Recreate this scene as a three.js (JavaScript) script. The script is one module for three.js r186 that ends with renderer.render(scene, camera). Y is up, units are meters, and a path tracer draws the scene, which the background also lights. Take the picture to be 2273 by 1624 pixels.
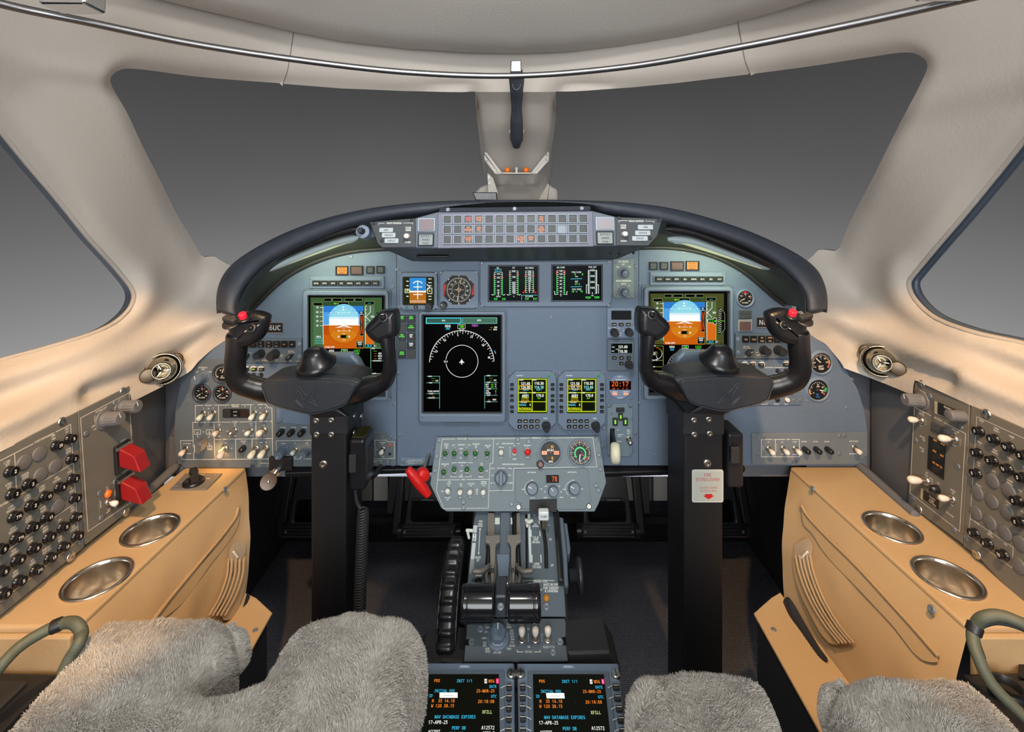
import * as THREE from 'three';
import { RoundedBoxGeometry } from 'three/addons/geometries/RoundedBoxGeometry.js';
import { RectAreaLightUniformsLib } from 'three/addons/lights/RectAreaLightUniformsLib.js';
import { mergeGeometries, mergeVertices, toCreasedNormals } from 'three/addons/utils/BufferGeometryUtils.js';
import { ImprovedNoise } from 'three/addons/math/ImprovedNoise.js';

// ---------------------------------------------------------------- camera, sky, lights, exposure
RectAreaLightUniformsLib.init();
const scene = new THREE.Scene();
const renderer = new THREE.WebGLRenderer({ antialias: true });
renderer.toneMapping = THREE.LinearToneMapping;
renderer.toneMappingExposure = 1.1;
renderer.shadowMap.enabled = true;
const F = 1000, CX = 1136.5, HY = 480, E = 1.0;          // focal length and horizon in picture units, eye height
const camera = new THREE.PerspectiveCamera(2 * Math.atan(812 / F) * 180 / Math.PI, 2273 / 1624, 0.01, 40);
camera.position.set(0, E, 0);
camera.lookAt(0, E, -1);
camera.setViewOffset(2273, 1624, 0, 812 - HY, 2273, 1624);   // level camera with the lens shifted down
scene.background = new THREE.Color(0.02, 0.02, 0.022);

const EYE = new THREE.Vector3(0, E, 0);
const V3 = (x, y, z) => new THREE.Vector3(x, y, z);
const V2 = (x, y) => new THREE.Vector2(x, y);
function areaLight(color, intensity, w, h, pos, target) {
  const l = new THREE.RectAreaLight(color, intensity, w, h);
  l.position.copy(pos); l.lookAt(target); scene.add(l); return l;
}
function spot(color, intensity, pos, target, angle, penumbra, radius) {
  const l = new THREE.SpotLight(color, intensity, 0, angle, penumbra, 2);
  l.position.copy(pos); l.target.position.copy(target); l.castShadow = true; l.shadow.radius = radius;
  scene.add(l, l.target); return l;
}
const LIGHT = {
  dome: { color: new THREE.Color(1, 0.97, 0.93), i: 150, w: 0.12, h: 0.06, pos: V3(0, E + 0.39, -0.28), to: V3(0, E - 0.16, -0.95) },
  cabin: { color: new THREE.Color(0.95, 0.98, 1), i: 7.8, w: 0.9, h: 0.7, pos: V3(0, E + 0.02, 0.72), to: V3(0, E - 0.22, -0.9) },
  map: { color: new THREE.Color(1, 0.58, 0.25), i: 2.5 },
  flood: { color: new THREE.Color(0.95, 1, 0.60), i: 36.0 },
  foot: { color: new THREE.Color(0.95, 0.97, 1), i: 22 },
  wash: { color: new THREE.Color(1, 1, 1), i: 42 },
};
areaLight(LIGHT.dome.color, LIGHT.dome.i, LIGHT.dome.w, LIGHT.dome.h, LIGHT.dome.pos, LIGHT.dome.to);
areaLight(LIGHT.cabin.color, LIGHT.cabin.i, LIGHT.cabin.w, LIGHT.cabin.h, LIGHT.cabin.pos, LIGHT.cabin.to);
for (const s of [-1, 1]) spot(LIGHT.map.color, LIGHT.map.i, V3(s * 0.40, E + 0.30, -0.30), V3(s * 0.71, E - 0.50, -0.74), 0.42, 0.2, 0.7);

// ---------------------------------------------------------------- helpers
const used = new Map();
function numbered(n) { const k = used.get(n) || 0; used.set(n, k + 1); return k ? n + '_' + String(k).padStart(3, '0') : n; }
function shade(o) { o.castShadow = true; o.receiveShadow = true; return o; }
function mesh(name, geo, mat, parent) { const m = shade(new THREE.Mesh(geo, mat)); m.name = name; parent.add(m); return m; }
function tag(o, label, category, group) { o.userData.label = label; o.userData.category = category; if (group) o.userData.group = group; return o; }
function thing(name, label, category, group) { const g = new THREE.Group(); g.name = numbered(name); scene.add(g); return tag(g, label, category, group); }
function struct(name, geo, mat, label, cat = 'structure') { const m = mesh(numbered(name), geo, mat, scene); m.userData.kind = 'structure'; m.userData.label = label; m.userData.category = cat; return m; }
function part(name, parent, x = 0, y = 0, z = 0) { const g = new THREE.Group(); g.name = name; g.position.set(x, y, z); parent.add(g); return g; }
const crop = (x0, y0, s) => (x, y) => [x0 + x * s, y0 + y * s];
const id = (x, y) => [x, y];
const at = (px, py, Z) => V3((px - CX) / F * Z, E + (HY - py) / F * Z, -Z);      // the point at depth Z in front of the eye point
let rs = 12345;
const rnd = () => { rs = (rs * 1664525 + 1013904223) >>> 0; return rs / 4294967296; };
const noise = new ImprovedNoise();
const lerp = (a, b, t) => a + (b - a) * t, clamp = (x, a, b) => Math.min(b, Math.max(a, x));
const sstep = (a, b, x) => { const t = clamp((x - a) / (b - a), 0, 1); return t * t * (3 - 2 * t); };

class Pl {                                            // a flat board in the room: origin, a point to its right, a point above
  constructor(o, r, u) {
    const ex = r.clone().sub(o).normalize(), n = ex.clone().cross(u.clone().sub(o)).normalize(), ey = n.clone().cross(ex);
    this.o = o.clone(); this.ex = ex; this.ey = ey; this.n = n;
    this.m = new THREE.Matrix4().makeBasis(ex, ey, n).setPosition(o);
  }
  uv(p, h = 0) {
    const d = V3((p[0] - CX) / F, (HY - p[1]) / F, -1), t = (this.n.dot(this.o.clone().sub(EYE)) + h) / this.n.dot(d);
    const q = EYE.clone().addScaledVector(d, t).sub(this.o);
    return [q.dot(this.ex), q.dot(this.ey)];
  }
  w(u, v, h = 0) { return this.o.clone().addScaledVector(this.ex, u).addScaledVector(this.ey, v).addScaledVector(this.n, h); }
  place(g) { this.m.decompose(g.position, g.quaternion, g.scale); return g; }
}
const flatPl = (Z) => new Pl(at(CX, HY, Z), at(CX + 100, HY, Z), at(CX, HY - 100, Z));

// geometry helpers; z is out of the board
const G = {};
const keep = (k, f) => (G[k] ??= f());
function rbox(w, h, d, r = 0.002, s = 2) { const g = new RoundedBoxGeometry(w, h, d, s, Math.min(r, w / 2.01, h / 2.01, d / 2.01)); return g; }
function lathe(pts, seg = 20) { const g = new THREE.LatheGeometry(pts.map(([r, z]) => V2(Math.max(r, 1e-5), z)), seg); g.rotateX(Math.PI / 2); return g; }   // pts [radius, z]
function cylZ(r, z0, z1, seg = 20, r2 = r) { return lathe([[0, z0], [r, z0], [r2, z1], [0, z1]].map((p) => p), seg); }
function shapeOf(pts) { const s = new THREE.Shape(); pts.forEach(([x, y], i) => (i ? s.lineTo(x, y) : s.moveTo(x, y))); s.closePath(); return s; }
function rrect(x0, y0, x1, y1, r, n = 4) {
  const p = []; r = Math.min(r, Math.abs(x1 - x0) / 2, Math.abs(y1 - y0) / 2);
  for (const [cx, cy, a] of [[x1 - r, y1 - r, 0], [x0 + r, y1 - r, 1], [x0 + r, y0 + r, 2], [x1 - r, y0 + r, 3]])
    for (let i = 0; i <= n; i++) { const t = (a + i / n) * Math.PI / 2; p.push([cx + r * Math.cos(t), cy + r * Math.sin(t)]); }
  return p;
}
function circ(x, y, r, n = 24) { const p = []; for (let i = 0; i < n; i++) p.push([x + r * Math.cos(i / n * 6.2832), y + r * Math.sin(i / n * 6.2832)]); return p; }
function extr(pts, z0, z1, bev = 0.0006, holes = [], seg = 1) {
  const s = shapeOf(pts); for (const h of holes) s.holes.push(shapeOf(h));
  const d = z1 - z0; bev = Math.min(bev, d / 2.2);
  const g = new THREE.ExtrudeGeometry(s, { depth: d - 2 * bev, bevelEnabled: bev > 0, bevelThickness: bev, bevelSize: bev, bevelOffset: -bev, bevelSegments: seg, curveSegments: 6 });
  g.translate(0, 0, z0 + bev); return g;
}
function planar(g, x0, y0, x1, y1) {                    // uv across a rectangle of the board
  const p = g.attributes.position, uv = new Float32Array(p.count * 2);
  for (let i = 0; i < p.count; i++) { uv[2 * i] = (p.getX(i) - x0) / (x1 - x0); uv[2 * i + 1] = (p.getY(i) - y0) / (y1 - y0); }
  g.setAttribute('uv', new THREE.BufferAttribute(uv, 2)); return g;
}
function worldUV(g, s = 1) {                             // box mapping in metres
  g.computeVertexNormals?.call && !g.attributes.normal && g.computeVertexNormals();
  const p = g.attributes.position, n = g.attributes.normal, uv = new Float32Array(p.count * 2);
  for (let i = 0; i < p.count; i++) {
    const ax = Math.abs(n.getX(i)), ay = Math.abs(n.getY(i)), az = Math.abs(n.getZ(i)), x = p.getX(i), y = p.getY(i), z = p.getZ(i);
    const [a, b] = ax > ay && ax > az ? [z, y] : ay > az ? [x, z] : [x, y];
    uv[2 * i] = a * s; uv[2 * i + 1] = b * s;
  }
  g.setAttribute('uv', new THREE.BufferAttribute(uv, 2)); return g;
}
function curveOf(pts, closed = false) { return new THREE.CatmullRomCurve3(pts, closed, 'centripetal'); }
function tube(pts, r, n = 40, m = 10, closed = false) { return new THREE.TubeGeometry(curveOf(pts, closed), n, r, m, closed); }
function capped(pts, r, n = 40, m = 10) {
  const s0 = new THREE.SphereGeometry(r, m, 6).translate(...pts[0].toArray()), s1 = new THREE.SphereGeometry(r, m, 6).translate(...pts[pts.length - 1].toArray());
  return mergeGeometries([tube(pts, r, n, m), s0, s1]);
}
function grid(nu, nv, f, wrapU = false) {               // f(u,v) -> Vector3
  const pos = [], uv = [], idx = [];
  for (let j = 0; j <= nv; j++) for (let i = 0; i <= nu; i++) { const p = f(i / nu, j / nv); pos.push(p.x, p.y, p.z); uv.push(i / nu, j / nv); }
  for (let j = 0; j < nv; j++) for (let i = 0; i < nu; i++) { const a = j * (nu + 1) + i, b = a + 1, c = a + nu + 1, d = c + 1; idx.push(a, b, d, a, d, c); }
  const g = new THREE.BufferGeometry();
  g.setAttribute('position', new THREE.Float32BufferAttribute(pos, 3)); g.setAttribute('uv', new THREE.Float32BufferAttribute(uv, 2)); g.setIndex(idx);
  g.computeVertexNormals();
  if (wrapU) { const n = g.attributes.normal; for (let j = 0; j <= nv; j++) { const a = j * (nu + 1), b = a + nu; const x = n.getX(a) + n.getX(b), y = n.getY(a) + n.getY(b), z = n.getZ(a) + n.getZ(b), l = Math.hypot(x, y, z) || 1; for (const k of [a, b]) n.setXYZ(k, x / l, y / l, z / l); } }
  return g;
}
function sweep(pts, radii, { nu = 14, nv = 48, up = V3(0, 0, 1) } = {}) {   // tube with elliptic sections: radii [[ra, rb], ...]; ra along side, rb along up
  const c = curveOf(pts), rr = (t, k) => { const x = t * (radii.length - 1), i = Math.min(radii.length - 2, Math.floor(x)), f = x - i, s = f * f * (3 - 2 * f); const a = radii[i], b = radii[i + 1]; return lerp(a[k] ?? a, b[k] ?? b, s); };
  const side = grid(nu, nv, (u, v) => {
    const p = c.getPoint(v), t = c.getTangent(v), s = t.clone().cross(up).normalize(), w = s.clone().cross(t).normalize(), a = u * Math.PI * 2;
    return p.addScaledVector(s, Math.cos(a) * rr(v, 0)).addScaledVector(w, Math.sin(a) * rr(v, 1));
  }, true);
  const caps = [];
  for (const v of [0, 1]) {
    const p = c.getPoint(v), t = c.getTangent(v), s = t.clone().cross(up).normalize(), w = s.clone().cross(t).normalize(), e = (v ? 1 : -1) * Math.min(rr(v, 0), rr(v, 1)) * 0.55;
    caps.push(grid(nu, 4, (u, k) => { const a = u * Math.PI * 2, f = Math.cos(k * Math.PI / 2), h = Math.sin(k * Math.PI / 2); return p.clone().addScaledVector(s, Math.cos(a) * rr(v, 0) * f).addScaledVector(w, Math.sin(a) * rr(v, 1) * f).addScaledVector(t, e * h); }, true));
  }
  return mergeGeometries([side, ...caps]);
}
function bake(g, m) { return g.clone().applyMatrix4(m); }
function smooth2(pts, n = 6, closed = false) {           // smooth a list of [x,y]
  const c = new THREE.CatmullRomCurve3(pts.map(([x, y]) => V3(x, y, 0)), closed, 'centripetal');
  return c.getPoints(pts.length * n).map((p) => [p.x, p.y]);
}

// ---------------------------------------------------------------- textures and materials
function dataTex(n, f, srgb, rep) {
  const d = new Uint8Array(n * n * 4);
  for (let y = 0; y < n; y++) for (let x = 0; x < n; x++) { const c = f(x / n, y / n), k = (y * n + x) * 4; for (let i = 0; i < 3; i++) d[k + i] = clamp(Math.round((c[i] ?? c) * 255), 0, 255); d[k + 3] = 255; }
  const t = new THREE.DataTexture(d, n, n); t.wrapS = t.wrapT = THREE.RepeatWrapping; t.magFilter = THREE.LinearFilter; t.minFilter = THREE.LinearMipmapLinearFilter; t.generateMipmaps = true;
  if (srgb) t.colorSpace = THREE.SRGBColorSpace; if (rep) t.repeat.set(rep, rep); t.needsUpdate = true; return t;
}
const per = (x, y, f, z) => {                            // noise that repeats on the unit square
  const n = (a, b) => noise.noise(a * f, b * f, z);
  const sx = x, sy = y;
  return n(x, y) * (1 - sx) * (1 - sy) + n(x - 1, y) * sx * (1 - sy) + n(x, y - 1) * (1 - sx) * sy + n(x - 1, y - 1) * sx * sy;
};
const leatherBump = dataTex(512, (x, y) => 0.5 + 0.30 * per(x, y, 38, 1.3) + 0.22 * per(x, y, 90, 4.1) + 0.28 * Math.abs(per(x, y, 20, 7.7)), false);
const grainBump = dataTex(256, (x, y) => 0.5 + 0.5 * per(x, y, 46, 2.2) + 0.25 * per(x, y, 100, 8.2), false);
const speck = dataTex(256, (x, y) => { const v = 0.95 + 0.025 * per(x, y, 5, 3.1) + 0.02 * per(x, y, 40, 5.1); return [v, v, v]; }, true);
const weave = dataTex(256, (x, y) => { const a = Math.sin(x * Math.PI * 32), b = Math.sin(y * Math.PI * 32); const k = (Math.floor(x * 16) + Math.floor(y * 16)) % 2; return 0.2 + 0.75 * Math.abs(k ? a : b) * (0.6 + 0.4 * Math.abs(k ? b : a)); }, false);
const weaveCol = dataTex(256, (x, y) => { const a = Math.abs(Math.sin(x * Math.PI * 16)), b = Math.abs(Math.sin(y * Math.PI * 16)); const v = 0.45 + 0.55 * Math.pow(a * b, 0.7) + 0.25 * per(x, y, 30, 2.7); return [v, v, v]; }, true);
const rep = (t, k) => { const c = t.clone(); c.repeat.set(k, k); c.needsUpdate = true; return c; };
const lin = (r, g, b) => new THREE.Color().setRGB(r, g, b);
const std = (color, roughness, metalness = 0, extra = {}) => new THREE.MeshStandardMaterial({ color, roughness, metalness, ...extra });
const M = {
  leather: std(lin(0.44, 0.405, 0.365), 0.62, 0, { bumpMap: rep(leatherBump, 5), bumpScale: 0.0006, side: THREE.DoubleSide }),
  liner: std(lin(0.62, 0.60, 0.56), 0.75, 0, { bumpMap: rep(leatherBump, 7), bumpScale: 0.0004, side: THREE.DoubleSide }),
  tan: std(lin(0.47, 0.325, 0.175), 0.55, 0, { bumpMap: rep(leatherBump, 7), bumpScale: 0.0003, side: THREE.DoubleSide }),
  tanTrim: std(lin(0.46, 0.36, 0.25), 0.6, 0, { bumpMap: rep(leatherBump, 7), bumpScale: 0.0003 }),
  panel: std(lin(0.128, 0.178, 0.255), 0.62, 0, { map: rep(speck, 4) }),
  bezel: std(lin(0.140, 0.190, 0.260), 0.55),
  bezelDark: std(lin(0.10, 0.13, 0.165), 0.55),
  plate: std(lin(0.115, 0.135, 0.145), 0.6, 0, { map: rep(speck, 5) }),
  plateSide: std(lin(0.16, 0.155, 0.145), 0.6, 0, { map: rep(speck, 4) }),
  wallDark: std(lin(0.13, 0.135, 0.155), 0.75, 0, { map: rep(speck, 3) }),
  kick: std(lin(0.026, 0.026, 0.034), 0.85, 0, { bumpMap: rep(grainBump, 10), bumpScale: 0.0005 }),
  black: std(lin(0.012, 0.012, 0.014), 0.42),
  blackGloss: std(lin(0.012, 0.012, 0.014), 0.24),
  blackMatte: std(lin(0.018, 0.018, 0.02), 0.7),
  rubber: std(lin(0.02, 0.02, 0.022), 0.55),
  pad: std(lin(0.026, 0.032, 0.046), 0.42, 0, { bumpMap: rep(grainBump, 34), bumpScale: 0.00045 }),
  shroud: std(lin(0.035, 0.042, 0.036), 0.5, 0, { side: THREE.DoubleSide }),
  shroudLight: std(lin(0.30, 0.36, 0.34), 0.5, 0, { side: THREE.DoubleSide }),
  yoke: std(lin(0.008, 0.008, 0.010), 0.30, 0),
  yokePad: std(lin(0.017, 0.019, 0.024), 0.45, 0, { bumpMap: rep(grainBump, 36), bumpScale: 0.00035 }),
  post: std(lin(0.008, 0.008, 0.010), 0.5, 0, { map: rep(speck, 4) }),
  knobGrey: std(lin(0.105, 0.14, 0.185), 0.45),
  knobDark: std(lin(0.02, 0.022, 0.026), 0.4),
  knobWarm: std(lin(0.13, 0.13, 0.135), 0.5),
  steel: std(lin(0.62, 0.61, 0.58), 0.28, 1),
  steelSoft: std(lin(0.55, 0.52, 0.47), 0.38, 1),
  brushed: std(lin(0.74, 0.69, 0.62), 0.2, 1),
  chrome: std(lin(0.80, 0.80, 0.80), 0.09, 1),
  nickel: std(lin(0.50, 0.46, 0.38), 0.16, 1),
  screw: std(lin(0.17, 0.20, 0.235), 0.4, 0.3),
  white: std(lin(0.72, 0.71, 0.66), 0.4),
  ivory: std(lin(0.66, 0.63, 0.47), 0.4),
  mint: std(lin(0.62, 0.66, 0.60), 0.42),
  pink: std(lin(0.72, 0.63, 0.54), 0.4),
  green: std(lin(0.02, 0.12, 0.03), 0.35),
  red: std(lin(0.62, 0.012, 0.010), 0.35),
  redDark: std(lin(0.27, 0.009, 0.012), 0.35),
  redHi: std(lin(0.80, 0.02, 0.05), 0.35),
  orange: std(lin(0.75, 0.16, 0.015), 0.35),
  lampOff: std(lin(0.055, 0.062, 0.064), 0.6),
  lampRed: std(lin(0.13, 0.07, 0.07), 0.35),
  capFrame: std(lin(0.30, 0.36, 0.42), 0.5),
  metalGrey: std(lin(0.36, 0.35, 0.32), 0.5, 0.3),
  throttle: std(lin(0.20, 0.185, 0.165), 0.42, 0.2),
  braid: std(lin(0.075, 0.085, 0.06), 0.6),
  pedal: std(lin(0.022, 0.022, 0.025), 0.28),
  rail: std(lin(0.24, 0.24, 0.25), 0.36, 1),
  rimDark: std(lin(0.035, 0.04, 0.05), 0.4),
  wool: std(lin(0.54, 0.505, 0.46), 0.95, 0, { side: THREE.DoubleSide }),
  woolBase: std(lin(0.48, 0.45, 0.405), 1),
  carpet: std(lin(0.17, 0.17, 0.205), 0.95, 0, { map: rep(weaveCol, 16), bumpMap: rep(weaveCol, 16), bumpScale: 0.002 }),
  backdrop: std(lin(0.28, 0.28, 0.28), 1, 0, { side: THREE.DoubleSide }),
  ribs: std(lin(0.72, 0.68, 0.62), 0.6),
  glass: new THREE.MeshPhysicalMaterial({ color: 0xffffff, roughness: 0, transmission: 1, thickness: 0, ior: 1.03 }),
  brown: std(lin(0.06, 0.036, 0.018), 0.25, 0.3),
  drum: std(lin(0.008, 0.008, 0.010), 0.13),
  ear: std(lin(0.10, 0.075, 0.05), 0.35, 0.7),
  gauge: std(lin(0.010, 0.010, 0.011), 0.6),
  ringDark: std(lin(0.04, 0.05, 0.065), 0.4),
  ringBlue: std(lin(0.17, 0.22, 0.30), 0.45),
  eyelocator: std(lin(0.42, 0.40, 0.36), 0.5),
};
const glow = (r, g, b, i = 1) => new THREE.MeshStandardMaterial({ color: lin(r * 0.2, g * 0.2, b * 0.2), roughness: 0.4, emissive: lin(r, g, b), emissiveIntensity: i });

// printing: a canvas addressed in picture coordinates of the board it lies on
function printer(ctx, toC, k, map = id) {
  const C = (x, y) => toC(map(x, y));
  const api = {
    ctx, k,
    on(m2, k2 = k) { return printer(ctx, toC, k2, m2); },
    t(s, x, y, size, col = '#d9dcd6', o = {}) {
      const [cx, cy] = C(x, y); ctx.save(); ctx.translate(cx, cy); if (o.rot) ctx.rotate(o.rot); ctx.scale(o.sq ?? 0.8, 1);
      ctx.font = (o.b === false ? '' : 'bold ') + (size * k) + 'px ' + (o.font || 'sans-serif'); ctx.fillStyle = col; ctx.textAlign = o.a || 'center'; ctx.textBaseline = 'middle';
      ctx.fillText(s, 0, 0); ctx.restore(); return api;
    },
    l(col, w, ...p) { ctx.strokeStyle = col; ctx.lineWidth = w * k; ctx.lineJoin = 'miter'; ctx.beginPath(); p.forEach(([x, y], i) => { const c = C(x, y); i ? ctx.lineTo(...c) : ctx.moveTo(...c); }); ctx.stroke(); return api; },
    f(col, ...p) { ctx.fillStyle = col; ctx.beginPath(); p.forEach(([x, y], i) => { const c = C(x, y); i ? ctx.lineTo(...c) : ctx.moveTo(...c); }); ctx.closePath(); ctx.fill(); return api; },
    r(col, x0, y0, x1, y1) { return api.f(col, [x0, y0], [x1, y0], [x1, y1], [x0, y1]); },
    b(col, w, x0, y0, x1, y1) { return api.l(col, w, [x0, y0], [x1, y0], [x1, y1], [x0, y1], [x0, y0 - w / 2]); },
    arc(col, w, x, y, r, a0, a1) { const p = []; for (let i = 0; i <= 40; i++) { const a = a0 + (a1 - a0) * i / 40; p.push([x + r * Math.cos(a), y + r * Math.sin(a)]); } return w ? api.l(col, w, ...p) : api.f(col, ...p); },
    tick(col, w, x, y, r0, r1, a) { return api.l(col, w, [x + r0 * Math.cos(a), y + r0 * Math.sin(a)], [x + r1 * Math.cos(a), y + r1 * Math.sin(a)]); },
  };
  return api;
}
function canvas(w, h) { const c = document.createElement('canvas'); c.width = Math.min(2048, Math.max(16, Math.round(w))); c.height = Math.min(2048, Math.max(16, Math.round(h))); return c; }
function canvasTex(c) { const t = new THREE.CanvasTexture(c); t.colorSpace = THREE.SRGBColorSpace; t.anisotropy = 8; return t; }
function box2(p) { let a = 1e9, b = 1e9, c = -1e9, d = -1e9; for (const [x, y] of p) { a = Math.min(a, x); b = Math.min(b, y); c = Math.max(c, x); d = Math.max(d, y); } return [a, b, c, d]; }
function mottle(ctx, W, H, col, n = 260, a = 0.05) {      // paint with small smudges and specks
  ctx.fillStyle = col; ctx.fillRect(0, 0, W, H);
  for (let i = 0; i < n; i++) { const r = (0.3 + rnd() * 2.2) * W / 500; ctx.fillStyle = rnd() < 0.5 ? `rgba(0,0,0,${a * rnd()})` : `rgba(255,255,255,${a * rnd()})`; ctx.beginPath(); ctx.arc(rnd() * W, rnd() * H, r * (rnd() < 0.1 ? 5 : 1), 0, 7); ctx.fill(); }
}
// a plate with its printing; pts and drawing are in picture coordinates through map
function plate(parent, name, pl, pts, { z = 0, t = 0.003, bev = 0.0007, col = '#5b666d', mat, draw, map = id, mapK = 1, dens = 2600, rough = 0.6, holes = [] } = {}) {
  const P = pts.map(([x, y]) => pl.uv(map(x, y), z + t)), H = holes.map((h) => h.map(([x, y]) => pl.uv(map(x, y), z + t)));
  const g = extr(P, z, z + t, bev, H);
  let m = mat;
  if (draw) {
    const [x0, y0, x1, y1] = box2(P), c = canvas((x1 - x0) * dens, (y1 - y0) * dens), ctx = c.getContext('2d');
    mottle(ctx, c.width, c.height, col);
    const kx = c.width / (x1 - x0), ky = c.height / (y1 - y0);
    const toC = (p) => { const [u, v] = pl.uv(p, z + t); return [(u - x0) * kx, (y1 - v) * ky]; };
    const mid = map((pts[0][0] + pts[2][0]) / 2, (pts[0][1] + pts[2][1]) / 2), a = pl.uv(mid), b = pl.uv([mid[0], mid[1] + 1]);
    draw(printer(ctx, toC, Math.hypot(a[0] - b[0], a[1] - b[1]) * ky * mapK, map));
    planar(g, x0, y0, x1, y1);
    m = new THREE.MeshStandardMaterial({ map: canvasTex(c), roughness: rough });
  } else planar(g, 0, 0, 0.2, 0.2);
  return mesh(name, g, m || M.plate, parent);
}
// a flat lit screen: its picture is drawn in picture coordinates
function screen(parent, name, pl, x0, y0, x1, y1, { z = 0, col = '#000', draw, map = id, mapK = 1, dens = 3600, gain = 1, rough = 0.3, lit = true } = {}) {
  const [a, b] = pl.uv(map(x0, y1), z), [c, d] = pl.uv(map(x1, y0), z), g = new THREE.PlaneGeometry(c - a, d - b);
  g.translate((a + c) / 2, (b + d) / 2, z);
  const cv = canvas((c - a) * dens, (d - b) * dens), ctx = cv.getContext('2d'); ctx.fillStyle = col; ctx.fillRect(0, 0, cv.width, cv.height);
  const kx = cv.width / (c - a), ky = cv.height / (d - b), toC = (p) => { const [u, v] = pl.uv(p, z); return [(u - a) * kx, (d - v) * ky]; };
  const m0 = map((x0 + x1) / 2, (y0 + y1) / 2), q = pl.uv(m0, z), r = pl.uv([m0[0], m0[1] + 1], z);
  draw && draw(printer(ctx, toC, Math.hypot(q[0] - r[0], q[1] - r[1]) * ky * mapK, map));
  const t = canvasTex(cv);
  const m = lit ? new THREE.MeshPhysicalMaterial({ color: 0x020202, specularIntensity: 0.1, roughness: rough, emissive: 0xffffff, emissiveMap: t, emissiveIntensity: gain }) : new THREE.MeshStandardMaterial({ map: t, roughness: rough });
  return mesh(name, g, m, parent);
}
// small hardware, all shared geometries, standing on z = 0
const HW = {
  screw: lathe([[0, 0.0007], [0.35, 0.0006], [0.42, 0.0012], [0.8, 0.0010], [1, 0.0004], [1, -0.0003]].map(([r, z]) => [r * 0.0036, z]), 12),
  slot: new THREE.BoxGeometry(0.0046, 0.0009, 0.0006),
  collar: lathe([[0.0062, 0], [0.0062, 0.0022], [0.0050, 0.0034], [0.0040, 0.0034], [0.0036, 0.0012], [0, 0.0012]], 14),
  lever: lathe([[0.0022, 0], [0.0030, 0.012], [0, 0.012]], 10),
  bat: lathe([[0.0030, 0.009], [0.0044, 0.013], [0.0052, 0.020], [0.0050, 0.025], [0.0032, 0.0285], [0, 0.0295]], 14),
  brkCollar: lathe([[0.0078, 0], [0.0078, 0.0035], [0.0062, 0.006], [0.0054, 0.0085], [0, 0.0085]], 18),
  brkBtn: lathe([[0.0050, 0.008], [0.0050, 0.0105], [0.0064, 0.0125], [0.0066, 0.0165], [0.0060, 0.0175], [0, 0.0175]], 18),
  plug: lathe([[0.0098, 0], [0.0098, 0.0010], [0.0090, 0.0022], [0, 0.0026]], 22),
};
function screw(parent, u, v, z = 0, k = 1, mat = M.screw) { const s = mesh('screw', HW.screw, mat, parent); s.position.set(u, v, z); s.scale.setScalar(k); s.rotation.z = rnd() * 3; return s; }
function screws(parent, pl, map, pts, z = 0, k = 1, mat) { for (const [x, y] of pts) { const [u, v] = pl.uv(map(x, y), z); screw(parent, u, v, z, k, mat); } }
function toggle(parent, pl, p, { z = 0, tip = M.white, tilt = 0, side = 0, k = 1, len = 1 } = {}) {   // tilt up is positive, in radians
  const [u, v] = pl.uv(p, z), g = part('toggle_switch', parent, u, v, z);
  const c = mesh('collar', HW.collar, M.steel, g); c.scale.setScalar(k);
  const a = new THREE.Group(); a.name = 'lever'; a.rotation.set(-tilt, side, 0); a.scale.set(k, k, k * len * 0.68); a.position.z = 0.001;
  const l = mesh('lever', HW.lever, M.steelSoft, g), b = mesh('lever_tip', HW.bat, tip, g);
  for (const o of [l, b]) { o.rotation.copy(a.rotation); o.scale.copy(a.scale); o.position.copy(a.position); }
  return g;
}
const knobGeo = new Map();
function knobShape(r, h, ribs, skirt) {
  const key = [r, h, ribs, skirt].join();
  if (knobGeo.has(key)) return knobGeo.get(key);
  const prof = [[1.0, 0], [1.0, 0.12], [0.90, 0.2], [0.86, 0.9], [0.78, 1.0], [0, 1.0]];
  const g = grid(ribs ? ribs * 4 : 24, prof.length - 1, (a, b) => {
    const i = Math.round(b * (prof.length - 1)), [q, z] = prof[i], t = a * Math.PI * 2, w = ribs && i > 1 && i < 5 ? 1 - 0.09 * (Math.cos(t * ribs) > 0.2 ? 1 : 0) : 1;
    return V3(Math.cos(t) * r * q * w, Math.sin(t) * r * q * w, z * h);
  });
  const c = toCreasedNormals(g, 0.6); knobGeo.set(key, c); return c;
}
function knob(parent, pl, p, { r = 0.011, h = 0.014, ribs = 14, skirt = 0, mat = M.knobGrey, z = 0, turn = 0, mark = '#fff', pointer = false } = {}) {
  const [u, v] = pl.uv(p, z), g = part('knob', parent, u, v, z);
  if (skirt) { mesh('skirt', keep('sk' + skirt, () => lathe([[skirt, 0], [skirt, 0.0015], [skirt * 0.92, 0.0028], [0, 0.0028]], 28)), mat, g); }
  const b = mesh('knob_body', pointer ? keep('pt' + r + h, () => extr([[-r * 0.42, -r * 0.75], [r * 0.42, -r * 0.75], [r * 0.5, r * 0.4], [0.0, r * 1.25], [-r * 0.5, r * 0.4]], 0, h, 0.0012, [], 2)) : knobShape(r, h, ribs, skirt), mat, g);
  b.rotation.z = turn; if (skirt) b.position.z = 0.0026;
  if (mark) { const l = mesh('pointer_line', keep('ml' + r, () => new THREE.BoxGeometry(r * 0.11, r * 0.62, 0.0004)), M.white, g); l.position.set(-Math.sin(turn) * r * 0.42, Math.cos(turn) * r * 0.42, (skirt ? 0.0026 : 0) + h + 0.0002); l.rotation.z = turn; }
  return g;
}
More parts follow.
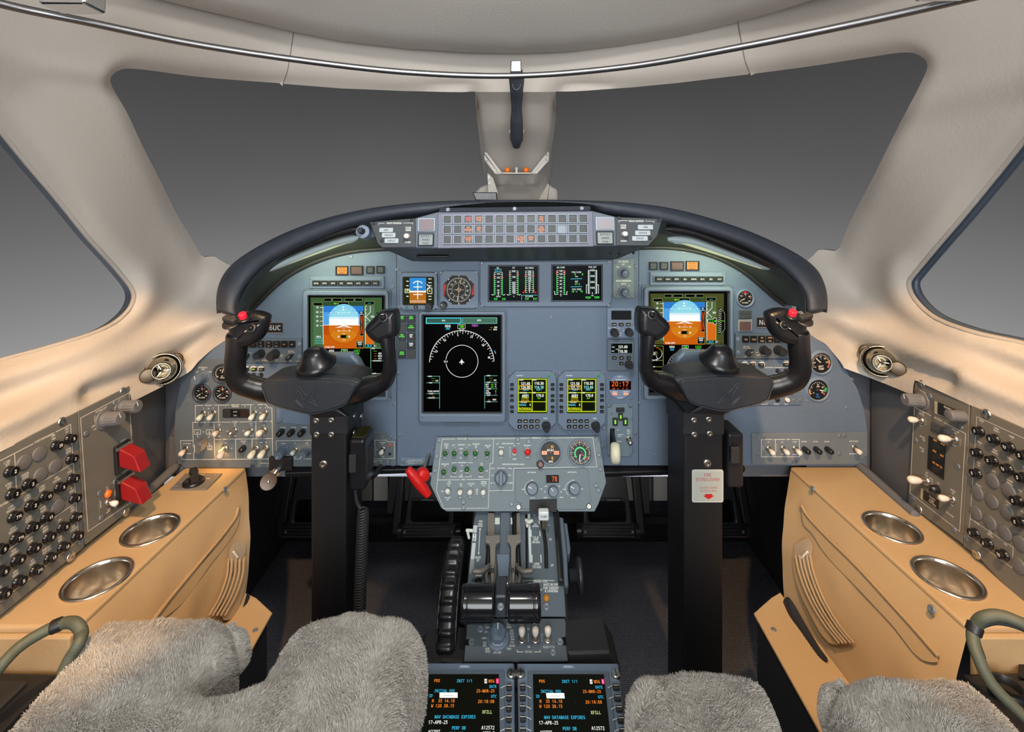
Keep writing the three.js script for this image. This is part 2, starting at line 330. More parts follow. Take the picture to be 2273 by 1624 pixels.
const keyCells = new Map(), keyAtlas = [0, 1].map((e) => {
  const c = canvas(1024, 1024), t = canvasTex(c); c.getContext('2d').fillStyle = '#000'; c.getContext('2d').fillRect(0, 0, 1024, 1024);
  return { c, x: 2, y: 2, h: 0, m: e ? new THREE.MeshStandardMaterial({ color: lin(0.035, 0.04, 0.042), roughness: 0.4, emissive: 0xffffff, emissiveMap: t, emissiveIntensity: 1.4 }) : new THREE.MeshStandardMaterial({ map: t, roughness: 0.45 }) };
});
function pushKey(parent, name, pl, x0, y0, x1, y1, { map = id, z = 0, h = 0.003, mat = M.blackMatte, r = 0.0015, text, ts = 4, col = '#d8cdb8', base = '#0b0c0e', emis, mapK = 1 } = {}) {
  const [a, b] = pl.uv(map(x0, y1), z + h), [c, d] = pl.uv(map(x1, y0), z + h);
  const g = extr(rrect(a, b, c, d, r, 3), z, z + h, 0.0006);
  let m = mat;
  if (text) {
    const W = Math.round((c - a) * 4200), H = Math.round((d - b) * 4200), key = [W, H, JSON.stringify(text), ts, col, base, emis ? 1 : 0].join();
    let cell = keyCells.get(key);
    if (!cell) {
      const A = keyAtlas[emis ? 1 : 0]; if (A.x + W + 4 > 1024) { A.x = 2; A.y += A.h + 4; A.h = 0; }
      cell = [A.x, A.y]; A.x += W + 4; A.h = Math.max(A.h, H); keyCells.set(key, cell);
      if (A.y + H > 1024) throw new Error('key atlas full');
      const ctx = A.c.getContext('2d'); ctx.fillStyle = base; ctx.fillRect(cell[0] - 1, cell[1] - 1, W + 2, H + 2);
      const k = H / (y1 - y0), pr = printer(ctx, (p) => p, 1);
      const L = [].concat(text); L.forEach((s, i) => { const o = Array.isArray(s) ? s : [s]; pr.t(o[0], cell[0] + W * (o[2] ?? 0.5), cell[1] + H * (o[3] ?? (i + 0.5) / L.length), ts * k, o[1] || col); });
    }
    planar(g, a, b, c, d); const uv = g.attributes.uv;
    for (let i = 0; i < uv.count; i++) uv.setXY(i, (cell[0] + clamp(uv.getX(i), 0, 1) * W) / 1024, 1 - (cell[1] + (1 - clamp(uv.getY(i), 0, 1)) * H) / 1024);
    m = keyAtlas[emis ? 1 : 0].m;
  }
  return mesh(name, g, m, parent);
}
// ---------------------------------------------------------------- the cockpit shell
function tps(pts) {                                       // smooth surface: inverse depth over viewing direction
  const n = pts.length, A = [], b = [], U = (r2) => (r2 < 1e-9 ? 0 : r2 * Math.log(r2) * 0.5), S = 1000;
  for (let i = 0; i < n; i++) { const r = []; for (let j = 0; j < n; j++) r.push(U(((pts[i][0] - pts[j][0]) ** 2 + (pts[i][1] - pts[j][1]) ** 2) / S / S) + (i === j ? 0.004 : 0)); r.push(1, pts[i][0] / S, pts[i][1] / S); A.push(r); b.push(1 / pts[i][2]); }
  for (let k = 0; k < 3; k++) { const r = pts.map((p) => (k === 0 ? 1 : p[k - 1] / S)); r.push(0, 0, 0); A.push(r); b.push(0); }
  const N = n + 3;
  for (let c = 0; c < N; c++) {
    let p = c; for (let r = c + 1; r < N; r++) if (Math.abs(A[r][c]) > Math.abs(A[p][c])) p = r;
    [A[c], A[p]] = [A[p], A[c]]; [b[c], b[p]] = [b[p], b[c]];
    for (let r = c + 1; r < N; r++) { const f = A[r][c] / A[c][c]; if (f) { for (let k = c; k < N; k++) A[r][k] -= f * A[c][k]; b[r] -= f * b[c]; } }
  }
  const w = new Array(N); for (let r = N - 1; r >= 0; r--) { let s = b[r]; for (let k = r + 1; k < N; k++) s -= A[r][k] * w[k]; w[r] = s / A[r][r]; }
  return (x, y) => { let s = w[n] + w[n + 1] * x / S + w[n + 2] * y / S; for (let i = 0; i < n; i++) s += w[i] * U(((x - pts[i][0]) ** 2 + (y - pts[i][1]) ** 2) / S / S); return 1 / s; };
}
function inPoly(p, x, y) { let c = false; for (let i = 0, j = p.length - 1; i < p.length; j = i++) if ((p[i][1] > y) !== (p[j][1] > y) && x < (p[j][0] - p[i][0]) * (y - p[i][1]) / (p[j][1] - p[i][1]) + p[i][0]) c = !c; return c; }
function nearest(p, x, y, closed = true) {
  let best = 1e18, bx = 0, by = 0;
  for (let i = 0; i < p.length - (closed ? 0 : 1); i++) {
    const a = p[i], q = p[(i + 1) % p.length], dx = q[0] - a[0], dy = q[1] - a[1], t = clamp(((x - a[0]) * dx + (y - a[1]) * dy) / (dx * dx + dy * dy || 1), 0, 1), ex = a[0] + dx * t, ey = a[1] + dy * t, d = (x - ex) ** 2 + (y - ey) ** 2;
    if (d < best) { best = d; bx = ex; by = ey; }
  }
  return [Math.sqrt(best), bx, by];
}
function gridRegion(poly, holes, step, f) {
  const [x0, y0, x1, y1] = box2(poly), nx = Math.ceil((x1 - x0) / step), ny = Math.ceil((y1 - y0) / step), P = [], all = [poly, ...holes];
  for (let j = 0; j <= ny; j++) for (let i = 0; i <= nx; i++) {
    let x = x0 + i * step, y = y0 + j * step, best = [1e9];
    for (const q of all) { const n = nearest(q, x, y); if (n[0] < best[0]) best = n; }
    if (best[0] < step * 0.72) { x = best[1]; y = best[2]; }
    P.push([x, y]);
  }
  const idx = [], map = new Int32Array(P.length).fill(-1), pos = [];
  const ok = (a, b, c) => { const x = (P[a][0] + P[b][0] + P[c][0]) / 3, y = (P[a][1] + P[b][1] + P[c][1]) / 3; const ar = Math.abs((P[b][0] - P[a][0]) * (P[c][1] - P[a][1]) - (P[c][0] - P[a][0]) * (P[b][1] - P[a][1])); return ar > step * step * 0.004 && inPoly(poly, x, y) && !holes.some((h) => inPoly(h, x, y)); };
  const vtx = (k) => { if (map[k] < 0) { map[k] = pos.length / 3; const p = f(P[k][0], P[k][1]); pos.push(p.x, p.y, p.z); } return map[k]; };
  for (let j = 0; j < ny; j++) for (let i = 0; i < nx; i++) {
    const a = j * (nx + 1) + i, b = a + 1, c = a + nx + 1, d = c + 1;
    for (const t of [[a, c, b], [b, c, d]]) if (ok(...t)) idx.push(...t.map(vtx));
  }
  const g = new THREE.BufferGeometry(); g.setAttribute('position', new THREE.Float32BufferAttribute(pos, 3)); g.setIndex(idx); g.computeVertexNormals(); return g;
}
const dense = (pts, n = 5) => smooth2(pts, n, true);
const WIN = {
  fl: dense([[257, 186], [262, 172], [283, 160], [310, 159], [448, 176], [631, 190], [760, 200], [900, 206], [1052, 207], [1060, 280], [1070, 380], [1085, 470], [1000, 520], [800, 560], [600, 590], [520, 590], [495, 578], [480, 569], [455, 570], [448, 560], [427.5, 524], [396.5, 472], [362, 400], [327.6, 331], [293, 255]]),
  fr: dense([[2003, 123], [2027.5, 129], [2045, 145], [2045, 159], [2031, 193], [1983, 286], [1931, 393], [1879, 496], [1852, 556], [1838, 556], [1812, 555], [1797, 570], [1760, 590], [1500, 560], [1300, 520], [1218, 470], [1224, 380], [1231, 280], [1237, 207], [1400, 198], [1500, 188], [1665, 169], [1810, 150], [1914, 134]]),
  sl: dense([[0, 272], [69, 358.6], [138, 441], [207, 527.6], [230.5, 554], [275, 605], [298, 638.5], [303, 658], [294.6, 683], [266, 712], [224, 734.6], [128, 766.6], [0, 802], [-300, 890], [-700, 1005], [-900, 1040], [-1000, 950], [-1000, 300], [-900, 60], [-500, 0], [-260, 20], [-130, 110]]),
  sr: dense([[2273, 293], [2207, 379], [2120.6, 486], [2065, 552], [2022, 607], [2012, 625], [2016, 648], [2034, 675], [2069, 704.6], [2143, 734], [2273, 764], [2560, 850], [2950, 965], [3150, 1010], [3270, 930], [3270, 300], [3160, 60], [2770, 0], [2530, 40], [2400, 130]]),
};
const half = [   // [picture x, y, depth] of the left half
  [0, 802, 0.675], [-600, 975, 0.438], [-1200, 1141, 0.325], [150, 762, 0.745], [300, 655, 0.86], [0, 1000, 0.60], [285, 858, 0.80], [-600, 1262, 0.39], [-1200, 1530, 0.29],
  [292, 892, 0.805], [380, 850, 0.90], [432, 812, 0.935], [502, 754, 0.948], [566, 688, 0.955], [480, 650, 0.99], [470, 580, 1.03], [400, 455, 0.95], [262, 180, 0.72], [340, 350, 0.84],
  [0, 272, 0.67], [100, 390, 0.73], [207, 527, 0.80], [-600, 150, 0.44], [-600, -200, 0.41], [0, 0, 0.60], [-1200, -300, 0.31], [-1200, 400, 0.325], [310, 0, 0.675], [640, 188, 0.885], [640, 80, 0.855], [450, 175, 0.80], [900, 206, 0.94], [900, 120, 0.91],
];
const CTL = [...half, ...half.map(([x, y, z]) => {
  const fix = new Map([['262,180', [2045, 148]], ['0,802', [2273, 764]], ['150,762', [2130, 728]], ['300,655', [2014, 636]], ['0,1000', [2273, 953, 0.632]], ['285,858', [2028, 842, 0.808]], ['292,892', [2026, 877, 0.81]], ['380,850', [1950, 845, 0.90]], ['432,812', [1874, 815, 0.94]], ['502,754', [1800, 745, 0.948]], ['566,688', [1740, 675, 0.955]], ['0,272', [2273, 293]], ['0,0', [2294, 0]]]).get(x + ',' + y);
  return fix ? [fix[0], fix[1], fix[2] || z] : [2294 - x, y, z];
}), [1147, 207, 0.95], [1147, 127, 0.925]];
const shellZ = tps(CTL);
const MID = V3(0, E - 0.06, -0.45);
const RIDGES = [
  [[[-400, 950], [0, 840], [192, 775], [288, 715], [322, 675], [330, 620]], 0.012, 24], [[[-400, 1010], [0, 890], [224, 802], [320, 735], [390, 690], [450, 660]], -0.022, 28],
  [[[-400, 1080], [0, 935], [160, 850], [288, 780], [384, 735], [480, 700], [540, 690]], 0.024, 22], [[[200, 872], [304, 836], [362, 816], [432, 770], [470, 742]], -0.020, 14],
  [[[2694, 930], [2273, 795], [2143, 750], [2040, 704], [1995, 655], [1985, 600]], 0.012, 24], [[[2694, 980], [2273, 838], [2143, 778], [2040, 746], [1966, 702], [1900, 665]], -0.022, 28],
  [[[2694, 1040], [2273, 882], [2143, 828], [2025, 770], [1936, 726], [1848, 692], [1780, 680]], 0.024, 22], [[[2110, 840], [2010, 813], [1951, 797], [1877, 760], [1838, 735]], -0.020, 14],
].map(([p, a, s]) => [smooth2(p, 5), a, s]);
function shellPt(x, y, extra = 0) {
  const p = at(x, y, shellZ(x, y)), out = p.clone().sub(MID).normalize();
  let d = extra;
  for (const k in WIN) { const [q] = nearest(WIN[k], x, y); if (q < 46) d += 0.017 * (1 - q / 46) ** 2; }
  for (const [l, a, s] of RIDGES) { const [q] = nearest(l, x, y, false); if (q < 3 * s) d -= a * Math.exp(-q * q / (2 * s * s)); }
  return p.addScaledVector(out, d);
}
const crease = [[-1300, -470], [-600, -250], [0, -80], [321, 0], [448, 31], [586, 62], [655, 79], [760, 100], [900, 117], [1040, 126], [1147, 128], [1260, 124], [1380, 110], [1500, 90], [1636, 57], [1707, 38], [1831, 0], [2100, -80], [2700, -250], [3500, -480]];
const creaseUp = (x) => { for (let i = 0; i < crease.length - 1; i++) if (x >= crease[i][0] && x <= crease[i + 1][0]) return lerp(crease[i][1], crease[i + 1][1], (x - crease[i][0]) / (crease[i + 1][0] - crease[i][0])) - 26; return -500; };
const up = (...xs) => xs.map((x) => [x, creaseUp(x)]);
const side = (g, dir = [1, 0, 0, 0, 1, 0]) => {             // uv in metres along two fixed directions of the room, without seams
  const p = g.attributes.position, uv = new Float32Array(p.count * 2);
  for (let i = 0; i < p.count; i++) { const x = p.getX(i), y = p.getY(i), z = p.getZ(i); uv[2 * i] = x * dir[0] + y * dir[1] + z * dir[2]; uv[2 * i + 1] = x * dir[3] + y * dir[4] + z * dir[5]; }
  g.setAttribute('uv', new THREE.BufferAttribute(uv, 2)); return g;
};
const wl = struct('wall_left', side(gridRegion([[-1200, 1545], [0, 1003], [288, 858], [292, 892], [380, 848], [423, 824], [440, 803], [470, 776], [505, 752], [566, 688], [600, 640], [632.5, 190], [642, 130], [651, 70], ...up(640, 448, 321, 0, -600, -1200)], [WIN.fl, WIN.sl], 11, shellPt), [0.7, 0, -0.8, -0.45, 0.9, 0.2]), M.leather, 'beige leather wall trim and window pillar on the pilot side', 'wall');
const wr = struct('wall_right', side(gridRegion([[3474, 1545], [2273, 953], [2028, 842], [2026, 877], [1966, 852], [1907, 829], [1874, 817], [1865, 802], [1833, 764], [1797, 743], [1744, 672], [1700, 620], [1661, 168], [1650, 110], [1637, 40], ...up(1660, 1831, 2100, 2700, 3474)], [WIN.fr, WIN.sr], 11, shellPt), [0.7, 0, 0.8, 0.45, 0.9, 0.2]), M.leather, 'beige leather wall trim and window pillar on the copilot side', 'wall');
struct('trim_1', side(gridRegion([[634.5, 191], [760, 201], [900, 207], [1052, 208], [1145, 209], [1237, 208], [1400, 199], [1500, 189], [1658, 170], [1647, 112], [1634, 42], ...up(1500, 1260, 1147, 900, 760, 655), [653, 72], [644, 132]], [], 9, shellPt), [1, 0, 0, 0, 0.8, 0.8]), M.leather, 'middle leather header panel above the windshield post', 'trim');
for (const [n, s] of [['trim_2', [[633.5, 190], [643, 131], [652, 72]]], ['trim_3', [[1659.5, 169], [1648.5, 111], [1635.5, 41]]]]) {
  const w = 4; struct(n, grid(2, 12, (u, v) => { const k = v * 2, i = Math.min(1, Math.floor(k)), f = k - i, x = lerp(s[i][0], s[i + 1][0], f) + (u - 0.5) * w * 2, y = lerp(s[i][1], s[i + 1][1], f); return shellPt(x, y, 0.004); }), M.leather, n === 'trim_2' ? 'dark seam backing in the left header joint' : 'dark seam backing in the right header joint', 'trim');
}
// window reveals: leather edge, piping, frame, pane
function rim(name, W, mat, d0, d1, label) {
  const n = W.length - 1;
  return struct(name, grid(n, 3, (u, v) => { const [x, y] = W[Math.round(u * n)]; return shellPt(x, y, lerp(d0, d1, v)); }, true), mat, label, 'trim');
}
const M_edge = std(lin(0.40, 0.30, 0.22), 0.6, 0, { side: THREE.DoubleSide });
rim('trim_4', WIN.fl, M_edge, -0.0005, 0.030, 'tan edge lining of the pilot windshield opening');
rim('trim_5', WIN.fr, M_edge, -0.0005, 0.030, 'tan edge lining of the copilot windshield opening');
const M_frame = std(lin(0.075, 0.10, 0.14), 0.4, 0.2, { side: THREE.DoubleSide });
for (const [n, W, s] of [['trim_6', WIN.sl, 'pilot'], ['trim_7', WIN.sr, 'copilot']]) {
  rim(n, W, M_frame, 0.004, 0.040, 'blue grey metal frame of the ' + s + ' side window');
  const pts = W.map(([x, y]) => shellPt(x, y, 0.001));
  struct(n === 'trim_6' ? 'trim_8' : 'trim_9', new THREE.TubeGeometry(new THREE.CatmullRomCurve3(pts.slice(0, -1), true), 260, 0.0042, 8, true), M.leather, 'leather piping round the ' + s + ' side window', 'trim');
}
const P_frameR = WIN.sr.map(([x, y]) => shellPt(x, y, 0.03));
struct('trim_10', new THREE.TubeGeometry(new THREE.CatmullRomCurve3(P_frameR.slice(0, -1), true), 260, 0.007, 8, true), M_frame, 'rounded outer frame strip of the copilot side window', 'trim');
[['window_1', WIN.fl, 'clear pilot windshield pane'], ['window_2', WIN.fr, 'clear copilot windshield pane'], ['window_3', WIN.sl, 'clear pilot side window pane'], ['window_4', WIN.sr, 'clear copilot side window pane']].forEach(([n, W, l]) => {
  const g = new THREE.ShapeGeometry(shapeOf(W)), p = g.attributes.position;
  for (let i = 0; i < p.count; i++) { const q = shellPt(p.getX(i), p.getY(i), 0.024); p.setXYZ(i, q.x, q.y, q.z); }
  g.computeVertexNormals(); struct(n, g, M.glass, l, 'window');
});
// overhead liner, thicker than the header it overlaps
const linerZ = tps([[330, 0, 0.650], [640, 76, 0.81], [1147, 128, 0.885], [1640, 56, 0.81], [1830, 0, 0.685], [1147, 0, 0.70], [1147, -400, 0.44], [-200, -400, 0.40], [2500, -400, 0.40], [-700, -300, 0.38], [3000, -300, 0.38]]);
const linerPoly = [...crease.slice(1, -1), [2700, -480], [1147, -560], [-600, -480]];
const ceil = struct('ceiling', side(gridRegion(linerPoly, [], 12, (x, y) => {
  const p = at(x, y, linerZ(x, y)), [q] = nearest(crease, x, y, false), out = p.clone().sub(MID).normalize();
  return p.addScaledVector(out, q < 40 ? 0.022 * (1 - q / 40) ** 2 : 0);
}), [1, 0, 0, 0, 0.3, 1]), M.liner, 'pale fabric overhead liner with a rounded front edge', 'ceiling');
// the rest of the fuselage behind the eye point
const slab = (name, w, h, d, x, y, z, m, l, c) => { const g = worldUV(new THREE.BoxGeometry(w, h, d)); g.translate(x, y, z); return struct(name, g, m, l, c); };
slab('ceiling', 1.9, 0.04, 1.35, 0, E + 0.43, 0.36, M.liner, 'rear part of the cockpit ceiling', 'ceiling');
slab('wall_left', 0.04, 1.48, 1.35, -0.80, 0.72, 0.36, M.leather, 'rear part of the pilot side wall', 'wall');
slab('wall_right', 0.04, 1.48, 1.35, 0.82, 0.72, 0.36, M.leather, 'rear part of the copilot side wall', 'wall');
slab('wall_back', 1.66, 1.48, 0.04, 0, 0.72, 1.02, M.leather, 'rear bulkhead of the cockpit', 'wall');
// outer skin above the liner so that no outside light falls in over it
slab('wall_left', 0.03, 0.86, 1.0, -0.775, 0.28, -0.45, M.wallDark, 'outer lower fuselage side beside the pilot console', 'wall');
slab('wall_right', 0.03, 0.86, 1.0, 0.80, 0.28, -0.45, M.wallDark, 'outer lower fuselage side beside the copilot console', 'wall');
// lamps behind the eye point
const dome = thing('dome_light', 'small rectangular ceiling dome light over the cockpit entry', 'light');
dome.position.copy(LIGHT.dome.pos); dome.lookAt(LIGHT.dome.to);
mesh('housing', rbox(0.15, 0.09, 0.02, 0.008).translate(0, 0, -0.014), M.white, dome);
mesh('lamp_lens', new THREE.PlaneGeometry(LIGHT.dome.w, LIGHT.dome.h).translate(0, 0, -0.0025), glow(1, 0.97, 0.93, 6), dome);
const cab = thing('cabin_light_panel', 'tall soft white light panel standing in the cabin doorway', 'light');
cab.position.copy(LIGHT.cabin.pos); cab.lookAt(LIGHT.cabin.to);
mesh('panel_frame', rbox(0.96, 0.76, 0.03, 0.008).translate(0, 0, -0.019), M.blackMatte, cab);
mesh('light_diffuser', new THREE.PlaneGeometry(LIGHT.cabin.w, LIGHT.cabin.h).translate(0, 0, -0.0025), glow(0.95, 0.98, 1, 1.2), cab);
for (const s of [-1, 1]) {
  const m = thing('map_light', s < 0 ? 'small warm map light in the ceiling over the pilot seat' : 'small warm map light in the ceiling over the copilot seat', 'light');
  m.position.set(s * 0.40, E + 0.30, -0.30);
  mesh('lamp_housing', lathe([[0.012, 0.10], [0.026, 0.09], [0.026, 0.03], [0.022, 0.028]], 20).rotateX(-Math.PI / 2), M.white, m);
  const b = mesh('bulb', new THREE.SphereGeometry(0.017, 14, 10), glow(1, 0.62, 0.30, 6), m);
}

// ---------------------------------------------------------------- studio backdrop outside
{
  const R = 3.1;
  const g = grid(48, 24, (u, v) => { const a = lerp(-0.15, Math.PI + 0.15, u), y = lerp(-1.9, 2.6, v); return V3(Math.cos(a) * R, E + y, -0.2 - Math.sin(a) * R); });
  struct('backdrop', g, M.backdrop, 'plain grey studio backdrop sheet curving round the nose', 'backdrop');
  for (let i = 0; i < 7; i++) {
    const a = lerp(0.02, Math.PI - 0.02, i / 6), p = V3(Math.cos(a) * (R - 0.95), E - 1.38, -0.2 - Math.sin(a) * (R - 0.95)), q = V3(Math.cos(a) * R, E - 1.15, -0.2 - Math.sin(a) * R);
    areaLight(LIGHT.wash.color, LIGHT.wash.i, 0.95, 0.10, p, q);
    const t = thing('wash_light', ['first', 'second', 'third', 'fourth', 'fifth', 'sixth', 'seventh'][i] + ' low strip light along the foot of the grey backdrop, counted from the right', 'light', 'backdrop strip lights');
    t.position.copy(p); t.lookAt(q);
    mesh('light_housing', rbox(0.99, 0.14, 0.04, 0.01).translate(0, 0, -0.024), M.blackMatte, t);
    mesh('light_lens', new THREE.PlaneGeometry(0.95, 0.10).translate(0, 0, -0.0025), glow(1, 1, 1, 3), t);
  }
}
// ---------------------------------------------------------------- centre post, rail, handle
const cP = crop(1000, 100, 300 / 1282);
{
  // leather centre post: loft of sections from header to glareshield
  const rows = [[445, 232, 1000, 0.945], [560, 240, 1000, 0.985], [800, 262, 985, 1.05], [1000, 285, 955, 1.11], [1200, 318, 935, 1.165], [1330, 345, 925, 1.20], [1480, 330, 925, 1.235], [1700, 320, 930, 1.29]];
  const g = grid(28, 40, (u, v) => {
    const k = v * (rows.length - 1), i = Math.min(rows.length - 2, Math.floor(k)), f = k - i, r = rows[i].map((a, j) => lerp(a, rows[i + 1][j], f));
    const x = lerp(r[1], r[2], u), [px, py] = cP(x, r[0]), e = Math.abs(u * 2 - 1);
    return at(px, py, r[3] - 0.045 * Math.sqrt(Math.max(0, 1 - e ** 3.2)) + 0.02);
  });
  struct('trim_11', worldUV(g), M.leather, 'padded leather centre post between the two windshields', 'trim');
  const base = (pts, z) => extr(pts.map(([x, y]) => { const [a, b] = cP(x, y), q = at(a, b, z); return [q.x, q.y]; }), 0, 0.04, 0.008, [], 3).translate(0, 0, -z - 0.02);
  struct('trim_12', worldUV(base([[240, 1395], [285, 1350], [340, 1325], [420, 1340], [440, 1480], [235, 1480]], 1.22)), M.leather, 'leather foot flare on the left of the centre post', 'trim');
  struct('trim_13', worldUV(base([[915, 1310], [960, 1345], [1005, 1370], [1015, 1400], [1015, 1480], [820, 1480]], 1.22)), M.leather, 'leather foot flare on the right of the centre post', 'trim');
  // assist handle
  const h = thing('assist_handle', 'black moulded assist handle hanging on the leather centre post', 'handle');
  const hp = (x, y, z) => { const [a, b] = cP(x, y); return at(a, b, z); };
  mesh('grip', sweep([hp(625, 245, 0.855), hp(627, 330, 0.86), hp(627, 450, 0.875), hp(627, 600, 0.90), hp(627, 750, 0.925), hp(627, 880, 0.95), hp(625, 955, 0.972)], [[0.012, 0.010], [0.0145, 0.010], [0.0125, 0.009], [0.0105, 0.008], [0.013, 0.010], [0.0135, 0.010], [0.0085, 0.008]], { nv: 60, nu: 18 }), M.pad, h);
  mesh('grip_base', sweep([hp(627, 820, 0.965), hp(627, 880, 0.985), hp(625, 950, 1.0)], [[0.017, 0.010], [0.0165, 0.012], [0.010, 0.010]], { nu: 16, nv: 16 }), M.leather, h);
  mesh('emblem_ring', tube([hp(588, 370, 0.853), hp(596, 405, 0.858), hp(627, 425, 0.860), hp(655, 405, 0.858), hp(664, 370, 0.853)], 0.0009, 24, 6), M.knobGrey, h);
  const cl = mesh('rail_clip', extr([hp(570, 160, 0.83), hp(672, 155, 0.83), hp(672, 268, 0.83), hp(568, 268, 0.83)].map((p) => [p.x, p.y]), -0.012, 0.004, 0.002).translate(0, 0, -0.826), M.chrome, h);
  // sun visor rail
  const r = thing('visor_rail', 'long curved steel sun visor rail under the overhead liner', 'rail');
  const RY = 0.25, rp = (px, py) => at(px, py, RY * F / (HY - py));
  const pts = [rp(-260, -70), rp(0, 8), rp(180, 46), rp(400, 92), rp(640, 130), rp(900, 160), rp(1147, 168), rp(1400, 147), rp(1650, 103), rp(1900, 52), rp(2130, 0), rp(2420, -72)];
  mesh('rail_tube', tube(pts, 0.0052, 160, 12), M.rail, r);
  for (const [x, y] of [[140, 12], [2130, -18]]) { const q = at(x, y, RY * F / (HY - y) * 0.98), b = mesh('rail_bracket', rbox(0.055, 0.022, 0.03, 0.004).translate(q.x, q.y + 0.012, q.z - 0.012), M.chrome, r); }
  // eye locator bracket with its balls
  const e = thing('eye_position_indicator', 'v shaped grey bracket with two orange balls and a white pin', 'indicator');
  const ez = 1.10, ep = (x, y) => { const [a, b] = cP(x, y), q = at(a, b, ez); return [q.x, q.y]; };
  const strip = (A, B, C, D, name) => mesh(name, extr([ep(...A), ep(...B), ep(...C), ep(...D)], 0, 0.0022, 0.0006).translate(0, 0, -ez), M.eyelocator, e);
  strip([318, 1022], [345, 1018], [490, 1212], [465, 1225], 'bracket_arm'); strip([925, 1008], [938, 1030], [785, 1222], [762, 1212], 'bracket_arm');
  strip([320, 1040], [465, 1225], [420, 1220], [322, 1090], 'bracket_foot'); strip([935, 1035], [930, 1100], [820, 1222], [785, 1222], 'bracket_foot');
  const shelf = new THREE.BoxGeometry(0.07, 0.003, 0.022); const sm = ep(627, 1222); shelf.translate(sm[0], sm[1], -ez + 0.010); mesh('bracket_shelf', shelf, M.eyelocator, e);
  for (const x of [540, 716]) { const [a, b] = ep(x, 1190); mesh('orange_ball', new THREE.SphereGeometry(0.0074, 18, 14).translate(a, b, -ez + 0.012), M.orange, e); }
  { const [a, b] = ep(626, 1195); mesh('white_pin', lathe([[0.0035, -0.008], [0.0025, 0], [0.0038, 0.004], [0.003, 0.008], [0, 0.0085]], 12).rotateX(-Math.PI / 2).translate(a, b, -ez + 0.012), M.white, e); }
  for (const [x, y] of [[345, 1100], [338, 1050], [912, 1040], [908, 1090]]) { const [a, b] = ep(x, y); const s = screw(e, a, b, -ez + 0.003, 0.6); }
  // compass light bracket
  const k = thing('post_bracket', 'small bent metal bracket with a black cup low on the centre post', 'bracket');
  const kz = 1.13, kp = (x, y) => { const [a, b] = cP(x, y), q = at(a, b, kz); return [q.x, q.y]; };
  mesh('bracket_plate', extr([[350, 1215], [365, 1222], [405, 1262], [450, 1400], [440, 1420], [358, 1405]].map((p) => kp(...p)), 0, 0.003, 0.0006).translate(0, 0, -kz), M.eyelocator, k);
  mesh('black_cup', extr([[215, 1400], [440, 1400], [445, 1475], [245, 1475]].map((p) => kp(...p)), 0, 0.03, 0.002).translate(0, 0, -kz - 0.01), M.blackGloss, k);
  for (const [x, y] of [[363, 1255], [370, 1310]]) { const [a, b] = kp(x, y); screw(k, a, b, -kz + 0.004, 0.9, M.white); }
}

// ---------------------------------------------------------------- floor and footwell
{
  slab('floor', 1.7, 0.03, 2.6, 0, -0.015, -0.28, M.carpet, 'dark woven carpet floor', 'floor');
  slab('wall_front', 1.6, 0.62, 0.03, 0, 0.30, -1.56, M.kick, 'dark front footwell bulkhead behind the pedals', 'wall');
  const wf = scene.getObjectByName('wall_front');
  for (let i = 0; i < 26; i++) { const x = -0.66 + i * 0.053; mesh('wall_plank', keep('plank', () => rbox(0.048, 0.34, 0.008, 0.002)), i % 3 ? M.ribs : M.metalGrey, wf).position.set(x, 0.20, -1.54); }
  slab('wall_front', 1.5, 0.055, 0.03, 0, 0.028, -1.40, M.black, 'low black perforated cross beam in front of the pedals', 'wall');
  const bm = scene.getObjectByName('wall_front_001');
  for (let i = 0; i < 20; i++) { mesh('beam_hole', keep('bh', () => lathe([[0.005, 0.0002], [0.005, 0.0006], [0, 0.0006]], 12)), M.blackGloss, bm).position.set(-0.6 + i * 0.065, 0.034, -1.3855); }
  const quad = (name, a, b, c, d, m, l) => { const g = grid(8, 8, (u, v) => a.clone().lerp(b, u).lerp(d.clone().lerp(c, u), v)); struct(name, worldUV(g), m, l, 'wall'); };
  for (const s of [-1, 1]) {
    const o = s > 0 ? 0.025 : 0, w = s < 0 ? 'pilot' : 'copilot', X = (x) => s * x + (s > 0 ? o : 0);
    quad(s < 0 ? 'wall_left' : 'wall_right', V3(X(0.685), 0, -0.78), V3(X(0.70), 0, -1.56), V3(X(0.62), E - 0.46, -1.56), V3(X(0.600), E - 0.545, -0.90), M.kick, 'black kick panel of the ' + w + ' footwell');
    quad(s < 0 ? 'wall_left' : 'wall_right', V3(X(0.700), E - 0.60, -0.775), V3(X(0.745), E - 0.60, -0.965), V3(X(0.745), E - 0.30, -0.965), V3(X(0.700), E - 0.315, -0.775), M.wallDark, 'dark grey side lining between the ' + w + ' console and panel');
    quad(s < 0 ? 'wall_left' : 'wall_right', V3(X(0.60), E - 0.545, -0.955), V3(X(0.73), E - 0.545, -0.955), V3(X(0.73), E - 0.47, -0.962), V3(X(0.60), E - 0.47, -0.962), M.wallDark, 'dark filler under the ' + w + ' panel corner');
    mesh('fillet', sweep([V3(X(0.690), E - 0.53, -0.80), V3(X(0.71), E - 0.528, -0.95)], [[0.008, 0.008], [0.009, 0.009]], { nu: 12, nv: 4 }), M.wallDark, scene.children[scene.children.length - 1]);
  }
  slab('wall_front', 1.66, 0.33, 0.012, 0.01, E - 0.40, -0.985, M.wallDark, 'dark bulkhead just behind the instrument panel', 'wall');
  slab('wall_front', 1.6, 0.03, 0.56, 0, E - 0.50, -1.275, M.kick, 'dark underside above the pedals behind the panel', 'wall');
}

